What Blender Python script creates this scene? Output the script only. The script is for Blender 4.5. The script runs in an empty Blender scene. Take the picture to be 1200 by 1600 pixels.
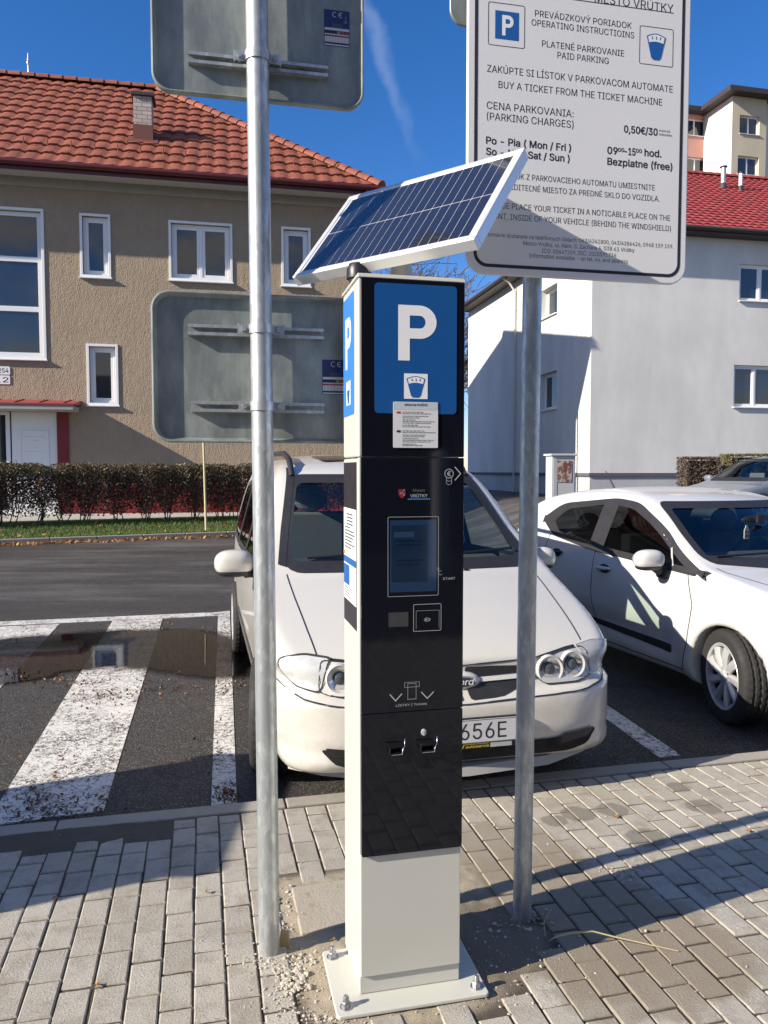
import bpy, bmesh, math, random
import numpy as np
from mathutils import Vector, Matrix
from mathutils.bvhtree import BVHTree
random.seed(7); RNG = np.random.default_rng(7)
R = math.radians
S = bpy.context.scene
COL = S.collection
# ------------------------------------------------------------------ camera
CAM_H = 1.55; FPX = 1200.0; PITCH = math.atan(65/1200.0)
cam = bpy.data.cameras.new('camera'); camo = bpy.data.objects.new('camera', cam); COL.objects.link(camo)
cam.sensor_fit = 'VERTICAL'; cam.sensor_height = 36.0; cam.lens = 27.0
cam.clip_start = 0.05; cam.clip_end = 2000
camo.location = (0, 0, CAM_H); camo.rotation_euler = (R(90) - PITCH, 0, 0)
S.camera = camo
# ------------------------------------------------------------------ light
SUN_EL = R(27); SUNV = Vector((-0.906*math.cos(SUN_EL), -0.423*math.cos(SUN_EL), math.sin(SUN_EL)))
w = bpy.data.worlds.new('World'); S.world = w; w.use_nodes = True
nt = w.node_tree; nt.nodes.clear()
sky = nt.nodes.new('ShaderNodeTexSky'); sky.sky_type = 'NISHITA'; sky.sun_disc = False
sky.sun_elevation = SUN_EL; sky.sun_rotation = math.atan2(-0.906, -0.423)
sky.air_density = 1.0; sky.dust_density = 0.1; sky.ozone_density = 3.5; sky.altitude = 400
tcw = nt.nodes.new('ShaderNodeTexCoord')
hsv = nt.nodes.new('ShaderNodeHueSaturation'); hsv.inputs['Saturation'].default_value = 1.28; hsv.inputs['Value'].default_value = 1.0
bg = nt.nodes.new('ShaderNodeBackground'); bg.inputs['Strength'].default_value = 0.092
wo = nt.nodes.new('ShaderNodeOutputWorld')
nt.links.new(sky.outputs[0], hsv.inputs['Color'])
tint = nt.nodes.new('ShaderNodeMix'); tint.data_type = 'RGBA'; tint.blend_type = 'MULTIPLY'; tint.inputs[0].default_value = 1; tint.inputs[7].default_value = (1.02, .92, 1.10, 1)
nt.links.new(hsv.outputs[0], tint.inputs[6])
SKYCOL = tint.outputs[2]
sl = bpy.data.lights.new('sun', 'SUN'); sl.energy = 5.0; sl.angle = R(0.5); sl.color = (1.0, 0.905, 0.765)
so = bpy.data.objects.new('sun', sl); COL.objects.link(so)
so.rotation_euler = (-SUNV).to_track_quat('-Z', 'Y').to_euler(); so.location = (-20, -10, 15)
S.view_settings.view_transform = 'Standard'; S.view_settings.look = 'None'
S.view_settings.exposure = 0.78; S.view_settings.gamma = 1.0

# ------------------------------------------------------------------ geometry of the view (used to measure positions off the photo)
_F = np.array([0, math.cos(PITCH), -math.sin(PITCH)]); _U = np.array([0, math.sin(PITCH), math.cos(PITCH)])
_O = np.array([0, 0, CAM_H])
def ray(px, py):
    return (_F*FPX + np.array([1., 0, 0])*(px-600) - _U*(py-800))/FPX
def gp(px, py, z=0.0):
    d = ray(px, py); return _O + d*((z-CAM_H)/d[2])
def atY(px, py, Y):
    d = ray(px, py); return _O + d*(Y/d[1])
def hit(px, py, p0, n):
    d = ray(px, py); return _O + d*(np.dot(np.asarray(p0)-_O, n)/np.dot(d, n))
# contrail: a thin streak of ice cloud across the sky dome
c1 = ray(585, 40); c2 = ray(640, 200); c1 /= np.linalg.norm(c1); c2 /= np.linalg.norm(c2)
cn = np.cross(c1, c2); cn /= np.linalg.norm(cn); ct = np.cross(cn, c1)
def wnode(t, **k):
    n = nt.nodes.new(t)
    for a, b in k.items(): setattr(n, a, b)
    return n
def wdot(v):
    n = wnode('ShaderNodeVectorMath', operation='DOT_PRODUCT'); nt.links.new(tcw.outputs['Generated'], n.inputs[0]); n.inputs[1].default_value = tuple(v); return n.outputs['Value']
nz = wnode('ShaderNodeTexNoise'); nz.inputs['Scale'].default_value = 22; nz.inputs['Detail'].default_value = 6
nt.links.new(tcw.outputs['Generated'], nz.inputs['Vector'])
dd = wdot(cn)
ofs = wnode('ShaderNodeMath', operation='MULTIPLY_ADD'); nt.links.new(nz.outputs['Fac'], ofs.inputs[0]); ofs.inputs[1].default_value = 0.035; ofs.inputs[2].default_value = -0.0175
ad = wnode('ShaderNodeMath', operation='ADD'); nt.links.new(dd, ad.inputs[0]); nt.links.new(ofs.outputs[0], ad.inputs[1])
ab = wnode('ShaderNodeMath', operation='ABSOLUTE'); nt.links.new(ad.outputs[0], ab.inputs[0])
mr = wnode('ShaderNodeMapRange'); mr.interpolation_type = 'SMOOTHSTEP'; nt.links.new(ab.outputs[0], mr.inputs[0])
mr.inputs[1].default_value = 0.0; mr.inputs[2].default_value = 0.012; mr.inputs[3].default_value = 1; mr.inputs[4].default_value = 0
al = wdot(ct)
mr2 = wnode('ShaderNodeMapRange'); mr2.interpolation_type = 'SMOOTHSTEP'; nt.links.new(al, mr2.inputs[0])
mr2.inputs[1].default_value = 0.17; mr2.inputs[2].default_value = 0.02; mr2.inputs[3].default_value = 0; mr2.inputs[4].default_value = 0.12
mu = wnode('ShaderNodeMath', operation='MULTIPLY'); nt.links.new(mr.outputs[0], mu.inputs[0]); nt.links.new(mr2.outputs[0], mu.inputs[1])
mxw = wnode('ShaderNodeMix', data_type='RGBA'); nt.links.new(mu.outputs[0], mxw.inputs[0]); nt.links.new(SKYCOL, mxw.inputs[6]); mxw.inputs[7].default_value = (6.5, 7.2, 8.4, 1)
# broken sunlit cloud in the half of the sky behind the viewer (the house windows mirror it)
cz_ = wdot((0.25, -0.92, 0.30)); cm = wnode('ShaderNodeMapping'); cm.inputs['Scale'].default_value = (1, 1, 2.2); nt.links.new(tcw.outputs['Generated'], cm.inputs['Vector'])
cn_ = wnode('ShaderNodeTexNoise'); cn_.inputs['Scale'].default_value = 3.2; cn_.inputs['Detail'].default_value = 9; cn_.inputs['Roughness'].default_value = .6; nt.links.new(cm.outputs[0], cn_.inputs['Vector'])
ca = wnode('ShaderNodeMapRange'); ca.interpolation_type = 'SMOOTHSTEP'; nt.links.new(cz_, ca.inputs[0]); ca.inputs[1].default_value = 0.0; ca.inputs[2].default_value = 0.45
cb = wnode('ShaderNodeMapRange'); cb.interpolation_type = 'SMOOTHSTEP'; nt.links.new(cn_.outputs['Fac'], cb.inputs[0]); cb.inputs[1].default_value = 0.47; cb.inputs[2].default_value = 0.63
cc = wnode('ShaderNodeMath', operation='MULTIPLY'); nt.links.new(ca.outputs[0], cc.inputs[0]); nt.links.new(cb.outputs[0], cc.inputs[1])
mxc = wnode('ShaderNodeMix', data_type='RGBA'); nt.links.new(cc.outputs[0], mxc.inputs[0]); nt.links.new(mxw.outputs[2], mxc.inputs[6]); mxc.inputs[7].default_value = (3.9, 3.75, 3.4, 1)
nt.links.new(mxc.outputs[2], bg.inputs['Color']); nt.links.new(bg.outputs[0], wo.inputs[0])

# ------------------------------------------------------------------ helpers
class MB:
    """collects polygons; build() links them as one mesh object"""
    def __init__(s): s.v = []; s.f = []; s.m = []; s.cols = None
    def add(s, vs, fs, m=0):
        o = len(s.v); s.v += [tuple(map(float, p)) for p in vs]
        s.f += [tuple(i+o for i in f) for f in fs]; s.m += [m]*len(fs); return s
    def box(s, lo, hi, m=0, M=None):
        x0, y0, z0 = lo; x1, y1, z1 = hi
        vs = [(x0,y0,z0),(x1,y0,z0),(x1,y1,z0),(x0,y1,z0),(x0,y0,z1),(x1,y0,z1),(x1,y1,z1),(x0,y1,z1)]
        if M is not None: vs = [M @ Vector(p) for p in vs]
        return s.add(vs, [(3,2,1,0),(4,5,6,7),(0,1,5,4),(1,2,6,5),(2,3,7,6),(3,0,4,7)], m)
    def prism(s, poly, fn, a, b, m=0):
        """poly 2D, fn(p,q,h)->3D, from h=a to h=b"""
        n = len(poly)
        vs = [fn(p, q, a) for p, q in poly] + [fn(p, q, b) for p, q in poly]
        fs = [tuple(range(n))[::-1], tuple(range(n, 2*n))] + [(i, (i+1) % n, n+(i+1) % n, n+i) for i in range(n)]
        return s.add(vs, fs, m)
    def tube(s, pts, r, n=12, m=0, cap=True):
        pts = [Vector(p) for p in pts]; rs = r if isinstance(r, (list, tuple)) else [r]*len(pts)
        vs = []; prev = None
        for i, p in enumerate(pts):
            t = (pts[min(i+1, len(pts)-1)] - pts[max(i-1, 0)]).normalized()
            if prev is None:
                a = t.orthogonal().normalized()
            else:
                a = (prev - t*prev.dot(t)).normalized()
            prev = a; b = t.cross(a)
            for k in range(n):
                q = 2*math.pi*k/n; vs.append(p + (a*math.cos(q) + b*math.sin(q))*rs[i])
        fs = []
        for i in range(len(pts)-1):
            for k in range(n):
                fs.append((i*n+k, i*n+(k+1) % n, (i+1)*n+(k+1) % n, (i+1)*n+k))
        if cap: fs += [tuple(range(n))[::-1], tuple(range((len(pts)-1)*n, len(pts)*n))]
        return s.add(vs, fs, m)
    def lathe(s, prof, fn, n=32, m=0, closed=False):
        """prof list of (r,h); fn(x,y,h)"""
        vs = []
        for k in range(n):
            a = 2*math.pi*k/n
            for r, h in prof: vs.append(fn(r*math.cos(a), r*math.sin(a), h))
        L = len(prof); fs = []
        for k in range(n):
            for i in range(L-1 if not closed else L):
                j = (i+1) % L
                fs.append((k*L+i, ((k+1) % n)*L+i, ((k+1) % n)*L+j, k*L+j))
        return s.add(vs, fs, m)
    def ell(s, c, rx, ry, rz, m=0, nu=20, nv=12, M=None, pw=1.0):
        vs = []; fs = []
        def sp(x): return math.copysign(abs(x)**pw, x)
        for j in range(nv+1):
            t = math.pi*j/nv - math.pi/2
            for i in range(nu):
                a = 2*math.pi*i/nu
                p = Vector((rx*sp(math.cos(t))*sp(math.cos(a)), ry*sp(math.cos(t))*sp(math.sin(a)), rz*sp(math.sin(t))))
                if M is not None: p = M @ p
                vs.append(p + Vector(c))
        for j in range(nv):
            for i in range(nu): fs.append((j*nu+i, j*nu+(i+1) % nu, (j+1)*nu+(i+1) % nu, (j+1)*nu+i))
        return s.add(vs, fs, m)
    def build(s, name, mats, parent=None, smooth=None, bevel=0, label=None, fix=True, seg=2):
        me = bpy.data.meshes.new(name); me.from_pydata(s.v, [], s.f)
        mats = mats if isinstance(mats, (list, tuple)) else [mats]
        for mm in mats: me.materials.append(mm)
        if len(mats) > 1: me.polygons.foreach_set('material_index', s.m)
        if fix:
            bm = bmesh.new(); bm.from_mesh(me); bmesh.ops.recalc_face_normals(bm, faces=bm.faces); bm.to_mesh(me); bm.free()
        if smooth is not None:
            me.polygons.foreach_set('use_smooth', [True]*len(me.polygons))
            if smooth < 179: me.set_sharp_from_angle(angle=R(smooth))
        o = bpy.data.objects.new(name, me); COL.objects.link(o)
        if parent is not None: o.parent = parent
        if bevel:
            b = o.modifiers.new('bevel', 'BEVEL'); b.width = bevel; b.segments = seg; b.limit_method = 'ANGLE'; b.angle_limit = R(40); b.harden_normals = False
        if label: o['label'] = label
        return o
def thing(name, label, cat, loc=(0, 0, 0), rz=0.0, group=None):
    o = bpy.data.objects.new(name, None); COL.objects.link(o); o.location = loc; o.rotation_euler = (0, 0, rz); o.empty_display_size = .2
    o['label'] = label; o['category'] = cat
    if group: o['group'] = group
    return o
def tag(o, label, cat, group=None, kind=None):
    o['label'] = label; o['category'] = cat
    if group: o['group'] = group
    if kind: o['kind'] = kind
    return o
def struct(o, label, cat, kind='structure'):
    o['label'] = label; o['category'] = cat; o['kind'] = kind; return o
def rrect(x0, z0, x1, z1, r, n=6):
    out = []
    for cx, cz, a0 in ((x1-r, z1-r, 0), (x0+r, z1-r, 90), (x0+r, z0+r, 180), (x1-r, z0+r, 270)):
        for k in range(n+1):
            a = R(a0 + 90*k/n); out.append((cx + r*math.cos(a), cz + r*math.sin(a)))
    return out
def rpoly(pts, r, n=5):
    """round the corners of a polygon"""
    out = []; N = len(pts)
    for i in range(N):
        p0 = Vector(pts[i-1]); p = Vector(pts[i]); p1 = Vector(pts[(i+1) % N])
        rr = r[i] if isinstance(r, (list, tuple)) else r
        a = (p0-p); b = (p1-p); ta = min(rr, a.length*.45); tb = min(rr, b.length*.45)
        A = p + a.normalized()*ta; B = p + b.normalized()*tb
        for k in range(n+1):
            t = k/n; out.append(tuple((1-t)**2*A + 2*t*(1-t)*p + t*t*B))
    return out
def circ(cx, cz, r, n=28, rz=None):
    rz = rz or r
    return [(cx + r*math.cos(2*math.pi*k/n), cz + rz*math.sin(2*math.pi*k/n)) for k in range(n)]
def stroke(pts, w, closed=False):
    """list of quads (2D) along a polyline"""
    out = []; n = len(pts)
    L = []; 
    for i in range(n):
        p = Vector(pts[i])
        a = Vector(pts[i-1]) if (closed or i > 0) else None
        b = Vector(pts[(i+1) % n]) if (closed or i < n-1) else None
        d1 = (p-a).normalized() if a is not None and (p-a).length > 1e-9 else None; d2 = (b-p).normalized() if b is not None and (b-p).length > 1e-9 else None
        d1 = d1 if d1 is not None else d2; d2 = d2 if d2 is not None else d1
        nn = Vector((-(d1.y+d2.y), d1.x+d2.x)); nn = nn.normalized() if nn.length > 1e-6 else Vector((-d1.y, d1.x))
        k = max(.4, nn.dot(Vector((-d1.y, d1.x)))); nn = nn*(w/2/k); L.append((tuple(p+nn), tuple(p-nn)))
    for i in range(n if closed else n-1):
        j = (i+1) % n; out.append([L[i][0], L[i][1], L[j][1], L[j][0]])
    return out
def flat(name, polys, fn, mat, parent=None, h=0.0):
    """flat decal made of 2D polygons, fn(p,q,h)->3D"""
    m = MB()
    for P in polys: m.add([fn(p, q, h) for p, q in P], [tuple(range(len(P)))])
    return m.build(name, mat, parent, fix=False)
FONT = None
try:
    import os
    FONT = bpy.data.fonts.load(os.path.join(bpy.utils.system_resource("DATAFILES"), "fonts", "Inter.woff2"))   # the sans face that ships inside Blender
except Exception:
    FONT = None
_tc = {}
def text_geo(s):
    """flat glyph faces; overlapping contours are merged by winding number"""
    if s in _tc: return _tc[s]
    from mathutils.geometry import delaunay_2d_cdt
    c = bpy.data.curves.new('lettering', 'FONT'); c.body = s; c.size = 1; c.resolution_u = 2; c.fill_mode = 'NONE'
    if FONT: c.font = FONT
    o = bpy.data.objects.new('lettering', c); COL.objects.link(o)
    dg = bpy.context.evaluated_depsgraph_get(); me = bpy.data.meshes.new_from_object(o.evaluated_get(dg))
    vs = [Vector(v.co[:2]) for v in me.vertices]; es = [tuple(e.vertices) for e in me.edges]
    bpy.data.objects.remove(o); bpy.data.curves.remove(c); bpy.data.meshes.remove(me)
    if not vs: _tc[s] = (np.zeros((0, 2)), []); return _tc[s]
    nxt = {}; 
    for a, b in es: nxt.setdefault(a, []).append(b); nxt.setdefault(b, []).append(a)
    seen = set(); loops = []
    for a in range(len(vs)):
        if a in seen: continue
        L = [a]; seen.add(a); first = min(nxt[a], key=lambda q: (q != a+1, q)) if a in nxt else None
        while first is not None and first not in seen:
            L.append(first); seen.add(first); k = [q for q in nxt[first] if q not in seen]; first = k[0] if k else None
        loops.append(L)
    ed = [(L[i], L[(i+1) % len(L)]) for L in loops for i in range(len(L)) if len(L) > 2]
    V, E_, F_, *_ = delaunay_2d_cdt(vs, ed, [], 0, 1e-5)
    pts = np.array([v[:] for v in V]); tri = [f for f in F_]; cen = np.array([pts[list(f)].mean(0) for f in tri]); wn = np.zeros(len(tri))
    for a, b in ed:
        p, q = vs[a], vs[b]; cr = (q[0]-p[0])*(cen[:, 1]-p[1])-(cen[:, 0]-p[0])*(q[1]-p[1])
        wn += np.where((p[1] <= cen[:, 1]) & (q[1] > cen[:, 1]) & (cr > 0), 1, 0) - np.where((p[1] > cen[:, 1]) & (q[1] <= cen[:, 1]) & (cr < 0), 1, 0)
    fs = [tuple(f) for f, k in zip(tri, wn) if k != 0]
    _tc[s] = (pts, fs); return _tc[s]
CAPH = None
def add_text(m, s, x0, x1, z, cap, fn, h, bold=0.0, mi=0, fit=None):
    """lettering from x0 to x1 with its baseline at z and capitals cap high (fit=(z0,z1): squeeze into that height)"""
    global CAPH
    if CAPH is None:
        hv, _ = text_geo('H'); CAPH = hv[:, 1].max() - hv[:, 1].min()
    vs, fs = text_geo(s)
    if len(vs) == 0: return
    lo = vs.min(0); hi = vs.max(0)
    X = x0 + (vs[:, 0]-lo[0])/(hi[0]-lo[0])*(x1-x0)
    if fit: Z = fit[0] + (vs[:, 1]-lo[1])/(hi[1]-lo[1])*(fit[1]-fit[0])
    else: Z = z + vs[:, 1]/CAPH*cap
    d = bold*(cap if not fit else (fit[1]-fit[0])*.9)
    for k, (ox, oz) in enumerate(((0, 0),) if bold <= 0 else ((-d, -d), (d, -d), (d, d), (-d, d), (0, 0))):
        m.add([fn(a+ox, b+oz, h+.00005*k) for a, b in zip(X, Z)], fs, mi)
def add_P(m, x0, x1, z0, z1, fn, h, mi=0):
    w_, H_ = x1-x0, z1-z0; sw = .30*w_; t = .185*H_; R_ = .30*H_; cx = x0+.56*w_; cz = z1-R_; rx = x1-cx; rxi = rx-.29*w_
    for a, b, c, d in ((x0, z0, x0+sw, z1), (x0+sw, z1-t, cx, z1), (x0+sw, cz-R_, cx, cz-R_+t)): m.add([fn(a, b, h), fn(c, b, h), fn(c, d, h), fn(a, d, h)], [(0, 1, 2, 3)], mi)
    n = 20; V = []
    for k in range(n+1):
        q = math.pi*(k/n-.5); V += [fn(cx+rx*math.cos(q), cz+R_*math.sin(q), h), fn(cx+rxi*math.cos(q), cz+(R_-t)*math.sin(q), h)]
    m.add(V, [(2*k, 2*k+2, 2*k+3, 2*k+1) for k in range(n)], mi)

# ------------------------------------------------------------------ materials
class NT:
    def __init__(s, name):
        s.mat = bpy.data.materials.new(name); s.mat.use_nodes = True; s.t = s.mat.node_tree; s.t.nodes.clear()
        s.out = s.t.nodes.new('ShaderNodeOutputMaterial'); s.tc = s.t.nodes.new('ShaderNodeTexCoord')
    def n(s, typ, ins=None, **k):
        nd = s.t.nodes.new(typ)
        for a, b in k.items(): setattr(nd, a, b)
        for a, b in (ins or {}).items():
            if isinstance(b, bpy.types.NodeSocket): s.t.links.new(b, nd.inputs[a])
            else: nd.inputs[a].default_value = b
        return nd
    def noise(s, scale, detail=4, rough=.55, vec=None, dist=0):
        return s.n('ShaderNodeTexNoise', {'Vector': vec or s.tc.outputs['Object'], 'Scale': scale, 'Detail': detail, 'Roughness': rough, 'Distortion': dist}).outputs['Fac']
    def ramp(s, f, a, b, lo=0.0, hi=1.0):
        return s.n('ShaderNodeMapRange', {0: f, 1: a, 2: b, 3: lo, 4: hi}, interpolation_type='SMOOTHSTEP').outputs[0]
    def mix(s, f, a, b):
        c = lambda q: (*q, 1) if isinstance(q, tuple) and len(q) == 3 else q
        return s.n('ShaderNodeMix', {0: f, 6: c(a), 7: c(b)}, data_type='RGBA').outputs[2]
    def mul(s, a, b): return s.n('ShaderNodeMath', {0: a, 1: b}, operation='MULTIPLY').outputs[0]
    def add(s, a, b): return s.n('ShaderNodeMath', {0: a, 1: b}, operation='ADD').outputs[0]
    def mapping(s, scale=(1, 1, 1), rot=(0, 0, 0), loc=(0, 0, 0)):
        return s.n('ShaderNodeMapping', {'Vector': s.tc.outputs['Object'], 'Scale': scale, 'Rotation': rot, 'Location': loc}).outputs[0]
    def bump(s, f, strength=.3, dist=.01, prev=None):
        d = {'Height': f, 'Strength': strength, 'Distance': dist}
        if prev is not None: d['Normal'] = prev
        return s.n('ShaderNodeBump', d).outputs[0]
    def bsdf(s, col, rough=.6, metal=0.0, nrm=None, **k):
        d = {'Base Color': (*col, 1) if isinstance(col, tuple) and len(col) == 3 else col, 'Roughness': rough, 'Metallic': metal}
        if nrm is not None: d['Normal'] = nrm
        d.update({a.replace('_', ' '): b for a, b in k.items()})
        return s.n('ShaderNodeBsdfPrincipled', d).outputs[0]
    def done(s, sh):
        s.t.links.new(sh, s.out.inputs[0]); return s.mat
def pbr(name, col, rough=.6, metal=0.0, var=.12, scale=6, bump=0.0, bscale=60, bdist=.004, **k):
    t = NT(name); f = t.noise(scale, 5)
    c = t.mix(f, tuple(x*(1-var) for x in col), tuple(min(1, x*(1+var)) for x in col))
    nr = t.bump(t.noise(bscale, 5), bump, bdist) if bump else None
    r = t.ramp(t.noise(scale*2.3, 4), .2, .8, rough*.85, min(1, rough*1.15))
    return t.done(t.bsdf(c, r, metal, nr, **k))
M = {}
M['black'] = pbr('black_plastic', (.012, .012, .014), .45)
M['rubber'] = pbr('rubber', (.022, .021, .021), .8, bump=.2, bscale=80)
M['blacktrim'] = pbr('black_trim', (.02, .02, .023), .55)
M['ink'] = pbr('printed_ink', (.02, .02, .028), .6)
M['white'] = pbr('white_vinyl', (.80, .80, .80), .45, var=.03)
M['greyprint'] = pbr('grey_print', (.42, .43, .44), .5)
M['midprint'] = pbr('dim_grey_print', (.12, .125, .13), .5)
M['blue'] = pbr('sign_blue', (.012, .105, .36), .38, var=.05)
M['bluedark'] = pbr('dark_blue_print', (.008, .02, .12), .4, var=.05)
M['red'] = pbr('red_print', (.5, .03, .04), .5)
M['yellow'] = pbr('yellow_print', (.7, .55, .04), .5)
M['orange'] = pbr('orange_print', (.7, .2, .03), .5)
M['chrome'] = pbr('chrome', (.75, .75, .76), .15, 1.0, var=.03)
M['steel'] = pbr('steel_bolt', (.42, .43, .45), .4, .9, bump=.2)
M['alu'] = pbr('aluminium_frame', (.78, .78, .77), .38, .55, var=.05, scale=12)
M['pvc'] = pbr('white_pvc', (.80, .81, .82), .35, var=.03)
def _galv():
    t = NT('galvanised_steel')
    v = t.n('ShaderNodeTexVoronoi', {'Vector': t.mapping((1, 1, .35)), 'Scale': 90.0}).outputs['Color']
    sep = t.n('ShaderNodeSeparateColor', {0: v}).outputs[0]
    f2 = t.noise(9, 6, .65, t.mapping((2.2, 2.2, .7)))
    f3 = t.noise(40, 5, .7, t.mapping((1, 1, .12)))
    c = t.mix(sep, (.40, .43, .44), (.58, .61, .62)); c = t.mix(t.ramp(f2, .42, .62), c, (.36, .385, .40)); c = t.mix(t.ramp(f3, .63, .78, 0, .7), c, (.70, .71, .70))
    return t.done(t.bsdf(c, t.ramp(f2, .3, .7, .34, .52), .62, t.bump(t.add(f3, t.mul(sep, .2)), .10, .002)))
M['galv'] = _galv()
def _signback():
    t = NT('sign_back_metal')
    f = t.noise(7, 8, .7, t.mapping((1.4, 1.4, .55))); g = t.noise(60, 4, .6, t.mapping((1, 1, .2)))
    c = t.mix(t.ramp(f, .35, .7), (.19, .215, .21), (.33, .36, .345)); c = t.mix(t.ramp(g, .62, .75, 0, .5), c, (.34, .36, .35))
    return t.done(t.bsdf(c, t.ramp(f, .3, .7, .38, .55), .35, t.bump(f, .08, .004)))
M['signback'] = _signback()
def _cream():
    t = NT('cream_powder_coat')
    f = t.noise(3.5, 6, .6); s_ = t.noise(14, 6, .7, t.mapping((1, 1, .3)))
    c = t.mix(f, (.50, .495, .44), (.55, .545, .49)); c = t.mix(t.ramp(s_, .62, .74, 0, .25), c, (.50, .48, .42))
    return t.done(t.bsdf(c, .42, 0, t.bump(t.noise(700, 2), .04, .001), Coat_Weight=.15, Coat_Roughness=.2))
M['cream'] = _cream()
def _glossblack():
    t = NT('black_glass_panel'); f = t.noise(6, 6, .6)
    return t.done(t.bsdf((.006, .007, .012), t.ramp(f, .3, .75, .03, .075), 0, t.bump(t.noise(3, 2), .02, .004), IOR=1.37))
M['glossblack'] = _glossblack()
def _glossblue():
    t = NT('blue_backprinted_panel'); return t.done(t.bsdf((.012, .085, .27), .16, 0, None, IOR=1.45))
M['glossblue'] = _glossblue()
def _screen():
    t = NT('screen_glass'); f = t.noise(3, 2, .5)
    return t.done(t.bsdf((.012, .03, .07), .06, 0, None, Emission_Color=(.05, .16, .42, 1), Emission_Strength=.02))
M['screen'] = _screen()
def paint(name, col, rough=.28, dirt=.25):
    t = NT(name)
    f = t.noise(2.5, 6, .6); d = t.noise(5, 8, .7)
    sp = t.noise(90, 4, .6)
    geo = t.n('ShaderNodeNewGeometry')
    z = t.n('ShaderNodeSeparateXYZ', {0: t.tc.outputs['Object']}).outputs[2]
    low = t.ramp(z, .75, .2, 0, 1)                       # road dirt collects on the lower body
    c = t.mix(f, tuple(x*.96 for x in col), col)
    fac = t.add(t.mul(t.mul(low, t.ramp(d, .35, .7)), dirt*1.3), t.mul(t.ramp(sp, .66, .78), dirt*.35))
    c = t.mix(fac, c, (.30, .26, .21))
    body = t.bsdf(c, t.add(t.mul(d, .12), rough-.05), 0, t.bump(t.noise(900, 2), .015, .001), Coat_Weight=.8, Coat_Roughness=.04)
    ins = t.bsdf((.035, .035, .038), .85)
    mx = t.n('ShaderNodeMixShader', {0: geo.outputs['Backfacing'], 1: body, 2: ins}).outputs[0]
    return t.done(mx)
def glassmat(name, tint=(.45, .52, .50), refl=1.0, ior=1.5):
    t = NT(name)
    tr = t.n('ShaderNodeBsdfTransparent', {0: (*tint, 1)}).outputs[0]
    gl = t.n('ShaderNodeBsdfGlossy', {'Color': (refl, refl, refl, 1), 'Roughness': .015}).outputs[0]
    bk = t.n('ShaderNodeNewGeometry').outputs['Backfacing']          # a thin sheet reflects alike from both sides
    fr = t.n('ShaderNodeFresnel', {'IOR': t.n('ShaderNodeMapRange', {0: bk, 1: 0.0, 2: 1.0, 3: ior, 4: 1/ior}).outputs[0]}).outputs[0]
    return t.done(t.n('ShaderNodeMixShader', {0: fr, 1: tr, 2: gl}).outputs[0])
M['carglass'] = glassmat('car_glass', (.78, .86, .82), 1, 1.62)
M['darkglass'] = glassmat('dark_car_glass', (.17, .20, .195), 1, 1.45)
M['lens'] = glassmat('lamp_lens', (.92, .93, .93), 1, 1.45)
def _pane():
    t = NT('window_pane'); f = t.noise(.9, 3, .5)
    return t.done(t.bsdf(t.mix(f, (.010, .013, .020), (.03, .035, .045)), .03, 0, t.bump(t.noise(1.3, 2), .02, .01), IOR=1.9))
M['pane'] = _pane()
def _stucco():
    t = NT('brown_stucco')
    a = t.noise(9, 6, .65, t.mapping((1, 1, .5))); b = t.noise(1.1, 5, .6); d = t.noise(34, 3, .6, t.mapping((1, 1, .55)))
    c = t.mix(a, (.29, .225, .16), (.43, .34, .245)); c = t.mix(t.ramp(b, .4, .7, 0, .45), c, (.30, .235, .17))
    c = t.mix(t.ramp(d, .58, .75, 0, .3), c, (.19, .145, .11))
    return t.done(t.bsdf(c, .95, 0, t.bump(t.add(d, a), .8, .04)))
M['stucco'] = _stucco()
M['cornice'] = pbr('cornice_render', (.34, .33, .30), .9, var=.15, scale=2, bump=.3, bscale=20)
M['soffit'] = pbr('painted_soffit', (.50, .50, .48), .8, var=.12, scale=1.5)
def _wwall(name, c0, c1, st):
    t = NT(name); a = t.noise(.8, 6, .62, t.mapping((1, 1, .45))); b = t.noise(55, 3, .6)
    c = t.mix(t.ramp(a, .35, .7), c0, c1); s_ = t.noise(2.4, 5, .6, t.mapping((1.6, 1.6, .14)))
    c = t.mix(t.ramp(s_, .58, .75, 0, .22), c, st)
    return t.done(t.bsdf(c, .92, 0, t.bump(b, .22, .008)))
M['whitewall'] = _wwall('white_render', (.62, .61, .585), (.72, .71, .685), (.46, .45, .42))
M['greywall'] = M['whitewall']
M['plinth'] = _wwall('grey_plinth', (.40, .41, .42), (.48, .49, .50), (.3, .3, .3))
M['plinthline'] = pbr('plinth_band', (.10, .095, .12), .8)
M['pink'] = _wwall('pink_render', (.52, .27, .22), (.58, .31, .26), (.42, .24, .2))
M['beige'] = _wwall('beige_render', (.52, .46, .34), (.58, .52, .40), (.45, .40, .32))
M['palewall'] = _wwall('pale_render', (.60, .59, .56), (.67, .66, .63), (.5, .5, .5))
M['redpaint'] = pbr('dark_red_paint', (.20, .018, .022), .5, var=.15, scale=3)
M['redmetal'] = pbr('red_sheet_metal', (.30, .045, .045), .45, var=.18, scale=2)
M['gutter'] = pbr('dark_red_gutter', (.085, .014, .015), .4, var=.2, scale=2)
M['darkroof'] = pbr('dark_roof_sheet', (.045, .035, .035), .6)
def tilemat(name, a, b, c):
    t = NT(name); v = t.n('ShaderNodeTexVoronoi', {'Vector': t.tc.outputs['Object'], 'Scale': 3.1}).outputs['Color']
    s_ = t.n('ShaderNodeSeparateColor', {0: v}).outputs[0]; n1 = t.noise(1.0, 6, .65); n2 = t.noise(30, 4, .6)
    k = t.mix(s_, a, b); k = t.mix(t.ramp(n1, .5, .72, 0, .5), k, c); k = t.mix(t.ramp(n2, .6, .8, 0, .35), k, c)
    return t.done(t.bsdf(k, .75, 0, t.bump(n2, .15, .006)))
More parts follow.
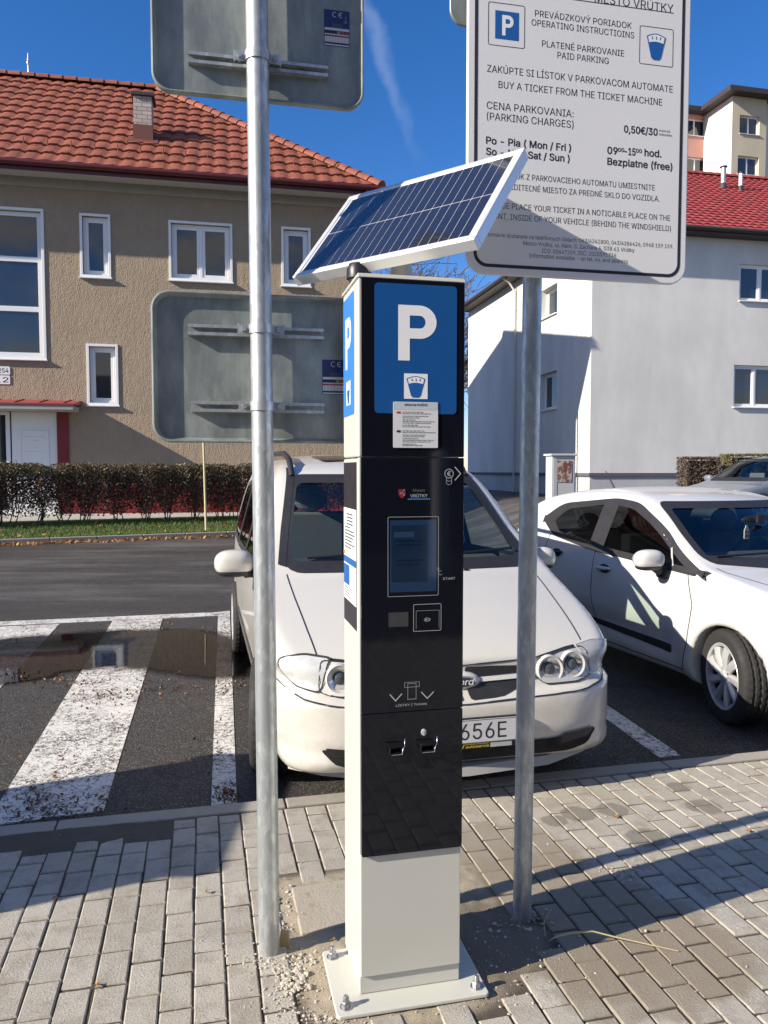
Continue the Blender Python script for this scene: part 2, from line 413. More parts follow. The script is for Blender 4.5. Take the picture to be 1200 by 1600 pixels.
M['tile'] = tilemat('terracotta_tile', (.20, .056, .032), (.285, .082, .043), (.11, .042, .032))
M['tile_red'] = tilemat('red_roof_tile', (.30, .045, .045), (.37, .065, .06), (.20, .035, .035))
def _brickch():
    t = NT('chimney_brick')
    b = t.n('ShaderNodeTexBrick', {'Vector': t.mapping((1, 1, 1), (R(90), 0, 0)), 'Color1': (.50, .44, .40, 1), 'Color2': (.38, .33, .30, 1), 'Mortar': (.20, .18, .17, 1), 'Scale': 1.0, 'Mortar Size': .012, 'Brick Width': .30, 'Row Height': .115})
    return t.done(t.bsdf(b.outputs[0], .9, 0, t.bump(b.outputs[1], -.5, .02)))
M['chimney'] = _brickch()
def _concrete(name, a, b, c, bs=.4):
    t = NT(name); f = t.noise(7, 7, .65); g = t.noise(120, 4, .7); h = t.noise(30, 5, .6)
    k = t.mix(f, a, b); k = t.mix(t.ramp(g, .60, .72, 0, .55), k, c); k = t.mix(t.ramp(g, .40, .30, 0, .4), k, tuple(x*.5 for x in a))
    return t.done(t.bsdf(k, .93, 0, t.bump(t.add(g, h), bs, .006)))
M['kerb'] = _concrete('kerb_concrete', (.27, .25, .215), (.37, .345, .30), (.46, .44, .40))
M['slab'] = _concrete('footing_concrete', (.33, .29, .225), (.42, .375, .30), (.48, .45, .38))
M['path'] = _concrete('path_concrete', (.34, .33, .31), (.44, .43, .40), (.5, .5, .48))
M['pebble'] = _concrete('pebble_stone', (.36, .32, .26), (.55, .51, .44), (.62, .59, .53), .1)
M['wood'] = pbr('pale_wood', (.55, .47, .26), .8, var=.2, scale=12)
M['bark'] = pbr('bark', (.075, .06, .05), .9, var=.3, scale=14, bump=.4)
# ------------------------------------------------------------------ street frame: u along the kerb, v across it (away from the camera)
YAWK = R(13.4); UK = np.array([math.cos(YAWK), math.sin(YAWK)]); VK = np.array([-math.sin(YAWK), math.cos(YAWK)])
K0 = np.array([-0.489, 3.560])                       # a point of the kerb's outer (road side) edge
def uv(u, v, z=0.0):
    p = K0 + UK*u + VK*v; return (p[0], p[1], z)
def touv(x, y):
    d = np.array([x, y]) - K0; return d @ UK, d @ VK
ZR = -0.08
def sstep(a, b, x):
    t = np.clip((x-a)/(b-a), 0, 1); return t*t*(3-2*t)
def terrain(x, y): return ZR + 0.72*sstep(10.5, 19, y)*sstep(1.5, 4.5, x)
def _asphalt():
    t = NT('asphalt')
    rot = t.mapping((1, 1, 1), (0, 0, -YAWK))
    g = t.noise(95, 5, .75); g2 = t.n('ShaderNodeTexVoronoi', {'Vector': t.tc.outputs['Object'], 'Scale': 120.0}).outputs['Distance']
    big = t.noise(.8, 6, .65); streak = t.noise(1.0, 7, .68, t.mapping((.22, .85, 1), (0, 0, -YAWK)))
    c = t.mix(t.ramp(g, .40, .62), (.018, .016, .015), (.088, .079, .071)); c = t.mix(t.ramp(g, .565, .63, 0, .85), c, (.26, .24, .21))
    c = t.mix(t.ramp(big, .45, .72, 0, .6), c, (.045, .036, .031))
    # the driving lane beyond the bays: bands of drier, paler asphalt along the street
    y = t.n('ShaderNodeSeparateXYZ', {0: rot}).outputs[1]
    lane = t.ramp(y, 8.4, 9.6)
    c = t.mix(t.mul(lane, t.ramp(streak, .45, .66, 0, .75)), c, (.135, .125, .118))
    c = t.mix(t.mul(lane, t.ramp(streak, .46, .36, 0, .6)), c, (.032, .027, .025))
    r = t.ramp(big, .4, .65, .62, .9)
    return t.done(t.bsdf(c, r, 0, t.bump(t.add(g, t.mul(g2, .6)), .9, .010)))
M['asphalt'] = _asphalt()
def _marking():
    t = NT('worn_road_paint')
    g = t.noise(95, 5, .75); f = t.noise(28, 5, .75); b = t.noise(3.2, 6, .7)
    wear = t.add(t.mul(g, .55), t.add(t.mul(f, .45), t.mul(b, .28)))
    k = t.ramp(wear, .635, .70)
    c = t.mix(b, (.60, .585, .55), (.74, .725, .69)); c = t.mix(t.ramp(t.noise(9, 6, .75), .46, .68, 0, .7), c, (.36, .31, .25))
    c = t.mix(k, c, t.mix(g, (.03, .027, .025), (.09, .082, .075)))
    return t.done(t.bsdf(c, .8, 0, t.bump(t.add(g, f), .4, .006)))
M['marking'] = _marking()
def _ground():
    t = NT('far_ground'); return t.done(t.bsdf(t.mix(t.noise(.3, 5), (.09, .10, .05), (.14, .13, .08)), .95))
M['ground'] = _ground()
# far ground, to the horizon
m = MB(); m.add([(-900, -900, -.6), (900, -900, -.6), (900, 900, -.6), (-900, 900, -.6)], [(0, 1, 2, 3)])
struct(m.build('ground', M['ground']), 'far ground reaching to the horizon', 'ground')
# road / parking asphalt, rising gently towards the white house
xs = np.concatenate([np.arange(-45, -6, 3), np.arange(-6, 12, .5), np.arange(12, 60, 3)]); ys = np.concatenate([np.arange(-30, 0, 3), np.arange(0, 24, .5), np.arange(24, 62, 3)])
m = MB(); m.add([(x, y, terrain(x, y)) for y in ys for x in xs], [(j*len(xs)+i, j*len(xs)+i+1, (j+1)*len(xs)+i+1, (j+1)*len(xs)+i) for j in range(len(ys)-1) for i in range(len(xs)-1)])
struct(m.build('road', M['asphalt'], smooth=60), 'dark asphalt road and parking bays behind the kerb', 'road')
# painted lines
def mark(name, pts, label):
    q = [gp(px, py, ZR) for px, py in pts]; c = [(p[0], p[1], ZR+.004) for p in q]
    mm = MB(); mm.add(c + [(x, y, ZR-.02) for x, y, z in c], [tuple(range(len(c)))] + [(i, (i+1) % len(c), len(c)+(i+1) % len(c), len(c)+i) for i in range(len(c))])
    return struct(mm.build(name, M['marking']), label, 'road marking')
def mark_w(name, pts, label):
    c = [(p[0], p[1], ZR+.004) for p in pts]; mm = MB(); mm.add(c, [tuple(range(len(c)))])
    return struct(mm.build(name, M['marking']), label, 'road marking')
mark('hatch_stripe', [(-60, 1297), (162, 1267), (254, 967.3), (176, 970.5), (0, 1253)], 'broad white hatch stripe through the puddle')
mark('hatch_stripe', [(-300, 1290), (0, 1076), (93, 975.2), (-120, 986)], 'broad white hatch stripe at the left edge')
mark('bay_line', [(330, 1259), (370, 1255), (359, 955), (341, 956.5)], 'white bay line beside the minivan')
mark('bay_end_line', [(-700, 1010), (341, 962.5), (341, 956.8), (-700, 1002)], 'thin white line closing the hatched area')
mark('bay_line', [(1030, 1184), (1063.5, 1180.5), (880, 1056), (868, 1066)], 'white bay line between minivan and hatchback')
# kerb stones
m = MB()
KW = .105
for i in range(-6, 9):
    a = i*1.0 + .02; j = MB()
    lo = a; hi = a + .992
    vs = [uv(lo, -KW, -.3), uv(hi, -KW, -.3), uv(hi, 0, -.3), uv(lo, 0, -.3), uv(lo, -KW, .004), uv(hi, -KW, .004), uv(hi, -.012, .004), uv(lo, -.012, .004), uv(hi, 0, -.012), uv(lo, 0, -.012)]
    m.add(vs, [(3,2,1,0), (4,5,6,7), (0,1,5,4), (7,6,8,9), (9,8,2,3), (1,2,8,6,5), (0,4,7,9,3)])
struct(m.build('kerb', M['kerb'], bevel=.006), 'concrete kerb stones edging the brick pavement', 'kerb')
# ------------------------------------------------------------------ block pavement: every block is modelled
def inpoly(x, y, P):
    c = False; n = len(P)
    for i in range(n):
        x1, y1 = P[i]; x2, y2 = P[i-1]
        if (y1 > y) != (y2 > y) and x < (x2-x1)*(y-y1)/(y2-y1)+x1: c = not c
    return c
def gpoly(pts): return [tuple(gp(a, b)[:2]) for a, b in pts]
HOLE = gpoly([(434, 1375), (560, 1360), (735, 1352), (775, 1415), (850, 1455), (840, 1500), (770, 1556), (690, 1590), (540, 1612), (500, 1600), (478, 1545), (430, 1500)])
SLABP = gpoly([(455, 1388), (548, 1374), (552, 1444), (470, 1462)])
BL, BW, GAP = .165, .0975, .0062
m = MB(); cols = []
nu0, nu1 = -34, 66
for i in range(nu0, nu1):
    u0 = i*BW
    off = (BL/2 if i % 2 else 0) + RNG.normal(0, .006)
    vmax = -KW - .012
    if u0 < -.55: vmax = -KW - .15 - .05*math.sin(i*1.7) - (.05 if u0 < -1.0 else 0)
    k = 0
    while True:
        v1 = vmax - ((BL - off) if k == 0 and off > .02 else 0) - (k - (1 if off > .02 else 0))*BL if k > 0 else vmax
        ln = (BL-off if (k == 0 and off > .02) else BL)
        if k > 0:
            v1 = vlast - .0
        v0 = v1 - ln; vlast = v0; k += 1
        if v0 < -6.2: break
        if ln < .05: continue
        cu, cv = u0+BW/2, (v0+v1)/2; cx, cy, _ = uv(cu, cv)
        if inpoly(cx, cy, HOLE): continue
        jx, jy = RNG.normal(0, .0012, 2); dz = RNG.normal(0, .0010); tx, ty = RNG.normal(0, .006, 2); ro = RNG.normal(0, .008)
        hw, hl = (BW-GAP)/2, (ln-GAP-.0035)/2; ch = .0032
        def P(a, b, z):
            a2 = a*math.cos(ro)-b*math.sin(ro); b2 = a*math.sin(ro)+b*math.cos(ro)
            return uv(cu+a2+jx, cv+b2+jy, z + dz + tx*a + ty*b)
        vs = [P(s*(hw-c), t_*(hl-c), z) for (c, z) in ((0, -.05), (0, -.005), (.0025, -.0018), (ch+.001, 0)) for s, t_ in ((-1, -1), (1, -1), (1, 1), (-1, 1))]
        fs = [(12, 13, 14, 15)] + [(r*4+a, r*4+(a+1) % 4, (r+1)*4+(a+1) % 4, (r+1)*4+a) for r in range(3) for a in range(4)]
        m.add(vs, fs); cval = float(np.clip(RNG.normal(.5, .17), 0, 1)); cols += [cval]*len(fs)
def _paver():
    t = NT('grey_paving_block')
    at = t.n('ShaderNodeAttribute', None, attribute_name='tone').outputs['Fac']
    n1 = t.noise(9, 7, .7); n2 = t.noise(140, 5, .75); n3 = t.noise(1.6, 5, .65); n4 = t.noise(45, 6, .7)
    c = t.mix(at, (.355, .327, .272), (.505, .472, .408)); c = t.mix(t.ramp(n1, .44, .66, 0, .75), c, (.30, .262, .21)); c = t.mix(t.ramp(n3, .55, .75, 0, .4), c, (.55, .51, .44))
    c = t.mix(t.ramp(n2, .56, .68, 0, .65), c, (.62, .575, .50)); c = t.mix(t.ramp(n2, .45, .33, 0, .65), c, (.17, .15, .12))
    c = t.mix(t.ramp(n4, .56, .72, 0, .35), c, (.58, .53, .45))
    # damp sand stain on the right of the machine, and a few wet spots
    def blob(px, py, r, amp, sc=6):
        p = gp(px, py); d = t.n('ShaderNodeVectorMath', {0: t.tc.outputs['Object'], 1: tuple(p)}, operation='DISTANCE').outputs['Value']
        nn = t.noise(sc, 6, .65)
        return t.ramp(t.add(d, t.mul(nn, -.45*r*2)), r*.62, r*.40, 0, amp)
    for px, py, r, amp in ((850, 1420, .42, .72), (985, 1470, .36, .72), (800, 1330, .27, .65), (1075, 1490, .22, .6), (940, 1535, .17, .5)):
        c = t.mix(blob(px, py, r, amp), c, (.27, .225, .165))
    for px, py, r in ((1010, 1308, .085), (958, 1265, .075), (905, 1272, .08), (1100, 1260, .085), (1060, 1230, .06), (866, 1282, .06)):
        c = t.mix(blob(px, py, r, .65, 14), c, (.155, .135, .11))
    return t.done(t.bsdf(c, .93, 0, t.bump(t.add(t.mul(n2, 1.4), t.mul(n4, .35)), .8, .0055)))
M['paver'] = _paver()
o = m.build('pavement', M['paver'], fix=False)
at = o.data.attributes.new('tone', 'FLOAT', 'FACE'); at.data.foreach_set('value', cols)
struct(o, 'grey concrete block pavement in running bond', 'pavement')
def _sand():
    t = NT('sand'); f = t.noise(14, 7, .65); g = t.noise(260, 3, .7); h = t.noise(3, 5, .6)
    c = t.mix(f, (.36, .30, .215), (.50, .43, .32)); c = t.mix(t.ramp(g, .6, .73, 0, .7), c, (.52, .47, .38)); c = t.mix(t.ramp(g, .4, .3, 0, .6), c, (.12, .10, .075))
    p = gp(775, 1470); d = t.n('ShaderNodeVectorMath', {0: t.tc.outputs['Object'], 1: tuple(p)}, operation='DISTANCE').outputs['Value']
    c = t.mix(t.ramp(t.add(d, t.mul(f, -.2)), .28, .08, 0, .7), c, (.145, .115, .082))
    ins = t.n('ShaderNodeAttribute', None, attribute_name='loose').outputs['Fac']       # loose sand in the hole, dark dirt in the joints
    c = t.mix(ins, t.mix(f, (.060, .050, .038), (.12, .10, .078)), c)
    return t.done(t.bsdf(c, .97, 0, t.bump(t.add(g, f), .8, .012)))
M['sand'] = _sand()
def vnoise(x, y, s, seed=0):
    xi = np.floor(x/s).astype(int); yi = np.floor(y/s).astype(int); fx = x/s-xi; fy = y/s-yi
    fx = fx*fx*(3-2*fx); fy = fy*fy*(3-2*fy)
    h = lambda a, b: ((np.sin(a*127.1+b*311.7+seed*17.3)*43758.5453) % 1.0)
    return (h(xi, yi)*(1-fx)+h(xi+1, yi)*fx)*(1-fy) + (h(xi, yi+1)*(1-fx)+h(xi+1, yi+1)*fx)*fy
def insetdist(x, y, P):
    d = 1e9
    for i in range(len(P)):
        ax, ay = P[i-1]; bx, by = P[i]; t = max(0, min(1, ((x-ax)*(bx-ax)+(y-ay)*(by-ay))/((bx-ax)**2+(by-ay)**2)))
        d = min(d, math.hypot(x-ax-t*(bx-ax), y-ay-t*(by-ay)))
    return d if inpoly(x, y, P) else -d
def sand_z(x, y):
    d = insetdist(x, y, HOLE)
    zz = -.0062 + .0075*float(sstep(-.04, .10, d)) + (.010*(vnoise(np.array(x), np.array(y), .035, 2)-.5) + .012*(vnoise(np.array(x), np.array(y), .09, 3)-.5))*float(sstep(-.05, .05, d)) + .004*(vnoise(np.array(x), np.array(y), .02, 1)-.5)
    return float(zz)
us = np.arange(-.75, 1.35, .0125); vs_ = np.arange(-2.0, -.55, .0125)
m = MB(); VV = []
for v in vs_:
    for u in us:
        x, y, _ = uv(u, v); VV.append((x, y, sand_z(x, y)))
nU = len(us)
m.add(VV, [(j*nU+i, j*nU+i+1, (j+1)*nU+i+1, (j+1)*nU+i) for j in range(len(vs_)-1) for i in range(nU-1)])
o = m.build('sand_patch', M['sand'], smooth=180, fix=False); at = o.data.attributes.new('loose', 'FLOAT', 'POINT'); at.data.foreach_set('value', [float(sstep(-.05, .01, insetdist(v[0], v[1], HOLE))) for v in VV])
struct(o, 'sandy patch round the foot of the ticket machine', 'sand')
m = MB()
ul, uh = -3.4, 6.5
for (a, b, c_, d) in ((ul, -6.3, uh, -2.0), (ul, -.55, uh, -KW+.002), (ul, -2.0, -.75, -.55), (1.3375, -2.0, uh, -.55)):
    m.add([uv(a, b, -.0055), uv(c_, b, -.0055), uv(c_, d, -.0055), uv(a, d, -.0055)], [(0, 1, 2, 3)])
# dirt strip heaped between the cut blocks and the kerb on the left
uu = np.arange(-3.3, -.5, .03); vv = np.linspace(-KW-.34, -KW+.002, 14)
VV = []
for v in vv:
    for u in uu:
        x, y, _ = uv(u, v); VV.append((x, y, -.0052 + .006*float(sstep(-KW-.26, -KW-.13, v))*float(sstep(-.5, -.75, u)) + .006*float(vnoise(np.array(x), np.array(y), .06, 5)-.5)))
m.add(VV, [(j*len(uu)+i, j*len(uu)+i+1, (j+1)*len(uu)+i+1, (j+1)*len(uu)+i) for j in range(len(vv)-1) for i in range(len(uu)-1)])
M['joint'] = _concrete('joint_dirt', (.060, .050, .038), (.115, .098, .075), (.30, .26, .21), .6)
struct(m.build('sand_bed', M['joint'], smooth=180, fix=False), 'dirty sand filling the joints and the strip along the kerb', 'sand')
m = MB(); zt = .006
m.prism(SLABP, lambda p, q, h: (p, q, h), -.06, zt)
struct(m.build('footing_slab', M['slab'], bevel=.006), 'small concrete slab left of the ticket machine', 'slab')
# pebbles and crumbs
def pebbles(name, spots, n, label):
    m = MB()
    base = [(-1,-1,-1),(1,-1,-1),(1,1,-1),(-1,1,-1),(-1,-1,1),(1,-1,1),(1,1,1),(-1,1,1)]
    for k in range(n):
        px, py, sx, sy, s0 = random.choice(spots)
        p = gp(px+random.gauss(0, sx), py+random.gauss(0, sy)); r = s0*random.uniform(.35, 1.25)*random.choice((.6, .8, 1, 1, 1.4))
        sc = [r*random.uniform(.6, 1.2) for _ in range(3)]; sc[2] *= .7
        rot = Matrix.Rotation(random.uniform(0, 6.3), 3, 'Z') @ Matrix.Rotation(random.uniform(-.6, .6), 3, 'X')
        z0 = max(sand_z(p[0], p[1]), -.011) if inpoly(p[0], p[1], HOLE) else 0.0
        vs = []
        for d in ((1,0,0),(-1,0,0),(0,1,0),(0,-1,0),(0,0,1),(0,0,-1),(.7,.7,.5),(-.7,.6,.5),(.6,-.7,.5),(-.6,-.7,.5)):
            vs.append(Vector(d)*random.uniform(.85, 1.1))
        bm = bmesh.new(); bv = [bm.verts.new(rot @ Vector((v.x*sc[0], v.y*sc[1], v.z*sc[2]))) for v in vs]
        bmesh.ops.convex_hull(bm, input=bv); bm.verts.index_update()
        m.add([(v.co.x+p[0], v.co.y+p[1], v.co.z+z0+sc[2]*.35) for v in bm.verts], [tuple(q.index for q in f.verts) for f in bm.faces]); bm.free()
    o = m.build(name, M['pebble']); return tag(o, label, 'gravel', kind='stuff')
pebbles('gravel', [(440, 1500, 30, 10, .006), (458, 1520, 14, 16, .0085), (452, 1535, 18, 12, .0075), (440, 1430, 10, 26, .006), (480, 1500, 40, 30, .004), (520, 1590, 40, 8, .005), (440, 1560, 30, 20, .004)], 850, 'pale gravel crumbs scattered at the foot of the pole')
pebbles('gravel', [(980, 1362, 18, 6, .006), (820, 1440, 30, 10, .005), (940, 1330, 120, 60, .0035), (1010, 1440, 120, 50, .0035), (800, 1500, 60, 20, .004), (700, 1560, 80, 16, .004), (560, 1390, 60, 20, .003), (300, 1420, 160, 90, .0028)], 700, 'fine gravel strewn over the pavement blocks')
# puddle
def _puddle():
    t = NT('puddle_water')
    tr = t.n('ShaderNodeBsdfTransparent', {0: (.62, .56, .50, 1)}).outputs[0]; cl = t.n('ShaderNodeBsdfTransparent', {0: (1, 1, 1, 1)}).outputs[0]  # water tint, also darkened to stand in for a shadow band across it
    nr = t.bump(t.noise(7, 4, .55), .03, .01)
    gl = t.n('ShaderNodeBsdfGlossy', {'Color': (1, 1, 1, 1), 'Roughness': .03, 'Normal': nr}).outputs[0]
    fr = t.n('ShaderNodeFresnel', {'IOR': 1.19, 'Normal': nr}).outputs[0]
    wet = t.n('ShaderNodeMixShader', {0: fr, 1: tr, 2: gl}).outputs[0]
    d = t.n('ShaderNodeAttribute', None, attribute_name='depth').outputs['Fac']
    dd = t.add(d, t.add(t.mul(t.noise(5, 6, .7), .30), -.15))
    damp = t.n('ShaderNodeMixShader', {0: t.ramp(dd, -.12, .03, 0, .55), 1: cl, 2: t.n('ShaderNodeBsdfTransparent', {0: (.35, .31, .28, 1)}).outputs[0]}).outputs[0]
    return t.done(t.n('ShaderNodeMixShader', {0: t.ramp(dd, -.01, .07), 1: damp, 2: wet}).outputs[0])
M['puddle'] = _puddle()
pp = [(-140, 1005), (0, 1000), (80, 992), (165, 986), (250, 984), (310, 986), (345, 992), (385, 1005), (402, 1040), (385, 1058), (330, 1060), (280, 1056), (235, 1048), (165, 1044), (110, 1050), (60, 1062), (0, 1072), (-140, 1092)]
PWP = [tuple(gp(a, b, ZR)[:2]) for a, b in pp]
x0_, x1_ = min(p[0] for p in PWP)-.3, max(p[0] for p in PWP)+.3; y0_, y1_ = min(p[1] for p in PWP)-.4, max(p[1] for p in PWP)+.4
gx = np.arange(x0_, x1_, .06); gy = np.arange(y0_, y1_, .06); m = MB(); m.add([(x, y, ZR+.008) for y in gy for x in gx], [(j*len(gx)+i, j*len(gx)+i+1, (j+1)*len(gx)+i+1, (j+1)*len(gx)+i) for j in range(len(gy)-1) for i in range(len(gx)-1)])
o = m.build('puddle', M['puddle'], fix=False); at = o.data.attributes.new('depth', 'FLOAT', 'POINT'); at.data.foreach_set('value', [insetdist(x, y, PWP) for y in gy for x in gx])
struct(o, 'shallow puddle across the hatched markings mirroring the house', 'puddle')

# ------------------------------------------------------------------ ticket machine
YM = R(12.7); mx = np.array([math.cos(YM), math.sin(YM), 0]); my = np.array([-math.sin(YM), math.cos(YM), 0])
FLc = gp(562, 1562); FLc[2] = 0
MW, MD = .306, .250
mc = FLc + mx*MW/2 + my*MD/2
mach = thing('ticket_machine', 'cream and black parking ticket machine with a solar panel on top', 'ticket machine', tuple(mc), YM)
def tol(p):
    d = np.asarray(p) - mc; return np.array([d @ mx, d @ my, d[2]])
FY = -MD/2                                            # front plane of the body
PY = FY - .021                                        # face of the black front panels
def mf(px, py, y=PY):
    l = tol(hit(px, py, mc + my*y, my)); return (l[0], l[2])
def ms(px, py):                                       # left side plane -> (depth, z)
    l = tol(hit(px, py, mc - mx*MW/2, mx)); return (l[1], l[2])
ZT = mf(565, 428)[1]; ZS = mf(563, 714)[1]; ZB = .5*(mf(563, 1340)[1] + mf(719, 1324)[1]); ZM = mf(563, 1117)[1]
hx = MW/2
PLT = .014
m = MB(); m.prism(rrect(-.232, -.202, .222, .105, .012), lambda p, q, h: (p, q, h), 0.002, PLT)
m.build('base_plate', M['cream'], mach, bevel=.003)
# bolts
for sx, sy in ((-.200, -.165), (-.203, .068), (.194, -.165), (.194, .068)):
    b = MB(); b.lathe([(0, PLT+.002), (.019, PLT+.002), (.019, PLT), (.0, PLT)], lambda x, y, h: (x+sx, y+sy, h), 20)
    b.lathe([(.0135, PLT+.002), (.0135, PLT+.013), (.011, PLT+.016), (0, PLT+.016)], lambda x, y, h: (x+sx, y+sy, h), 6)
    b.lathe([(.0085, PLT+.016), (.0085, PLT+.028), (.006, PLT+.034), (0, PLT+.035)], lambda x, y, h: (x+sx, y+sy, h), 14)
    b.build('bolt', M['steel'], mach, smooth=40)
m = MB(); m.box((-hx, FY+.024, PLT), (hx, MD/2, ZS-.003)); m.build('lower_body', M['cream'], mach, bevel=.004)
m = MB(); m.box((-hx, FY, PLT+.001), (hx, FY+.0225, ZS-.0012)); m.build('door', M['cream'], mach, bevel=.003)
m = MB(); m.box((-hx, FY+.024, ZS+.001), (hx, MD/2, ZT-.004)); m.build('upper_body', M['cream'], mach, bevel=.005)
m = MB(); m.box((-hx, FY-.002, ZS+.0012), (hx, FY+.0225, ZT-.006)); m.build('head_frame', M['cream'], mach, bevel=.003)
m = MB(); m.prism([(FY-.014, ZT-.006), (FY-.010, ZT+.006), (MD/2+.006, ZT+.004), (MD/2+.006, ZT-.0035), (FY+.001, ZT-.0035)], lambda p, q, h: (h, p, q), -hx-.004, hx+.004)
m.build('top_cover', M['cream'], mach, bevel=.002)
fx = lambda p, q, h: (p, PY - h, q)                   # decals on the black face
m = MB(); m.prism(rpoly([(-hx+.004, ZS+.0005), (hx-.001, ZS+.0005), (hx-.001, ZT-.008), (-hx+.004, ZT-.008)], .004), lambda p, q, h: (p, h, q), FY-.0025, PY)
m.build('head_panel', M['glossblack'], mach, bevel=.0015)
m = MB(); m.prism(rpoly([(-hx+.003, ZM+.0008), (hx-.001, ZM+.0008), (hx-.001, ZS-.0016), (-hx+.003, ZS-.0016)], .003), lambda p, q, h: (p, h, q), FY-.0005, PY)
m.build('front_panel', M['glossblack'], mach, bevel=.0015)
m = MB(); m.prism(rpoly([(-hx+.003, ZB), (hx-.001, ZB), (hx-.001, ZM-.0008), (-hx+.003, ZM-.0008)], .006), lambda p, q, h: (p, h, q), FY-.0005, PY)
m.build('lower_front_panel', M['glossblack'], mach, bevel=.0015)
# kick plate: folded sheet at the bottom of the front, standing proud of the door
m = MB(); m.box((-hx+.002, FY-.010, PLT+.058), (hx-.002, FY-.0002, ZB-.001)); m.build('kick_plate', M['cream'], mach, bevel=.002)
# blue head sign
bx0, bz1 = mf(585, 440); bx1, bz0 = mf(713, 647)
bz1 = .5*(bz1 + mf(713, 449)[1]); bz0 = .5*(bz0 + mf(586, 646)[1])
m = MB(); m.prism(rrect(bx0, bz0, bx1, bz1, .012), fx, .0003, .0012); m.build('parking_sign', M['glossblue'], mach)
ph = .0018
a0 = mf(622, 478); a1 = mf(682, 477); a2 = mf(622, 563)
m = MB(); add_P(m, a0[0], a1[0], a2[1], .5*(a0[1]+a1[1]), fx, ph)
m.build('letter', M['white'], mach, fix=False)
def meter_icon(fn, x0, z0, x1, z1, h, parent, square=True, name='meter_symbol'):
    w_, hh = x1-x0, z1-z0; F = lambda a, b: (x0+a*w_, z0+b*hh)
    mm = MB()
    if square: mm.add([fn(*F(a, b), h) for a, b in ((0, 0), (1, 0), (1, 1), (0, 1))], [(0, 1, 2, 3)], 0)
    arc = lambda r, n=10: [(.5 + r*math.sin(R(-34+68*k/n)), .24 + r*math.cos(R(-34+68*k/n))*1.0 - .09) for k in range(n+1)]
    outer = [F(.10+.8*k/10, .80+.10*math.sin(math.pi*k/10)) for k in range(11)]
    body = [F(.30, .10)] + [F(.10, .80)] + outer[1:-1] + [F(.90, .80), F(.70, .10)]
    mm.add([fn(*q, h+.0004) for q in body], [tuple(range(len(body)))], 1)
    win = [F(.155+.69*k/10, .78+.085*math.sin(math.pi*k/10)) for k in range(11)] + [F(.80-.6*k/8, .595+.045*math.sin(math.pi*k/8)) for k in range(9)]
    mm.add([fn(*q, h+.0008) for q in win], [tuple(range(len(win)))], 0)
    for a in (.32, .5, .68):
        k = stroke([F(a+(.5-a)*.12, .70), F(a, .80)], .035*w_); mm.add([fn(*q, h+.0012) for q in k[0]], [(0, 1, 2, 3)], 1)
    base = [F(.36, .05), F(.64, .05), F(.66, .10), F(.34, .10)]
    mm.add([fn(*q, h+.0004) for q in base], [(0, 1, 2, 3)], 1)
    return mm.build(name, [M['white'], M['blue']], parent, fix=False)
q0 = mf(631, 623); q1 = mf(668, 584.5); meter_icon(fx, q0[0], q0[1], q1[0], q1[1], ph, mach)
# instruction card
c0 = mf(614, 699.5); c1_ = mf(684, 629)
m = MB(); m.prism(rrect(c0[0], c0[1], c1_[0], c1_[1], .003), fx, .0016, .0030)
card = m.build('instruction_card', M['greyprint'] if False else pbr('card_paper', (.66, .66, .66), .4, var=.03), mach)
cw, ch_ = c1_[0]-c0[0], c1_[1]-c0[1]; CF = lambda a, b: (c0[0]+a*cw, c0[1]+b*ch_)
m = MB()
m.add([fx(*CF(a, b), .0033) for a, b in ((.01, .83), (.99, .83), (.99, .985), (.01, .985))], [(0, 1, 2, 3)], 1)
add_text(m, 'NÁVOD NA POUŽITIE', CF(.25, 0)[0], CF(.76, 0)[0], CF(0, .915)[1], .045*ch_, fx, .0036, .012)
for row, (a, b, ww) in enumerate(((.775, .20, .46), (.74, .20, .64), (.685, .20, .54), (.65, .20, .33), (.605, .20, .27), (.57, .20, .70), (.535, .20, .62), (.49, .20, .28), (.455, .20, .56), (.365, .20, .44), (.33, .20, .74), (.275, .20, .52), (.24, .20, .44), (.195, .20, .30), (.16, .20, .70), (.125, .20, .58), (.075, .20, .30), (.045, .20, .42))):
    x = b
    while x < b+ww:
        wd = random.uniform(.03, .085); m.add([fx(*CF(x+dx, a+dz), .0036) for dx, dz in ((0, 0), (wd, 0), (wd, .012), (0, .012))], [(0, 1, 2, 3)], 2); x += wd+.014
for a, cc in ((.745, 3), (.335, 4)):
    m.add([fx(*CF(x, z), .0036) for x, z in ((.075, a), (.16, a), (.16, a+.045), (.075, a+.045))], [(0, 1, 2, 3)], cc)
m.build('print', [M['ink'], pbr('card_header', (.50, .54, .58), .4), M['midprint'], M['red'], M['bluedark']], card, fix=False)
# screen
s0 = mf(609, 926); s1 = mf(682, 812)
m = MB(); m.add([fx(*q, .0006) for q in rrect(s0[0], s0[1], s1[0], s1[1], .002)], [tuple(range(28))]); scr = m.build('screen', M['screen'], mach, fix=False)
sw_, sh_ = s1[0]-s0[0], s1[1]-s0[1]; SF = lambda a, b: (s0[0]+a*sw_, s0[1]+b*sh_)
m = MB()
m.add([fx(*SF(a, b), .0009) for a, b in ((.04, .14), (.80, .14), (.80, .93), (.04, .93))], [(0, 1, 2, 3)], 0)
m.add([fx(*SF(a, b), .0011) for a, b in ((.08, .76), (.52, .76), (.52, .84), (.08, .84))], [(0, 1, 2, 3)], 2)
for a, b, c_ in ((.16, .70, .76), (.16, .645, .70), (.14, .43, .72), (.14, .375, .60)):
    x = a
    while x < c_:
        wd = random.uniform(.03, .08); m.add([fx(*SF(x+dx, b+dz), .0011) for dx, dz in ((0, 0), (wd, 0), (wd, .022), (0, .022))], [(0, 1, 2, 3)], 1); x += wd+.015
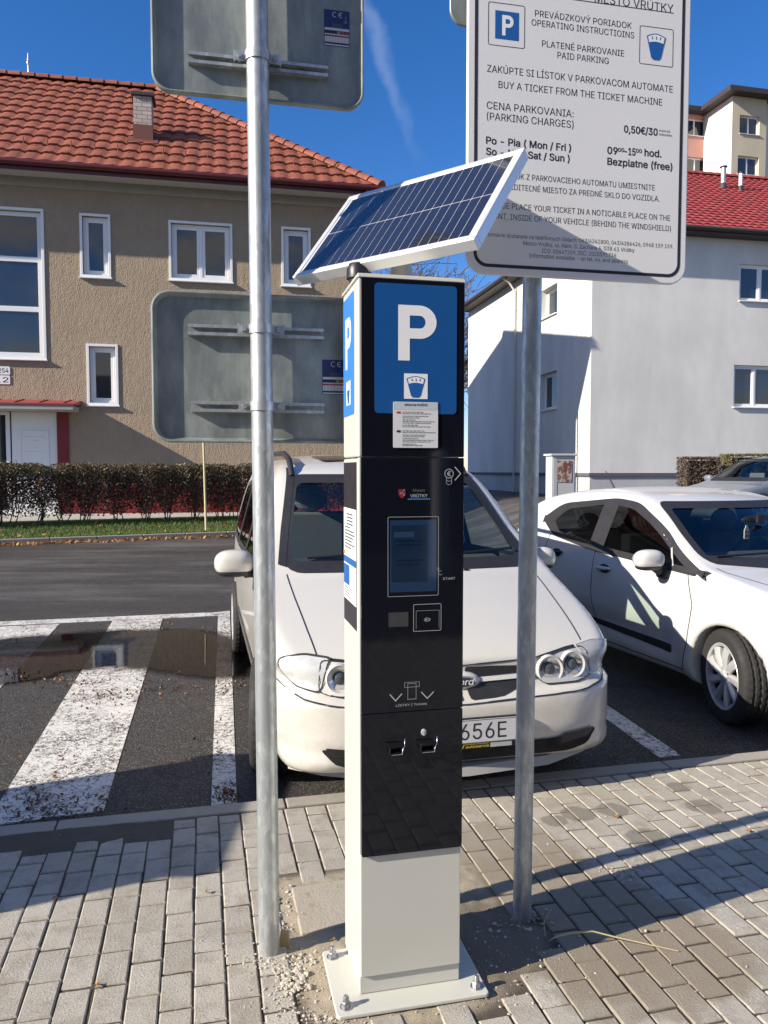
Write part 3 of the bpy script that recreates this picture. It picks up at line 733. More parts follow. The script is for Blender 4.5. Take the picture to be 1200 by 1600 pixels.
for a, r in ((.12, .035), (.30, .045), (.50, .045), (.70, .075), (.90, .04)):
    for q in stroke([(SF(a, 0)[0]+r*sw_*math.cos(t*.45), SF(0, .065)[1]+r*sw_*math.sin(t*.45)) for t in range(14)], .0012, True): m.add([fx(*w_, .0009) for w_ in q], [(0, 1, 2, 3)], 2)
def emis(name, col, e):
    t = NT(name); return t.done(t.bsdf(col, .08, 0, None, Emission_Color=(*col, 1), Emission_Strength=e))
m.build('screen_image', [emis('lit_screen', (.007, .018, .042), .05), emis('lit_screen_dark', (.004, .010, .03), .05), emis('lit_screen_pale', (.018, .04, .08), .06)], scr, fix=False)
def outline(pts, wd, mm, h=.0012, closed=True, mi=0, fn=fx):
    for q in stroke(pts, wd, closed): mm.add([fn(*p, h) for p in q], [(0, 1, 2, 3)], mi)
g0 = mf(606, 932.5); g1 = mf(685, 807)
m = MB(); outline(rrect(g0[0], g0[1], g1[0], g1[1], .003, 3), .0011, m)
g0 = mf(646, 986.5); g1 = mf(689, 943); outline(rrect(g0[0], g0[1], g1[0], g1[1], .003, 3), .0013, m)
g0 = mf(650, 983); g1 = mf(687, 953); outline([(g0[0], g0[1]), (g0[0], g1[1]), (g1[0]-.002, g1[1]), (g1[0]-.002, g0[1])], .0007, m, closed=False)
cx, cz = mf(667, 968); outline([(cx+.0085*math.cos(t*.35), cz+.0052*math.sin(t*.35)) for t in range(18)], .0009, m)
for k in range(3): outline([(cx+.001+k*.0032+.0022*math.cos(t), cz+.0045*math.sin(t)) for t in (-.9, -.45, 0, .45, .9)], .0008, m, closed=False)
m.add([fx(cx-.0045+a, cz+b, .0012) for a, b in ((0, -.0028), (.0035, -.0028), (.0035, .0028), (0, .0028))], [(0, 1, 2, 3)])
cx, cz = mf(701.5, 740); outline(circ(cx, cz, .0128, 24), .0018, m)
add_text(m, '€', cx-.0062, cx+.006, 0, 0, fx, .0013, .01, 0, (cz-.0075, cz+.0075))
for dz in (-.0135, -.0235): outline([(cx+.0085*math.cos(R(a)), cz+dz+.0085*math.sin(R(a))) for a in range(150, 400, 20)], .0010, m, closed=False)
a, b, c_ = mf(710.5, 729.5), mf(719.5, 740), mf(710.5, 750.5); outline([a, b, c_], .0028, m, closed=False)
a = mf(692, 906); b = mf(711, 905); add_text(m, 'START', a[0], b[0], a[1], .0068, fx, .0012)
cx, cz = mf(688, 895); outline([(cx+.006*math.cos(R(t)), cz+.006*math.sin(R(t))) for t in range(60, 330, 20)], .0009, m, closed=False)
a, b, c_ = mf(683, 886), mf(684.5, 893.5), mf(686, 887); outline([a, b, c_], .001, m, closed=False)
# ticket symbol, chevrons, caption
a, b, c_ = mf(609, 1085), mf(618, 1095), mf(628, 1083.5); outline([a, b, c_], .0030, m, closed=False)
a, b, c_ = mf(658, 1081), mf(667.5, 1091), mf(677.5, 1080.5); outline([a, b, c_], .0030, m, closed=False)
a = mf(632, 1074); b = mf(655, 1065); outline([(a[0], a[1]), (a[0], b[1]), (b[0], b[1]), (b[0], a[1])], .0009, m)
a = mf(637, 1093); b = mf(650, 1067.5); zz = [(a[0]+(b[0]-a[0])*k/8, a[1]+(.0018 if k % 2 else 0)) for k in range(9)]
outline([(a[0], b[1])]+zz+[(b[0], b[1])], .0009, m)
a = mf(618.5, 1104.5); b = mf(667, 1100.5); add_text(m, 'LÍSTKY | Tickets', a[0], b[0], .5*(a[1]+b[1]), .0066, fx, .0012)
m.build('face_print', M['greyprint'], mach, fix=False)
# town emblem
m = MB(); cx, cz = mf(628, 771)
sh = [(cx-.0105, cz+.012), (cx+.0105, cz+.012), (cx+.0105, cz-.002), (cx+.007, cz-.009), (cx, cz-.014), (cx-.007, cz-.009), (cx-.0105, cz-.002)]
m.add([fx(*p, .0008) for p in sh], [tuple(range(7))], 0)
for k in range(9):
    a = random.uniform(-.007, .006); b = random.uniform(-.007, .009); m.add([fx(cx+a+dx, cz+b+dz, .0012) for dx, dz in ((0, 0), (.003, .001), (.002, .0042))], [(0, 1, 2)], 1)
a = mf(641, 777); b = mf(668, 777); add_text(m, 'VRÚTKY', a[0], b[0], a[1], .0085, fx, .0010, .02, 1)
a = mf(645, 768.5); b = mf(664, 768.5); add_text(m, 'Mesto', a[0], b[0], a[1], .0085, fx, .0010, 0, 2)
a = mf(637, 781); b = mf(672, 778.5); m.add([fx(*p, .0010) for p in ((a[0], a[1]), (b[0], a[1]), (b[0], b[1]), (a[0], b[1]))], [(0, 1, 2, 3)], 3)
m.build('town_emblem', [pbr('emblem_red', (.20, .02, .03), .4), pbr('emblem_white', (.40, .40, .41), .4), M['midprint'], pbr('emblem_blue', (.04, .14, .33), .4)], mach, fix=False)
# sensor window between the codes
a = mf(607, 980); b = mf(638, 956); m = MB(); m.add([fx(*p, .0008) for p in rrect(a[0], a[1], b[0], b[1], .001)], [tuple(range(28))]); m.build('reader_window', pbr('smoked_window', (.055, .057, .058), .25, .2, var=.3, scale=60), mach, fix=False)
# two ticket / coin trays: hooded mouths with a lip
for (px0, py0, px1, py1) in ((605, 1178, 631, 1152), (653, 1174, 681, 1148)):
    a = mf(px0, py0); b = mf(px1, py1); x0, x1, z0, z1 = a[0], b[0], a[1], b[1]; W_ = x1-x0; H_ = z1-z0
    tr = MB(); tr.prism([(PY-.0005, z0+.006), (PY-.020, z0+.002), (PY-.022, z0+.006), (PY-.0015, z0+.012)], lambda p, q, h: (h, p, q), x0+.006, x1-.010)
    tr.box((x0+.003, PY-.020, z0+.003), (x0+.006, PY-.0004, z0+H_*.62)); tr.box((x1-.013, PY-.020, z0+.003), (x1-.010, PY-.0004, z0+H_*.62))
    tr.prism([(PY-.0004, z0+H_*.62), (PY-.024, z0+H_*.55), (PY-.026, z0+H_*.60), (PY-.0004, z0+H_*.72)], lambda p, q, h: (h, p, q), x0, x1-.006)
    t_ = tr.build('ticket_tray', pbr('tray_plastic', (.008, .008, .010), .22), mach, bevel=.001)
    tr = MB(); tr.tube([(x1-.011, PY-.0225, z0+.003), (x1-.0075, PY-.0225, z0+H_*.45), (x1-.002, PY-.017, z0+H_*.55), (x1, PY-.012, z0+H_)], .0012, 8); tr.tube([(x0+.008, PY-.0225, z0+.004), (x1-.011, PY-.0225, z0+.004)], .0013, 8)
    tr.build('tray_rim', M['chrome'], t_, smooth=60)
a = mf(662, 1144); m = MB(); m.lathe([(.0, -.004), (.0075, -.004), (.008, -.001), (.008, 0)], lambda x, y, h: (a[0]+x, PY+h, a[1]+y*1.25), 20); m.box((a[0]-.001, PY-.0055, a[1]-.006), (a[0]+.001, PY-.004, a[1]+.006)); m.build('lock', M['greyprint'], mach, smooth=40)
# left side decals
sx_ = lambda p, q, h: (-hx - h, p, q)
sb = (ms(539, 650), ms(554, 445))
dF, dB = ms(553.5, 560)[0], MD/2 - .006
zt_ = ZT-.024; zb_ = bz0 + .004
m = MB(); m.prism(rrect(dF, zb_, dB, zt_, .010), sx_, .0004, .0012); m.build('parking_sign', pbr('blue_vinyl', (.045, .20, .58), .35, var=.04), mach)
dm = .5*(dF+dB)
m = MB(); add_P(m, -(dm+.046), -(dm-.046), a2[1]-.004, a0[1]-.004, lambda p, q, h: (-hx-h, -p, q), .0016); m.build('letter', M['white'], mach, fix=False)
meter_icon(lambda p, q, h: (-hx-h, -p, q), -(dm+.034), q0[1]-.006, -(dm-.034), q1[1]-.006, .0016, mach)
zk0, zk1 = ms(556, 985)[1], ms(556, 722)[1]; kF = FY+.030; kB = MD/2-.004
m = MB(); m.add([sx_(p, q, .0006) for p, q in ((kF, zk0), (kB, zk0), (kB, zk1), (kF, zk1))], [(0, 1, 2, 3)]); m.build('side_panel', pbr('side_panel_dark', (.022, .020, .026), .35), mach, fix=False)
zs0, zs1 = ms(556, 948)[1], ms(556, 797)[1]; pF, pB = kF+.006, kB-.004
m = MB(); m.prism([(pF, zs0), (pB, zs0), (pB, zs1), (pF, zs1)], sx_, .0006, .0014); stk = m.build('tariff_sticker', M['white'], mach)
KF = lambda a, b: (pB+(pF-pB)*a, zs0+(zs1-zs0)*b)
m = MB()
def rectK(a0, b0, a1, b1, mi): m.add([sx_(*KF(a, b), .0018+.0003*mi) for a, b in ((a0, b0), (a1, b0), (a1, b1), (a0, b1))], [(0, 1, 2, 3)], mi)
rectK(0, .40, 1, .475, 0); rectK(0, .165, .48, .385, 0); rectK(.52, .27, .97, .385, 1); rectK(.52, .165, .97, .26, 1)
for k in range(11): rectK(.12 if k > 3 else .25, .93-k*.036, random.uniform(.5, .9) if k > 3 else .75, .948-k*.036, 2)
for k in range(4): rectK(.06, .13-k*.03, random.uniform(.5, .75), .142-k*.03, 2)
rectK(.0, .49, .10, .53, 3)
m.build('print', [M['blue'], pbr('pale_blue_print', (.62, .68, .74), .5), pbr('small_print', (.10, .105, .11), .6), M['orange']], stk, fix=False)
# solar panel on its mast
mt = tol(hit(627, 420, mc + my*.07, my)); mxl = mt[0]
PAZ = -.651; TL = .859; PWd, PHt = .672, .439; pc = tol(np.array([.06, 2.40, 2.332]))
a_ = PAZ - YM
pu = Vector((math.cos(a_), math.sin(a_), 0)); pv = Vector((-math.sin(a_)*math.cos(TL), math.cos(a_)*math.cos(TL), math.sin(TL))); pn = pu.cross(pv)   # pn faces the sun
pcv = Vector(pc)
def PP(p, q, h): return pcv + pu*p + pv*q + pn*h
sp = MB(); fwid = .020; th = .036
for (x0, y0, x1, y1) in ((-PWd/2, -PHt/2, PWd/2, -PHt/2+fwid), (-PWd/2, PHt/2-fwid, PWd/2, PHt/2), (-PWd/2, -PHt/2+fwid, -PWd/2+fwid, PHt/2-fwid), (PWd/2-fwid, -PHt/2+fwid, PWd/2, PHt/2-fwid)):
    sp.prism([(x0, y0), (x1, y0), (x1, y1), (x0, y1)], PP, -th, 0)
panel = sp.build('solar_panel', M['alu'], mach, bevel=.0025)
sp = MB(); sp.prism([(-PWd/2+.004, -PHt/2+.004), (PWd/2-.004, -PHt/2+.004), (PWd/2-.004, PHt/2-.004), (-PWd/2+.004, PHt/2-.004)], PP, -.031, -.027); sp.build('backing_sheet', M['white'], panel)
cxw, cyw = PWd/2-fwid, PHt/2-fwid
sp = MB(); sp.add([PP(p, q, -.003) for p, q in ((-cxw, -cyw), (cxw, -cyw), (cxw, cyw), (-cxw, cyw))], [(0, 1, 2, 3)], 0)
ncol = 18
mgx, mgy = .008, .008
for k in range(ncol):
    xa = -cxw+mgx + (2*(cxw-mgx))*k/ncol; xb = -cxw+mgx + (2*(cxw-mgx))*(k+1)/ncol
    for (ya, yb) in ((-cyw+mgy, -.0017), (.0017, cyw-mgy)):
        sp.add([PP(p, q, -.0022) for p, q in ((xa+.0012, ya), (xb-.0012, ya), (xb-.0012, yb), (xa+.0012, yb))], [(0, 1, 2, 3)], 1)
def _cell():
    t = NT('solar_cell'); f = t.noise(5, 3)
    return t.done(t.bsdf(t.mix(f, (.013, .014, .024), (.022, .024, .038)), .12, 0, None, Coat_Weight=1.0, Coat_Roughness=.03))
sp.build('cells', [pbr('panel_backsheet', (.50, .51, .53), .25, var=.03), _cell()], panel, fix=False)
ms_ = MB(); ztop = (pcv - pn*.05).z
zend = ztop - .06
ms_.tube([(mxl, .07, ZT+.004), (mxl, .07, zend)], .0315, 24); ms_.build('mast', pbr('pale_mast', (.50, .50, .45), .45, .3), mach, smooth=40)
cl = MB(); v0 = Vector((mxl, .07, zend-.03)); v1 = pcv - pn*.040
cl.tube([v0, v1], .028, 16); cl.prism([(-.09, -.07), (.09, -.07), (.09, .07), (-.09, .07)], PP, -.048, -.0365); cl.build('mast_bracket', M['galv'], mach, smooth=40)
g_ = tol(hit(562, 428, mc + my*.03, my))
cl = MB(); cl.lathe([(.028, ZT+.004), (.028, ZT+.030), (.036, ZT+.034), (.036, ZT+.062), (.028, ZT+.078), (0, ZT+.082)], lambda x, y, h: (g_[0]+x, .05+y, h), 24); cl.build('antenna_dome', M['black'], mach, smooth=50)

# ------------------------------------------------------------------ sign posts
def band(mm, c, yaw, z, r, hgt=.032, ear=.03):
    """pole clamp: ring plus two bolted ears"""
    mm.lathe([(r+.001, z-hgt/2), (r+.005, z-hgt/2), (r+.005, z+hgt/2), (r+.001, z+hgt/2)], lambda x, y, h: (c[0]+x, c[1]+y, h), 28, closed=True)
def panel_rim(mm, P3, poly, depth, thick=.003):
    """sheet with a rim folded towards +h"""
    n = len(poly); cxm = sum(p for p, q in poly)/n; czm = sum(q for p, q in poly)/n
    inn = [(p-(p-cxm)*.0, q) for p, q in poly]
    def inset(poly, d):
        out = []
        for i in range(n):
            a = Vector(poly[i-1]); b = Vector(poly[i]); c = Vector(poly[(i+1) % n]); t = (c-a).normalized(); out.append(tuple(b + Vector((-t.y, t.x))*d))
        return out
    i1 = inset(poly, thick); i2 = inset(poly, .014)
    L = [[P3(p, q, 0) for p, q in poly], [P3(p, q, depth) for p, q in poly], [P3(p, q, depth) for p, q in i1], [P3(p, q, .004) for p, q in i2]]
    vs = sum(L, []); fs = []
    for r in range(3):
        for i in range(n): fs.append((r*n+i, r*n+(i+1) % n, (r+1)*n+(i+1) % n, (r+1)*n+i))
    fs.append(tuple(range(3*n, 4*n))); fs.append(tuple(range(n))[::-1])
    mm.add(vs, fs)
    lp = [P3(p, q, depth) for p, q in inset(poly, .0025)]; mm.tube(list(lp)+[lp[0], lp[1]], .0048, 8, 0, False)
def sticker(parent, P3, x0, z0, x1, z1, h):
    """conformity sticker: dark blue head with CE, coloured table below"""
    w_, hh = x1-x0, z1-z0; F = lambda a, b: (x0+a*w_, z0+b*hh); mm = MB()
    def rc(a0, b0, a1, b1, mi, dh=0): mm.add([P3(*F(a, b), h+.0004+dh) for a, b in ((a0, b0), (a1, b0), (a1, b1), (a0, b1))], [(0, 1, 2, 3)], mi)
    rc(0, 0, 1, 1, 0)
    rc(.02, .43, .98, .50, 1, .0005); rc(.02, .305, .98, .335, 1, .0005); rc(.02, .10, .98, .26, 1, .0005); rc(.02, .015, .98, .05, 1, .0005)
    for k, c in enumerate((2, 2, 2, 3, 4, 4)): rc(.03+k*.16, .345, .15+k*.16, .415, c, .0005)
    rc(.02, .27, .98, .30, 4, .0005)
    for k in range(8): rc(.09+k*.12, .10, .10+k*.12, .26, 2, .0009)
    for cx in (.42, .66):
        for q in stroke([(F(cx, 0)[0]+.088*w_*math.cos(R(t)), F(0, .87)[1]+.088*w_*math.sin(R(t))) for t in range(60, 301, 20)], .022*w_): mm.add([P3(*p, h+.001) for p in q], [(0, 1, 2, 3)], 1)
    rc(.58, .862, .68, .878, 1, .0005); rc(.82, .70, .86, .86, 5, .0005); rc(.77, .66, .91, .71, 5, .0005)
    for k in range(3): rc(.30, .60-k*.045, .70, .615-k*.045, 5, .0005)
    return mm.build('conformity_sticker', [M['bluedark'], pbr('sticker_white', (.55, .55, .57), .5), M['ink'], pbr('sticker_green', (.2, .3, .06), .5), pbr('sticker_maroon', (.35, .05, .05), .5), M['midprint']], parent, fix=False)
# left post with the two signs seen from behind
LB = gp(421, 1486); PRAD = .0335
post = thing('sign_post', 'galvanised post at the left carrying two road signs seen from behind', 'sign post', (LB[0], LB[1], 0), 0)
lean = Vector((-.0048, 0, 1)).normalized()
m = MB(); m.tube([Vector((0, 0, -.05)), lean*3.6], PRAD, 40); m.build('pole', M['galv'], post, smooth=60)
YS = R(12.0); sxv = Vector((math.cos(YS), math.sin(YS), 0)); syv = Vector((-math.sin(YS), math.cos(YS), 0))
def leftsign(pxs, rails, name_lab, stick):
    ofs = PRAD + .030
    (l, t), (r_, b) = pxs
    zc = None
    p0 = LB + np.array(syv)*ofs
    A = hit(l, t, p0, np.array(syv)); B = hit(r_, b, p0, np.array(syv))
    x0 = float((A-LB) @ np.array(sxv)); x1 = float((B-LB) @ np.array(sxv)); z1, z0 = A[2], B[2]
    off = Vector((lean.x*(z0+z1)/2, 0, 0))
    P3 = lambda p, q, h: sxv*p + syv*(ofs - h) + Vector((0, 0, q))
    mm = MB(); panel_rim(mm, P3, rrect(x0, z0, x1, z1, .055, 8), .020)
    sg = mm.build('sign_panel', M['signback'], post, smooth=35, label=name_lab)
    for (xa, xb, py) in rails:
        q = hit(410, py, LB, np.array(syv)); zz = q[2]; xa = float((hit(xa, py, p0, np.array(syv))-LB) @ np.array(sxv)); xb = float((hit(xb, py, p0, np.array(syv))-LB) @ np.array(sxv))
        rl = MB(); hh = .0165
        rl.prism([(-hh, .0045), (-hh, .026), (-.007, .026), (-.007, .0235), (-hh+.0025, .0235), (-hh+.0025, .0065), (hh-.0025, .0065), (hh-.0025, .0235), (.007, .0235), (.007, .026), (hh, .026), (hh, .0045)], lambda p, q_, h: P3(h, zz+p, q_), xa, xb)
        rr_ = rl.build('mounting_rail', M['galv'], sg)
        cb = MB(); cx_ = lean.x*zz
        cb.lathe([(PRAD+.0008, zz-.014), (PRAD+.0045, zz-.014), (PRAD+.0045, zz+.014), (PRAD+.0008, zz+.014)], lambda x, y, h: (cx_+x, y, h), 32, closed=True)
        for sgn in (-1, 1):
            cb.box((min(sgn*(PRAD+.001), sgn*(PRAD+.034)), -.002, -.014), (max(sgn*(PRAD+.001), sgn*(PRAD+.034)), .0025, .014), 0, Matrix.Translation((cx_, 0, zz)) @ Matrix.Rotation(YS, 4, 'Z'))
            bb = Matrix.Translation((cx_, 0, zz)) @ Matrix.Rotation(YS, 4, 'Z') @ Matrix.Translation((sgn*(PRAD+.020), 0, 0))
            cb.lathe([(0, -.011), (.008, -.011), (.009, -.003), (.009, 0)], lambda x, y, h: tuple(bb @ Vector((x, h, y))), 6)
            cb.lathe([(.0045, .0), (.0045, .028)], lambda x, y, h: tuple(bb @ Vector((x, h, y))), 10)
            cb.box((sgn*(PRAD+.036)-.002, .0, -.017), (sgn*(PRAD+.036)+.002, .012, .017), 0, Matrix.Translation((cx_, 0, zz)) @ Matrix.Rotation(YS, 4, 'Z'))
        cb.build('pole_clamp', M['galv'], post, smooth=35)
    (sa, sb_), (sc_, sd) = stick
    A = hit(sa, sb_, p0, np.array(syv)); B = hit(sc_, sd, p0, np.array(syv))
    sticker(sg, P3, float((A-LB) @ np.array(sxv)), B[2], float((B-LB) @ np.array(sxv)), A[2], .0045)
leftsign(((234, -170), (566, 177)), [(294, 511, 90), (294, 511, -95)], 'grey back of the upper road sign', ((506, 15), (546, 76)))
leftsign(((237, 455), (580, 693)), [(294, 504, 515), (299, 505, 635)], 'grey back of the lower road sign', ((503, 562), (545, 617)))
# right post with the tariff board
RB = gp(815.5, 1432); PR2 = .0315
post2 = thing('information_sign', 'white parking information board with black border on a galvanised post', 'sign', (RB[0], RB[1], 0), 0)
m = MB(); m.tube([(0, 0, -.05), (.022, 0, 3.55)], PR2, 40); m.build('pole', M['galv'], post2, smooth=60)
YB = R(12.0); bxv = np.array([math.cos(YB), math.sin(YB), 0]); byv = np.array([-math.sin(YB), math.cos(YB), 0])
bp0 = RB - byv*(PR2+.040)
def bf(px, py):
    q = hit(px, py, bp0, byv) - RB; return (float(q @ bxv), float(q[2]))
BX0 = .5*(bf(733, 60)[0] + bf(727, 400)[0]); BX1 = .5*(bf(1078, 60)[0]+bf(1073, 400)[0]); BZ0 = .5*(bf(780, 430)[1]+bf(1040, 443)[1]); BZ1 = BZ0 + 1.12
P3 = lambda p, q, h: Vector(bxv)*p + Vector(byv)*(-(PR2+.040) - h) + Vector((0, 0, q))
m = MB(); m.prism(rrect(BX0, BZ0, BX1, BZ1, .062, 10), P3, -.016, 0)
def _board():
    t = NT('reflective_white_sheet'); f = t.noise(2.5, 5, .6); g = t.noise(60, 4, .7)
    return t.done(t.bsdf(t.mix(f, (.71, .71, .715), (.76, .76, .765)), .32, 0, t.bump(g, .02, .002)))
M['board'] = _board()
board = m.build('sign_board', M['board'], post2, bevel=.004, smooth=40)
m = MB(); ins, wl = .0225, .0105
oo = rrect(BX0+ins, BZ0+ins, BX1-ins, BZ1-ins, .045, 10); ii = rrect(BX0+ins+wl, BZ0+ins+wl, BX1-ins-wl, BZ1-ins-wl, .036, 10); n = len(oo)
m.add([P3(*p, .0006) for p in oo+ii], [(i, (i+1) % n, n+(i+1) % n, n+i) for i in range(n)]); m.build('border', M['ink'], board, fix=False)
m = MB()
LINES = [("PREVÁDZKOVÝ PORIADOK", 835.8, 25.8, 986.7, 45, 10, 0), ("OPERATING INSTRUCTIOINS", 830.4, 39.6, 990.8, 60.4, 10, 0), ("PLATENÉ PARKOVANIE", 846.7, 73, 975, 88.3, 10, 0), ("PAID PARKING", 870.8, 90.8, 951, 100.4, 10, 0),
 ("ZAKÚPTE SI LÍSTOK V PARKOVACOM AUTOMATE", 761, 112.5, 1051, 144.6, 11, 0), ("BUY A TICKET FROM THE TICKET MACHINE", 778.8, 138.8, 1034.6, 163.8, 11, 0), ("CENA PARKOVANIA:", 760.4, 170.8, 896, 182.5, 11.5, 0), ("(PARKING CHARGES)", 760.4, 188, 896, 199, 11.5, 0),
 ("0,50€/30", 975, 208, 1027, 211, 11, 1), ("minút", 1030, 206, 1047, 207.5, 4, 0), ("minutes", 1030, 212, 1050, 213.5, 4, 0),
 ("Po - Pia ( Mon / Fri )", 759.6, 225, 891.7, 236, 11, 1), ("So - Ne ( Sat / Sun )", 759.6, 242.5, 889.6, 252.5, 11, 1),
 ("09", 949, 240.4, 964.5, 241.4, 11, 1), ("00", 965.5, 237, 975, 237.6, 6, 1), ("-15", 976, 241.9, 992.5, 243, 11, 1), ("00", 993.5, 238.6, 1002.5, 239.2, 6, 1), ("hod.", 1007, 244, 1033, 245.8, 11, 1), ("Bezplatne (free)", 949, 258.3, 1050, 265.4, 11, 1),
 ("LÍSTOK Z PARKOVACIEHO AUTOMATU UMIESTNITE", 784, 280.5, 1023, 295.4, 9, 0), ("NA VIDITEĽNÉ MIESTO ZA PREDNÉ SKLO DO VOZIDLA.", 775, 298, 1030.4, 312, 9, 0),
 ("PLEASE PLACE YOUR TICKET IN A NOTICABLE PLACE ON THE", 760, 328.3, 1047, 341, 9, 0), ("FRONT, INSIDE OF YOUR VEHICLE (BEHIND THE WINDSHIELD)", 759, 345, 1048, 357.5, 9, 0),
 ("Informácie dostanete na telefónnych číslach: 043/4241800, 043/4286426, 0948 159 159.", 752, 372, 1052, 385, 6.3, 0), ("Mesto Vrútky, ul. Nám. S. Zachara 4, 038 61 Vrútky", 817.5, 384, 991, 393, 6.3, 0), ("IČO: 00647209, DIČ: 2020591716", 846.7, 396, 962.5, 401, 6.3, 0), ("Information available - on tel. no. and address", 827, 404, 981, 410, 6.3, 0),
 ("MESTO VRÚTKY", 929, 4, 1052, 19, 13, 0)]
for s_, xa, ya, xb, yb, cap, bold in LINES:
    A = bf(xa, ya); B = bf(xb, yb); C_ = bf(xa, ya-cap)
    add_text(m, s_, A[0], B[0], .5*(A[1]+B[1]), C_[1]-A[1], P3, .0003, .030 if bold else 0)
A = bf(1052.5, 21.5); B = bf(905, 1.5)
m.add([P3(*p, .0003) for p in ((B[0]-.12, A[1]), (A[0], A[1]), (A[0], A[1]+.0028), (B[0]-.12, A[1]+.0028))], [(0, 1, 2, 3)])
m.build('lettering', M['ink'], board, fix=False)
m = MB()
A = bf(763, 69.3); B = bf(820, 10); outline(rrect(A[0], A[1], B[0], B[1], .006, 4), .0022, m, .0003, fn=P3); m.build('symbol_frame', M['ink'], board, fix=False); m = MB()
A = bf(999, 99); B = bf(1052, 46.7); outline(rrect(A[0], A[1], B[0], B[1], .006, 4), .0022, m, .0003, fn=P3)
m.build('symbol_frame', M['ink'], board, fix=False)
A = bf(773.5, 60); B = bf(811, 20.5); m = MB(); m.add([P3(*p, .0003) for p in ((A[0], A[1]), (B[0], A[1]), (B[0], B[1]), (A[0], B[1]))], [(0, 1, 2, 3)], 0)
W_ = B[0]-A[0]; H_ = B[1]-A[1]; add_P(m, A[0]+W_*.29, A[0]+W_*.77, A[1]+H_*.14, A[1]+H_*.86, P3, .0006, 1); m.build('parking_symbol', [M['blue'], M['white']], board, fix=False)
A = bf(1006, 94); B = bf(1044, 50.5); meter_icon(P3, A[0], A[1], B[0], B[1], .0004, board, square=False)
for zz in (BZ0+.16, BZ1-.2):
    m = MB()
    m.prism([(-.016, -.017), (.016, -.017), (.016, -.0385), (-.016, -.0385)], lambda p, q, h: P3(h, zz+p, q), BX0+.1, BX1-.1); m.build('mounting_rail', M['galv'], post2); m = MB()
    m.lathe([(PR2+.0008, zz-.014), (PR2+.0045, zz-.014), (PR2+.0045, zz+.014), (PR2+.0008, zz+.014)], lambda x, y, h: (x+.022*zz/3.55, y, h), 32, closed=True); m.build('pole_clamp', M['galv'], post2, smooth=40)
# second plate clamped to the far side of the same post
q = hit(703, 38, RB + byv*.045, byv) - RB; xL = float(q @ bxv); zL = float(q[2])
Q3 = lambda p, q_, h: Vector(bxv)*p + Vector(byv)*(PR2+.012+h) + Vector((0, 0, q_))
m = MB(); m.prism(rrect(xL, zL, xL+.50, zL+.50, .05, 8), Q3, 0, .012); m.build('rear_sign_panel', M['signback'], post2, bevel=.003, smooth=40)
# ------------------------------------------------------------------ houses
def facade_frame(origin, yaw):
    o = np.array(origin, float); a = np.array([math.cos(yaw), math.sin(yaw), 0]); b = np.array([-math.sin(yaw), math.cos(yaw), 0])
    return o, a, b
def wall_holes(mm, fn, x0, x1, z0, z1, holes, depth, mi=0, rmi=None):
    """wall sheet in (x,z) with rectangular openings and their reveals, fn(x,d,z), d>0 goes into the wall"""
    rmi = mi if rmi is None else rmi
    X = sorted({x0, x1, *[h[0] for h in holes], *[h[2] for h in holes]}); Z = sorted({z0, z1, *[h[1] for h in holes], *[h[3] for h in holes]})
    X = [v for v in X if x0 <= v <= x1]; Z = [v for v in Z if z0 <= v <= z1]
    for i in range(len(X)-1):
        for j in range(len(Z)-1):
            cx, cz = (X[i]+X[i+1])/2, (Z[j]+Z[j+1])/2
            if any(h[0] < cx < h[2] and h[1] < cz < h[3] for h in holes): continue
            mm.add([fn(X[i], 0, Z[j]), fn(X[i+1], 0, Z[j]), fn(X[i+1], 0, Z[j+1]), fn(X[i], 0, Z[j+1])], [(0, 1, 2, 3)], mi)
    for (a, b, c, d) in holes:
        mm.add([fn(a, 0, b), fn(c, 0, b), fn(c, 0, d), fn(a, 0, d), fn(a, depth, b), fn(c, depth, b), fn(c, depth, d), fn(a, depth, d)], [(0, 4, 5, 1), (1, 5, 6, 2), (2, 6, 7, 3), (3, 7, 4, 0), (4, 7, 6, 5)], rmi)
def bar(mm, fn, x0, x1, d0, d1, z0, z1, mi=0):
    mm.add([fn(x0,d0,z0), fn(x1,d0,z0), fn(x1,d1,z0), fn(x0,d1,z0), fn(x0,d0,z1), fn(x1,d0,z1), fn(x1,d1,z1), fn(x0,d1,z1)], [(3,2,1,0),(4,5,6,7),(0,1,5,4),(1,2,6,5),(2,3,7,6),(3,0,4,7)], mi)
def ring(mm, fn, x0, x1, z0, z1, w_, d0, d1, mi=0):
    bar(mm, fn, x0, x1, d0, d1, z0, z0+w_, mi); bar(mm, fn, x0, x1, d0, d1, z1-w_, z1, mi)
    bar(mm, fn, x0, x0+w_, d0, d1, z0+w_, z1-w_, mi); bar(mm, fn, x1-w_, x1, d0, d1, z0+w_, z1-w_, mi)
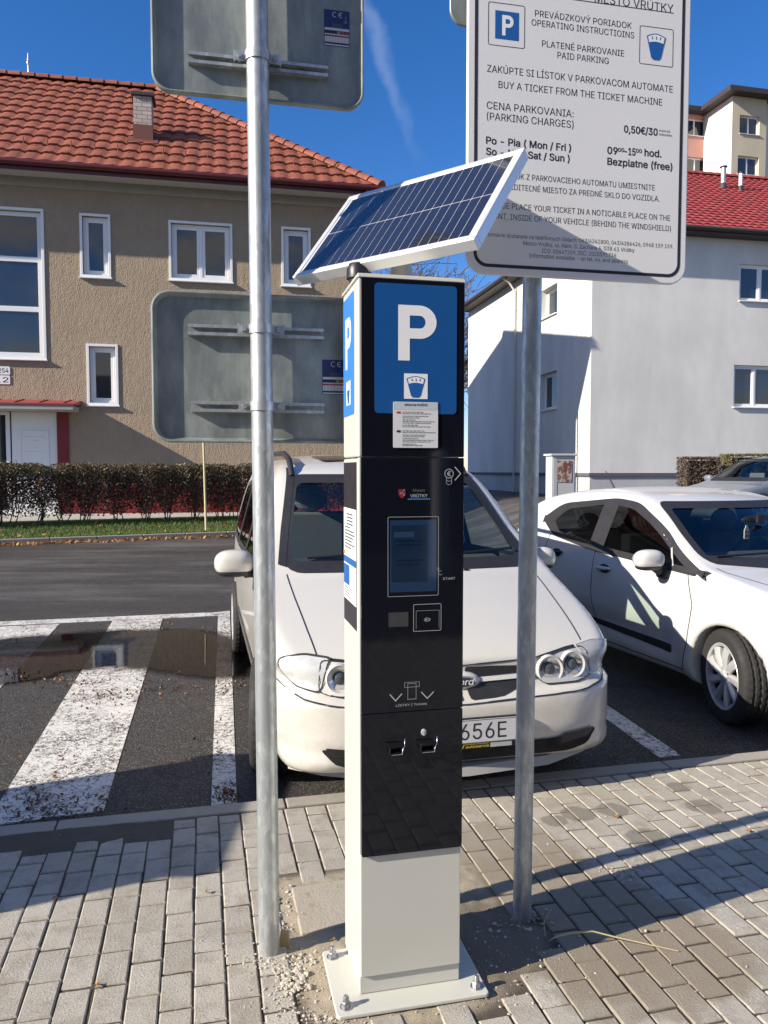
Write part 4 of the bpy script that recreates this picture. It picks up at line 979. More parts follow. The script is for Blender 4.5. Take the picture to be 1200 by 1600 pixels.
def make_window(parent, fn, x0, z0, x1, z1, cols=1, rows=1, depth=.10, fw=.075, sash=.05, surround=0.0, sill=.06, frame_mat='pvc', blind=None, splits=None, curtain=False, label=None):
    mm = MB()
    if surround:
        ring(mm, fn, x0-surround, x1+surround, z0-surround, z1+surround, surround, -.03, .02)
    ring(mm, fn, x0+.003, x1-.003, z0+.003, z1-.003, fw, depth-.07, depth-.005)
    zs = splits or [z0+fw+(z1-z0-2*fw)*k/rows for k in range(1, rows)]
    for k in range(1, cols):
        xc = x0+(x1-x0)*k/cols; bar(mm, fn, xc-fw*.6, xc+fw*.6, depth-.068, depth-.006, z0+fw+.002, z1-fw-.002)
    for zc in zs: bar(mm, fn, x0+fw+.002, x1-fw-.002, depth-.069, depth-.007, zc-fw*.6, zc+fw*.6)
    fr = mm.build('window', M[frame_mat], parent, bevel=.006, label=label)
    pm = MB(); pm.add([fn(x0+.01, depth-.03, z0+.01), fn(x1-.01, depth-.03, z0+.01), fn(x1-.01, depth-.03, z1-.01), fn(x0+.01, depth-.03, z1-.01)], [(0, 1, 2, 3)])
    pm.build('pane', M['pane'], fr, fix=False)
    if sash:
        sm = MB(); xs_ = [x0+fw] + [x0+(x1-x0)*k/cols for k in range(1, cols)] + [x1-fw]; zs_ = [z0+fw]+list(zs)+[z1-fw]
        for i in range(len(xs_)-1):
            for j in range(len(zs_)-1):
                g = fw*.62 if cols > 1 else .004
                gx0 = .004 if i == 0 else fw*.62; gx1 = .004 if i == len(xs_)-2 else fw*.62; gz0 = .004 if j == 0 else fw*.62; gz1 = .004 if j == len(zs_)-2 else fw*.62
                ring(sm, fn, xs_[i]+gx0, xs_[i+1]-gx1, zs_[j]+gz0, zs_[j+1]-gz1, sash, depth-.055, depth-.012)
        sm.build('sash', M[frame_mat], fr, bevel=.005)
    if curtain:
        for k in range(cols):
            cm = MB()
            xa = x0+(x1-x0)*k/cols+fw; xb = x0+(x1-x0)*(k+1)/cols-fw; f0 = xa + (xb-xa)*(.55 if k else .0); f1 = xb if k else xa+(xb-xa)*.35
            n = 14
            pts = [(f0+(f1-f0)*i/n, depth-.0285) for i in range(n+1)]
            cm.add([fn(x, d, z0+fw+.03) for x, d in pts]+[fn(x, d, z1-fw) for x, d in pts], [(i, i+1, n+2+i, n+1+i) for i in range(n)])
            cm.build('curtain', M['curtain'], fr, fix=False)
    if sill:
        s_ = MB(); bar(s_, fn, x0-surround-.03, x1+surround+.03, -.09, depth-.075, z0-surround-.035, z0-surround-.001); s_.build('sill', M['pvc'] if frame_mat == 'pvc' else M['soffit'], fr, bevel=.006)
    return fr
def tiled_slope(mm, P, u0f, u1f, v0, v1, tw, tr, amp, step, nsub=5):
    """profiled roof tiles: P(u,v,h); courses of height tr, tiles tw wide; u limits may depend on v"""
    nr = int(round((v1-v0)/tr)); tr = (v1-v0)/nr
    for r in range(nr):
        va = v0+r*tr; vb = va+tr+.0; umin = min(u0f(va), u0f(vb)); umax = max(u1f(va), u1f(vb))
        n = max(2, int((umax-umin)/tw*nsub))
        us = [umin+(umax-umin)*i/n for i in range(n+1)]
        rows = []
        for (v, lift) in ((va, 0.0), (va, step), (va+tr*.5, step*.55), (vb, 0.004)):
            row = []
            for u in us:
                uu = min(max(u, u0f(v)), u1f(v)); ph_ = (u/tw) % 1.0
                prof = amp*(math.sin(2*math.pi*ph_)*.6 + .4*math.cos(4*math.pi*ph_))
                sc = 1.0 if lift > 0 or v == vb else 0.25
                dv = -.018*math.cos(2*math.pi*ph_) if v == va else 0
                row.append(P(uu, v+dv, lift+prof*sc+.01))
            rows.append(row)
        vs = sum(rows, []); m_ = len(us)
        mm.add(vs, [(k*m_+i, k*m_+i+1, (k+1)*m_+i+1, (k+1)*m_+i) for k in range(3) for i in range(n)])
def cap_tiles(mm, A, B, r, ln, up):
    A = Vector(A); B = Vector(B); d = (B-A); L = d.length; d.normalize(); s = d.cross(Vector(up)).normalized(); u = s.cross(d).normalized()
    n = max(1, int(L/ln))
    for k in range(n):
        a = A+d*(L*k/n); b = A+d*(L*(k+1)/n+.05); vs = []; N = 9
        for p, rr in ((a, r*1.12), (b, r*.92)):
            for i in range(N):
                t = math.pi*i/(N-1); vs.append(p + s*math.cos(t)*rr + u*(math.sin(t)*rr - .03))
        mm.add(vs, [(i, i+1, N+i+1, N+i) for i in range(N-1)] + [tuple(range(N))])

M['curtain'] = pbr('net_curtain', (.34, .35, .36), .8, var=.25, scale=9)
# ---- brown house on the left
YL = R(11.5); LF = atY(300, 735, 22.5); LF[2] = 0; Lo, La, Lb = facade_frame(LF, YL)
house = thing('brown_house', 'brown stucco two-storey house with a terracotta tiled hip roof behind the hedge', 'house', tuple(LF), YL)
def lpx(px, py, d=0.0):                        # photo point on the facade plane -> (s,z)
    q = hit(px, py, Lo + Lb*d, Lb) - Lo; return float(q @ La), float(q[2])
lf = lambda x, d, z: (x, d, z)
xr = lpx(546, 330)[0]; xl = -13.0; ze = lpx(300, 296)[1]
def rectpx(l, t, r_, b):
    a = lpx(l, (t), 0); c = lpx(r_, b, 0); return (a[0], c[1], c[0], a[1])
W2 = rectpx(128, 337, 170, 431); W3 = rectpx(267, 348, 360, 438.5); W4 = rectpx(443, 358, 482, 445); W5 = rectpx(139, 541, 182, 630)
w1r = lpx(66, 450)[0]; w1t = lpx(62, 331)[1]; w1b = lpx(72, 558)[1]; W1 = (w1r-3.0, w1b, w1r, w1t)
dr0 = lpx(90, 680)[0]; dtop = lpx(40, 641)[1]; D1 = (dr0-3.6, .30, dr0, dtop)
m = MB(); zpl = lpx(300, 757)[1]
wall_holes(m, lf, xl, xr, -.6, ze+.5, [W1, W2, W3, W4, W5, D1], .16)
m.add([(xr, 0, -.6), (xr, 11.5, -.6), (xr, 11.5, ze+.5), (xr, 0, ze+.5)], [(0, 1, 2, 3)]); m.add([(xl, 0, -.6), (xl, 11.5, -.6), (xl, 11.5, ze+.5), (xl, 0, ze+.5)], [(3, 2, 1, 0)]); m.add([(xl, 11.5, -.6), (xr, 11.5, -.6), (xr, 11.5, ze+.5), (xl, 11.5, ze+.5)], [(3, 2, 1, 0)])
m.build('wall', M['stucco'], house, fix=False)
m = MB(); bar(m, lf, D1[2]+.14, xr+.03, -.035, -.002, -.6, zpl); bar(m, lf, xl, D1[0]-.14, -.035, -.002, -.6, zpl); m.build('plinth', M['redpaint'], house, bevel=.01)
for W_, c, lab in ((W2, 1, None), (W3, 2, None), (W4, 1, None), (W5, 1, None)):
    make_window(house, lf, *W_, cols=c, depth=.16, fw=.07, sash=.075, surround=.07, sill=.06, label='white double window with blinds' if c == 2 else None)
m_sp = [lpx(67, 483)[1], lpx(62, 405)[1]]
make_window(house, lf, *W1, cols=2, rows=3, splits=sorted(m_sp), depth=.16, fw=.12, sash=0, surround=.08, sill=.06, label='tall white stairwell window in three tiers')
# blinds inside the double window, slats in the pane plane
# cornice, soffit, gutter
OV = .80
zg = lpx(300, 276)[1]
ev = float((hit(300, 273, Lo - Lb*OV, Lb))[2])          # eaves height at the gutter
m = MB(); bar(m, lf, xl, xr+.04, -.05, -.003, lpx(300, 309)[1]-.0, ev-.10); m.build('cornice', M['cornice'], house, bevel=.01)
m = MB(); bar(m, lf, xl-OV, xr+OV, -OV+.02, -.052, ev-.10, ev-.05); bar(m, lf, xr+.045, xr+OV, -.05, 11.5, ev-.10, ev-.05); m.build('soffit', M['soffit'], house)
m = MB(); m.tube([(xl-OV, -OV-.07, ev-.015), (xr+OV+.02, -OV-.07, ev-.015)], .085, 14); bar(m, lf, xl-OV, xr+OV, -OV+.001, -OV+.018, ev-.20, ev+.03); bar(m, lf, xr+OV-.015, xr+OV+.003, -OV+.02, 11.5, ev-.20, ev+.03)
m.build('gutter', M['gutter'], house, smooth=50)
m = MB(); m.tube([(xr+.10, -.10, -.3), (xr+.10, -.10, ev-.55), (xr+.42, -.45, ev-.25), (xr+.42, -OV-.05, ev-.08)], .05, 10); m.build('downpipe', M['galv'], house, smooth=60)
PT = R(38); SR = 6.75; ct_, st_ = math.cos(PT), math.sin(PT)
E0 = (-OV, ev+.02)
rl0 = xl-OV; rr0 = xr+OV
def rp(u, v, h): return (u, -OV + v*ct_ - h*st_, ev+.03 + v*st_ + h*ct_)
vmx = SR/ct_
m = MB(); tiled_slope(m, rp, lambda v: rl0-6, lambda v: rr0 - v*ct_, 0, vmx, .42, .72, .034, .062)
roof = m.build('roof', M['tile'], house, smooth=50, fix=False)
m = MB(); rx = rr0-SR; yb_ = -OV+2*SR; zr_ = ev+.03+SR*math.tan(PT)
m.add([(rr0, -OV, ev+.02), (rr0, yb_, ev+.02), (rx, -OV+SR, zr_)], [(0, 1, 2)]); m.add([(rl0-6, yb_, ev+.02), (rr0, yb_, ev+.02), (rx, -OV+SR, zr_), (rl0-6, -OV+SR, zr_)], [(1, 0, 3, 2)]); m.build('rear_roof', M['tile'], house, fix=False)
m = MB(); cap_tiles(m, (rr0+.02, -OV-.02, ev+.07), (rx, -OV+SR, zr_+.05), .17, .45, (0, 0, 1)); cap_tiles(m, (rx, -OV+SR, zr_+.05), (rl0-6, -OV+SR, zr_+.05), .17, .45, (0, 0, 1)); m.build('ridge_tiles', M['tile'], roof, smooth=50)
# snow guards: little hooks on the third course
for k in range(30):
    u = rr0-1.2-k*.62
    m = MB(); a = Vector(rp(u, 1.25, .07)); m.tube([a, a+Vector((0, -.08, .12)), a+Vector((0, -.03, .17))], .018, 5); m.build('snow_guard', M['tile'], roof)
# chimney
def onroof(px, py):
    d = ray(px, py); nn = -Lb*st_ + np.array([0, 0, 1])*ct_; p0 = Lo + Lb*(-OV) + np.array([0, 0, ev+.03]); t = np.dot(p0-_O, nn)/np.dot(d, nn); q = _O + d*t - Lo; return float(q @ La), float(q @ Lb), float(q[2])
cA = onroof(206, 222); cB = onroof(241, 224); cw2 = (cB[0]-cA[0]); cxm = (cA[0]+cB[0])/2; cy = cA[1]
zct = float((atY(220, 143, (Lo + La*cxm + Lb*cy)[1]))[2])
m = MB(); bar(m, lf, cxm-cw2/2+.06, cxm+cw2/2-.06, cy+.06, cy+.70, cA[2]-.1, zct-.10); ch = m.build('chimney', M['chimney'], house, bevel=.008)
m = MB(); bar(m, lf, cxm-cw2/2-.02, cxm+cw2/2+.02, cy-.02, cy+.78, zct-.10, zct); bar(m, lf, cxm-cw2/2+.1, cxm+cw2/2-.1, cy+.1, cy+.6, zct, zct+.05); m.build('chimney_cap', M['darkroof'], ch, bevel=.01)
m = MB(); zfl = cA[2]+.55; bar(m, lf, cxm-cw2/2+.03, cxm+cw2/2-.03, cy+.03, cy+.74, cA[2]-.2, zfl); m.prism([(cxm-cw2/2-.12, 0), (cxm+cw2/2+.12, 0), (cxm+cw2/2+.12, .5), (cxm-cw2/2-.12, .5)], lambda p, q, h: rp(p, cy/ct_+OV/ct_-.18+q, h), .02, .075); m.build('flashing', pbr('brown_flashing', (.15, .052, .038), .55, var=.2, scale=4), ch)
# lightning rod on the ridge
an = atY(45, 135, (Lo + Lb*(-OV+SR))[1] - 1.1); al_ = an - Lo; ax = float(al_ @ La)
zt2 = float(atY(45, 83, (Lo + La*ax + Lb*(-OV+SR))[1])[2])
m = MB(); m.tube([(ax, -OV+SR, zr_-.1), (ax, -OV+SR, zr_+.55), (ax, -OV+SR, zt2)], [.03, .03, .012], 8); m.ell((ax, -OV+SR, zr_+.52), .05, .05, .10); m.build('lightning_rod', M['galv'], house, smooth=60)
# canopy and door
cR = lpx(118, 625)[0]; CP = .95
zc1 = float(hit(60, 632, Lo - Lb*CP, Lb)[2]); cRx = float((hit(117, 632, Lo - Lb*CP, Lb) - Lo) @ La)
m = MB(); m.prism([(-CP, zc1), (-CP, zc1+.05), (-.002, zc1+.20), (-.002, zc1+.06)], lambda p, q, h: (h, p, q), D1[0]-.4, cRx)
for k in range(7): 
    u = cRx-.3-k*.62; m.prism([(-CP, zc1+.052), (-CP, zc1+.078), (-.003, zc1+.228), (-.003, zc1+.202)], lambda p, q, h: (h, p, q), u, u+.03)
can = m.build('canopy', M['redmetal'], house, bevel=.006)
m = MB(); bar(m, lf, D1[0]-.4, cRx-.05, -CP+.03, -.003, zc1-.13, zc1-.002); m.build('canopy_soffit', M['cornice'], can, bevel=.01)
m = MB(); zz = D1[3]
bar(m, lf, D1[2]-.0, D1[2]+.30, -.04, -.002, .0, zc1-.135); bar(m, lf, D1[0]-.3, D1[0], -.04, -.002, .0, zc1-.135); bar(m, lf, D1[0]+.002, D1[2]-.002, -.038, -.002, zz-.0, zc1-.137)
m.build('door_surround', M['redpaint'], house, bevel=.008)
dxs = [D1[0]+.02, D1[2]-1.25, D1[2]-.02]
m = MB(); bar(m, lf, D1[2]-1.22, D1[2]-.03, .06, .11, .3, zz-.02)
xa, xb = D1[2]-1.02, D1[2]-.24
for z0_, z1_ in ((1.6, zz-.55), (.45, 1.45)): ring(m, lf, xa, xb, z0_, z1_, .045, .045, .062)
for k in range(4):
    zz_ = zz-.75-k*.42; bar(m, lf, xa+.10, xb-.10, .05, .061, zz_-.014, zz_+.014)
    if k in (0, 2): bar(m, lf, (xa+xb)/2-.09, (xa+xb)/2+.09, .046, .062, zz_-.13, zz_-.10)
door = m.build('door', M['pvc'], house, bevel=.008, label='white panelled entrance door')
m = MB(); m.tube([(D1[2]-1.12, .03, 1.30), (D1[2]-1.12, .03, 1.62)], .018, 8); m.build('handle', M['steel'], door, smooth=60)
make_window(house, lf, D1[0]+.02, .32, D1[2]-1.26, zz-.02, cols=2, depth=.13, fw=.11, sash=0, sill=0, label='glazed side panels of the entrance')
# house number plates
for (pt, pb, txt) in ((573, 585, '1254'), (587, 600, '12')):
    a = lpx(-14, pb); b = lpx(16, pt); m = MB(); m.prism(rrect(a[0], a[1], b[0], b[1], .03), lambda p, q, h: (p, h, q), -.02, -.003)
    pl = m.build('number_plate', M['white'], house, bevel=.004); m = MB(); add_text(m, txt, a[0]+.22*(b[0]-a[0]), b[0]-.09*(b[0]-a[0]), 0, 0, lambda p, q, h: (p, -.0215, q), 0, .01, 0, (a[1]+.22*(b[1]-a[1]), b[1]-.2*(b[1]-a[1]))); m.build('lettering', M['ink'], pl, fix=False)

# ---- white house on the right
YW = R(11.3); WC = atY(921, 735, 26.0); WC[2] = 0; Wo, Wa, Wb = facade_frame(WC, YW)
wh = thing('white_house', 'white rendered house with a red tiled hip roof behind the parked hatchback', 'house', tuple(WC), YW)
def wpx(px, py): q = hit(px, py, Wo, Wb) - Wo; return float(q @ Wa), float(q[2])
def wsx(px, py): q = hit(px, py, Wo, Wa) - Wo; return float(q @ Wb), float(q[2])
OW = .55
ew = float(hit(1140, 364, Wo - Wb*OW, Wb)[2]); WD = 13.6; WL = 26.0
def wrect(l, t, r_, b): a = wpx(l, t); c = wpx(r_, b); return (a[0], c[1], c[0], a[1])
V1 = wrect(1156, 412, 1222, 473); V2 = wrect(1147, 570, 1213, 637)
V1b = (V1[0]+4.2, V1[1], V1[2]+4.2, V1[3]); V2b = (V2[0]+4.2, V2[1], V2[2]+4.2, V2[3])
zp1 = wpx(1000, 739)[1]
m = MB(); wf = lambda x, d, z: (x, d, z)
wall_holes(m, wf, 0, WL, zp1, ew, [V1, V2, V1b, V2b], .16)
ls = lambda x, d, z: (d, x, z)                     # left side: x runs back along +y, d into +x
A1 = wsx(871, 441); A2 = wsx(846, 500); A3 = wsx(870, 578); A4 = wsx(842, 643)
H1 = (A1[0], A2[1], A2[0], A1[1]); H2 = (A3[0], A4[1], A4[0], A3[1])
wall_holes(m, ls, 0, WD, zp1, ew, [H1, H2], .30)
m.add([(0, WD, -.5), (WL, WD, -.5), (WL, WD, ew), (0, WD, ew)], [(3, 2, 1, 0)]); m.add([(WL, 0, -.5), (WL, WD, -.5), (WL, WD, ew), (WL, 0, ew)], [(0, 1, 2, 3)])
m.build('wall', M['whitewall'], wh)
m = MB(); m.add([(.03, .03, -.5), (WL, .03, -.5), (WL, .03, zp1-.12), (.03, .03, zp1-.12)], [(0, 1, 2, 3)]); m.add([(.03, .03, -.5), (.03, WD, -.5), (.03, WD, zp1-.12), (.03, .03, zp1-.12)], [(3, 2, 1, 0)])
m.build('plinth', M['plinth'], wh)
m = MB(); bar(m, wf, -.02, WL, -.02, .05, zp1-.12, zp1-.004); bar(m, wf, -.02, .05, .052, WD, zp1-.12, zp1-.004); m.build('plinth_band', M['plinthline'], wh)
for V_ in (V1, V2, V1b, V2b): make_window(wh, wf, *V_, cols=2, depth=.16, fw=.07, sash=.05, sill=.06, curtain=True)
for H_ in (H1, H2): make_window(wh, ls, *H_, cols=1, depth=.30, fw=.08, sash=.05, sill=.06)
m = MB(); bar(m, wf, -OW, WL, -OW, -.003, ew-.02, ew+.10); bar(m, wf, -OW, -.003, .0, WD, ew-.02, ew+.10); m.build('soffit', M['darkroof'], wh)
m = MB(); m.tube([(-OW-.05, -OW-.07, ew+.09), (WL, -OW-.07, ew+.09)], .075, 12); m.tube([(-OW-.07, -OW-.05, ew+.09), (-OW-.07, WD+OW, ew+.09)], .075, 12); m.build('gutter', M['darkroof'], wh, smooth=60)
PW_ = R(33); cw_, sw2 = math.cos(PW_), math.sin(PW_); SW = (WD+2*OW)/2
def rw(u, v, h): return (u, -OW + v*cw_ - h*sw2, ew+.12 + v*sw2 + h*cw_)
m = MB(); tiled_slope(m, rw, lambda v: -OW + v*cw_, lambda v: WL, 0, SW/cw_, .33, .36, .026, .045)
rf = m.build('roof', M['tile_red'], wh, smooth=50, fix=False)
m = MB(); zrw = ew+.12+SW*math.tan(PW_)
def rs(u, v, h): return (-OW + v*cw_ - h*sw2, u, ew+.12 + v*sw2 + h*cw_)
tiled_slope(m, rs, lambda v: -OW+v*cw_, lambda v: WD+OW-v*cw_, 0, SW/cw_, .33, .36, .026, .045); m.build('side_roof', M['tile_red'], wh, smooth=50, fix=False)
m = MB(); m.add([(-OW, WD+OW, ew+.1), (WL, WD+OW, ew+.1), (WL, -OW+SW, zrw), (-OW+SW, -OW+SW, zrw)], [(1, 0, 3, 2)]); m.build('rear_roof', M['tile_red'], wh, fix=False)
m = MB(); cap_tiles(m, (-OW, -OW, ew+.16), (-OW+SW, -OW+SW, zrw+.05), .13, .38, (0, 0, 1)); cap_tiles(m, (-OW+SW, -OW+SW, zrw+.05), (WL, -OW+SW, zrw+.05), .13, .38, (0, 0, 1)); m.build('ridge_tiles', M['tile_red'], rf, smooth=50)
def onw(px, py):
    d = ray(px, py); nn = -Wb*sw2 + np.array([0, 0, 1])*cw_; p0 = Wo + Wb*(-OW) + np.array([0, 0, ew+.12]); t = np.dot(p0-_O, nn)/np.dot(d, nn); q = _O + d*t - Wo; return float(q @ Wa), float(q @ Wb), float(q[2])
for (px, pb, pt, r, mt_) in ((1130, 294, 259, .10, 'galv'), (1157, 298, 268, .075, 'pvc')):
    b = onw(px, pb); Yb = (Wo+Wa*b[0]+Wb*b[1])[1]; zt3 = float(atY(px, pt, Yb)[2])
    m = MB(); m.tube([(b[0], b[1], b[2]-.2), (b[0], b[1], zt3-.08)], r, 14); vp = m.build('vent_pipe', M[mt_], wh, smooth=60)
    m = MB(); m.lathe([(r*1.5, zt3-.06), (r*1.5, zt3-.03), (0, zt3)], lambda x, y, h: (b[0]+x, b[1]+y, h), 14); m.lathe([(r*1.6, b[2]-.10), (r*1.3, b[2]+.16), (r, b[2]+.20)], lambda x, y, h: (b[0]+x, b[1]+y, h), 14); m.build('vent_cap', M['darkroof'], vp, smooth=40)

dpx = wsx(806, 600)[0]; m = MB(); m.tube([(-.07, dpx, .2), (-.07, dpx, ew-.5), (-.35, dpx, ew-.1), (-OW-.05, dpx, ew+.05)], .045, 10)
for k in range(6): m.tube([(-.07, dpx, .8+k*1.5), (-.07, dpx, .86+k*1.5)], .055, 10)
m.build('downpipe', M['palewall'], wh, smooth=60)
# ---- apartment block far behind
YA = R(13); AP = atY(1131, 735, 56.0); AP[2] = 0; Ao, Aa, Ab = facade_frame(AP, YA)
apt = thing('apartment_block', 'pink and beige apartment block rising behind the red roof', 'apartment block', tuple(AP), YA)
def apx(px, py, d=0): q = hit(px, py, Ao + Ab*d, Ab) - Ao; return float(q @ Aa), float(q[2])
DP = 3.2
za = apx(1150, 150)[1]; xe = apx(1197.5, 200)[0]
def arect(l, t, r_, b, d=0): a = apx(l, t, d); c = apx(r_, b, d); return (a[0], c[1], c[0], a[1])
b1 = arect(1156, 179, 1186.5, 212); b2 = arect(1153, 242, 1185, 275); dz_ = b1[1]-b2[1]
bw = [b1] + [(b2[0], b1[1]-dz_*k, b2[2], b1[3]-dz_*k) for k in range(1, 6)]
m = MB(); af = lambda x, d, z: (x, d, z)
wall_holes(m, af, 0, xe, -.5, za, bw, .25); m.build('beige_wall', M['beige'], apt, fix=False)
m = MB(); m.add([(0, 0, -.5), (0, DP, -.5), (0, DP, za), (0, 0, za)], [(3, 2, 1, 0)]); m.build('side_wall', M['palewall'], apt, fix=False)
pd = lambda x, d, z: (x, d+DP, z)
p1 = arect(1070, 183, 1103, 214, DP); p2 = arect(1070, 244, 1104, 276, DP)
pwn = [p1] + [(p2[0], p1[1]-dz_*k, p2[2], p1[3]-dz_*k) for k in range(1, 6)]
m = MB(); wall_holes(m, pd, -9, -.003, -.5, za-.0, pwn, .25); m.build('pink_wall', M['pink'], apt, fix=False)
m = MB(); m.add([(xe, .0, -.5), (xe, .5, -.5), (xe, .5, za), (xe, 0, za)], [(0, 1, 2, 3)]); m.add([(xe, .5, -.5), (xe+9, .5, -.5), (xe+9, .5, za), (xe, .5, za)], [(0, 1, 2, 3)]); m.add([(-9, 14, -.5), (xe+9, 14, -.5), (xe+9, 14, za), (-9, 14, za)], [(3, 2, 1, 0)]); m.add([(-9, DP, -.5), (-9, 14, -.5), (-9, 14, za), (-9, DP, za)], [(3, 2, 1, 0)]); m.build('far_wall', M['palewall'], apt, fix=False)
for b_ in bw: make_window(apt, af, *b_, cols=2, depth=.25, fw=.10, sash=0, sill=.05)
for b_ in pwn: make_window(apt, pd, *b_, cols=2, depth=.25, fw=.10, sash=0, sill=.05)
m = MB(); bar(m, af, -.75, xe+9.5, -.75, 14.5, za, za+.34); bar(m, af, -9.5, -.753, DP-.7, 14.5, za-.003, za+.31); m.build('roof', M['darkroof'], apt)

# ------------------------------------------------------------------ verge, hedges, path
KF0 = np.array([-8.37, 16.68]); KF1 = np.array([-3.49, 18.96]); kd = (KF1-KF0)/np.linalg.norm(KF1-KF0); kn = np.array([-kd[1], kd[0]])
def fk(u, v, z): p = KF0 + kd*u + kn*v; return (p[0], p[1], z)
UL, UR = -9.0, 10.5
m = MB(); 
for k in range(int(UR-UL)):
    a = UL+k; vs = [fk(a+.01, 0, -.3), fk(a+.99, 0, -.3), fk(a+.99, .13, -.3), fk(a+.01, .13, -.3), fk(a+.01, .01, .045), fk(a+.99, .01, .045), fk(a+.99, .13, .045), fk(a+.01, .13, .045)]
    m.add(vs, [(3,2,1,0),(4,5,6,7),(0,1,5,4),(1,2,6,5),(2,3,7,6),(3,0,4,7)])
struct(m.build('far_kerb', M['kerb'], bevel=.012), 'grey kerb in front of the grass verge', 'kerb')
def vz(v): return .03 + .27*float(sstep(.13, 1.5, v))
def _soil():
    t = NT('verge_soil'); return t.done(t.bsdf(t.mix(t.noise(9, 6), (.05, .06, .022), (.085, .075, .04)), .95, 0, t.bump(t.noise(30, 5), .6, .03)))
M['soil'] = _soil()
vv = [.131, .3, .6, .9, 1.2, 1.5, 2.6, 4.0]; uu = np.arange(UL, UR+.1, .5)
m = MB(); m.add([fk(u, v, vz(v)) for v in vv for u in uu], [(j*len(uu)+i, j*len(uu)+i+1, (j+1)*len(uu)+i+1, (j+1)*len(uu)+i) for j in range(len(vv)-1) for i in range(len(uu)-1)])
struct(m.build('verge', M['soil'], smooth=60, fix=False), 'earth of the verge under the grass and hedge', 'verge')
m = MB(); q0_ = fk(UL, 2.05, .31); m.add([fk(UL, 2.05, .315), fk(UR, 2.05, .315), fk(UR, 9.5, .315), fk(UL, 9.5, .315)], [(0, 1, 2, 3)])
struct(m.build('path', M['path'], fix=False), 'concrete path between hedge and brown house', 'path')
def leafmat(name, a, b, c, tr=.25):
    t = NT(name); r = t.n('ShaderNodeAttribute', None, attribute_name='tone').outputs['Fac']
    k = t.mix(t.ramp(r, .0, .55), a, b); k = t.mix(t.ramp(r, .8, .9), k, c)
    d = t.bsdf(k, .55); tl = t.n('ShaderNodeBsdfTranslucent', {0: k}).outputs[0]
    return t.done(t.n('ShaderNodeMixShader', {0: tr, 1: d, 2: tl}).outputs[0])
M['grass'] = leafmat('grass', (.07, .125, .022), (.155, .23, .05), (.26, .25, .09))
M['hedge'] = leafmat('hedge_leaf', (.050, .035, .024), (.165, .112, .072), (.085, .11, .03))
M['hedge2'] = leafmat('box_hedge_leaf', (.08, .055, .045), (.16, .115, .09), (.12, .13, .05))
M['hedge3'] = leafmat('green_hedge_leaf', (.09, .095, .035), (.18, .17, .07), (.22, .19, .08))
M['autumn'] = leafmat('autumn_leaf', (.28, .10, .03), (.42, .20, .06), (.45, .32, .08))
def cards(name, items, mat, parent=None):
    """many small folded leaves: items of (pos, size, tone)"""
    n = len(items); V = np.zeros((n, 4, 3)); tones = np.zeros(n)
    P_ = np.array([i[0] for i in items]); s = np.array([i[1] for i in items]); tones = np.array([i[2] for i in items])
    d = RNG.normal(size=(n, 3)); d /= np.linalg.norm(d, axis=1)[:, None]; e = np.cross(d, RNG.normal(size=(n, 3))); e /= np.linalg.norm(e, axis=1)[:, None]
    V[:, 0] = P_ - d*s[:, None]; V[:, 2] = P_ + d*s[:, None]; V[:, 1] = P_ + e*s[:, None]*.55; V[:, 3] = P_ - e*s[:, None]*.55
    me = bpy.data.meshes.new(name); me.from_pydata(V.reshape(-1, 3).tolist(), [], [(4*i, 4*i+1, 4*i+2, 4*i+3) for i in range(n)]); me.materials.append(mat)
    at = me.attributes.new('tone', 'FLOAT', 'FACE'); at.data.foreach_set('value', tones)
    o = bpy.data.objects.new(name, me); COL.objects.link(o)
    if parent is not None: o.parent = parent
    return o
# grass blades
V = []; F_ = []; T_ = []
for k in range(26000):
    u = random.uniform(-3.5, 7.5); v = .13 + random.random()**1.3*1.35; x, y, z = fk(u, v, vz(v)); h = random.uniform(.03, .09); a = random.uniform(0, 6.28); wd = .008; lx, ly = random.gauss(0, .03), random.gauss(0, .03)
    i = len(V); V += [(x-wd*math.cos(a), y-wd*math.sin(a), z-.01), (x+wd*math.cos(a), y+wd*math.sin(a), z-.01), (x+lx, y+ly, z+h)]; F_.append((i, i+1, i+2)); T_.append(min(1, max(0, random.gauss(.45, .25))))
me = bpy.data.meshes.new('grass'); me.from_pydata(V, [], F_); me.materials.append(M['grass']); at = me.attributes.new('tone', 'FLOAT', 'FACE'); at.data.foreach_set('value', T_)
o = bpy.data.objects.new('grass', me); COL.objects.link(o); tag(o, 'short green grass on the verge before the hedge', 'grass', kind='stuff')
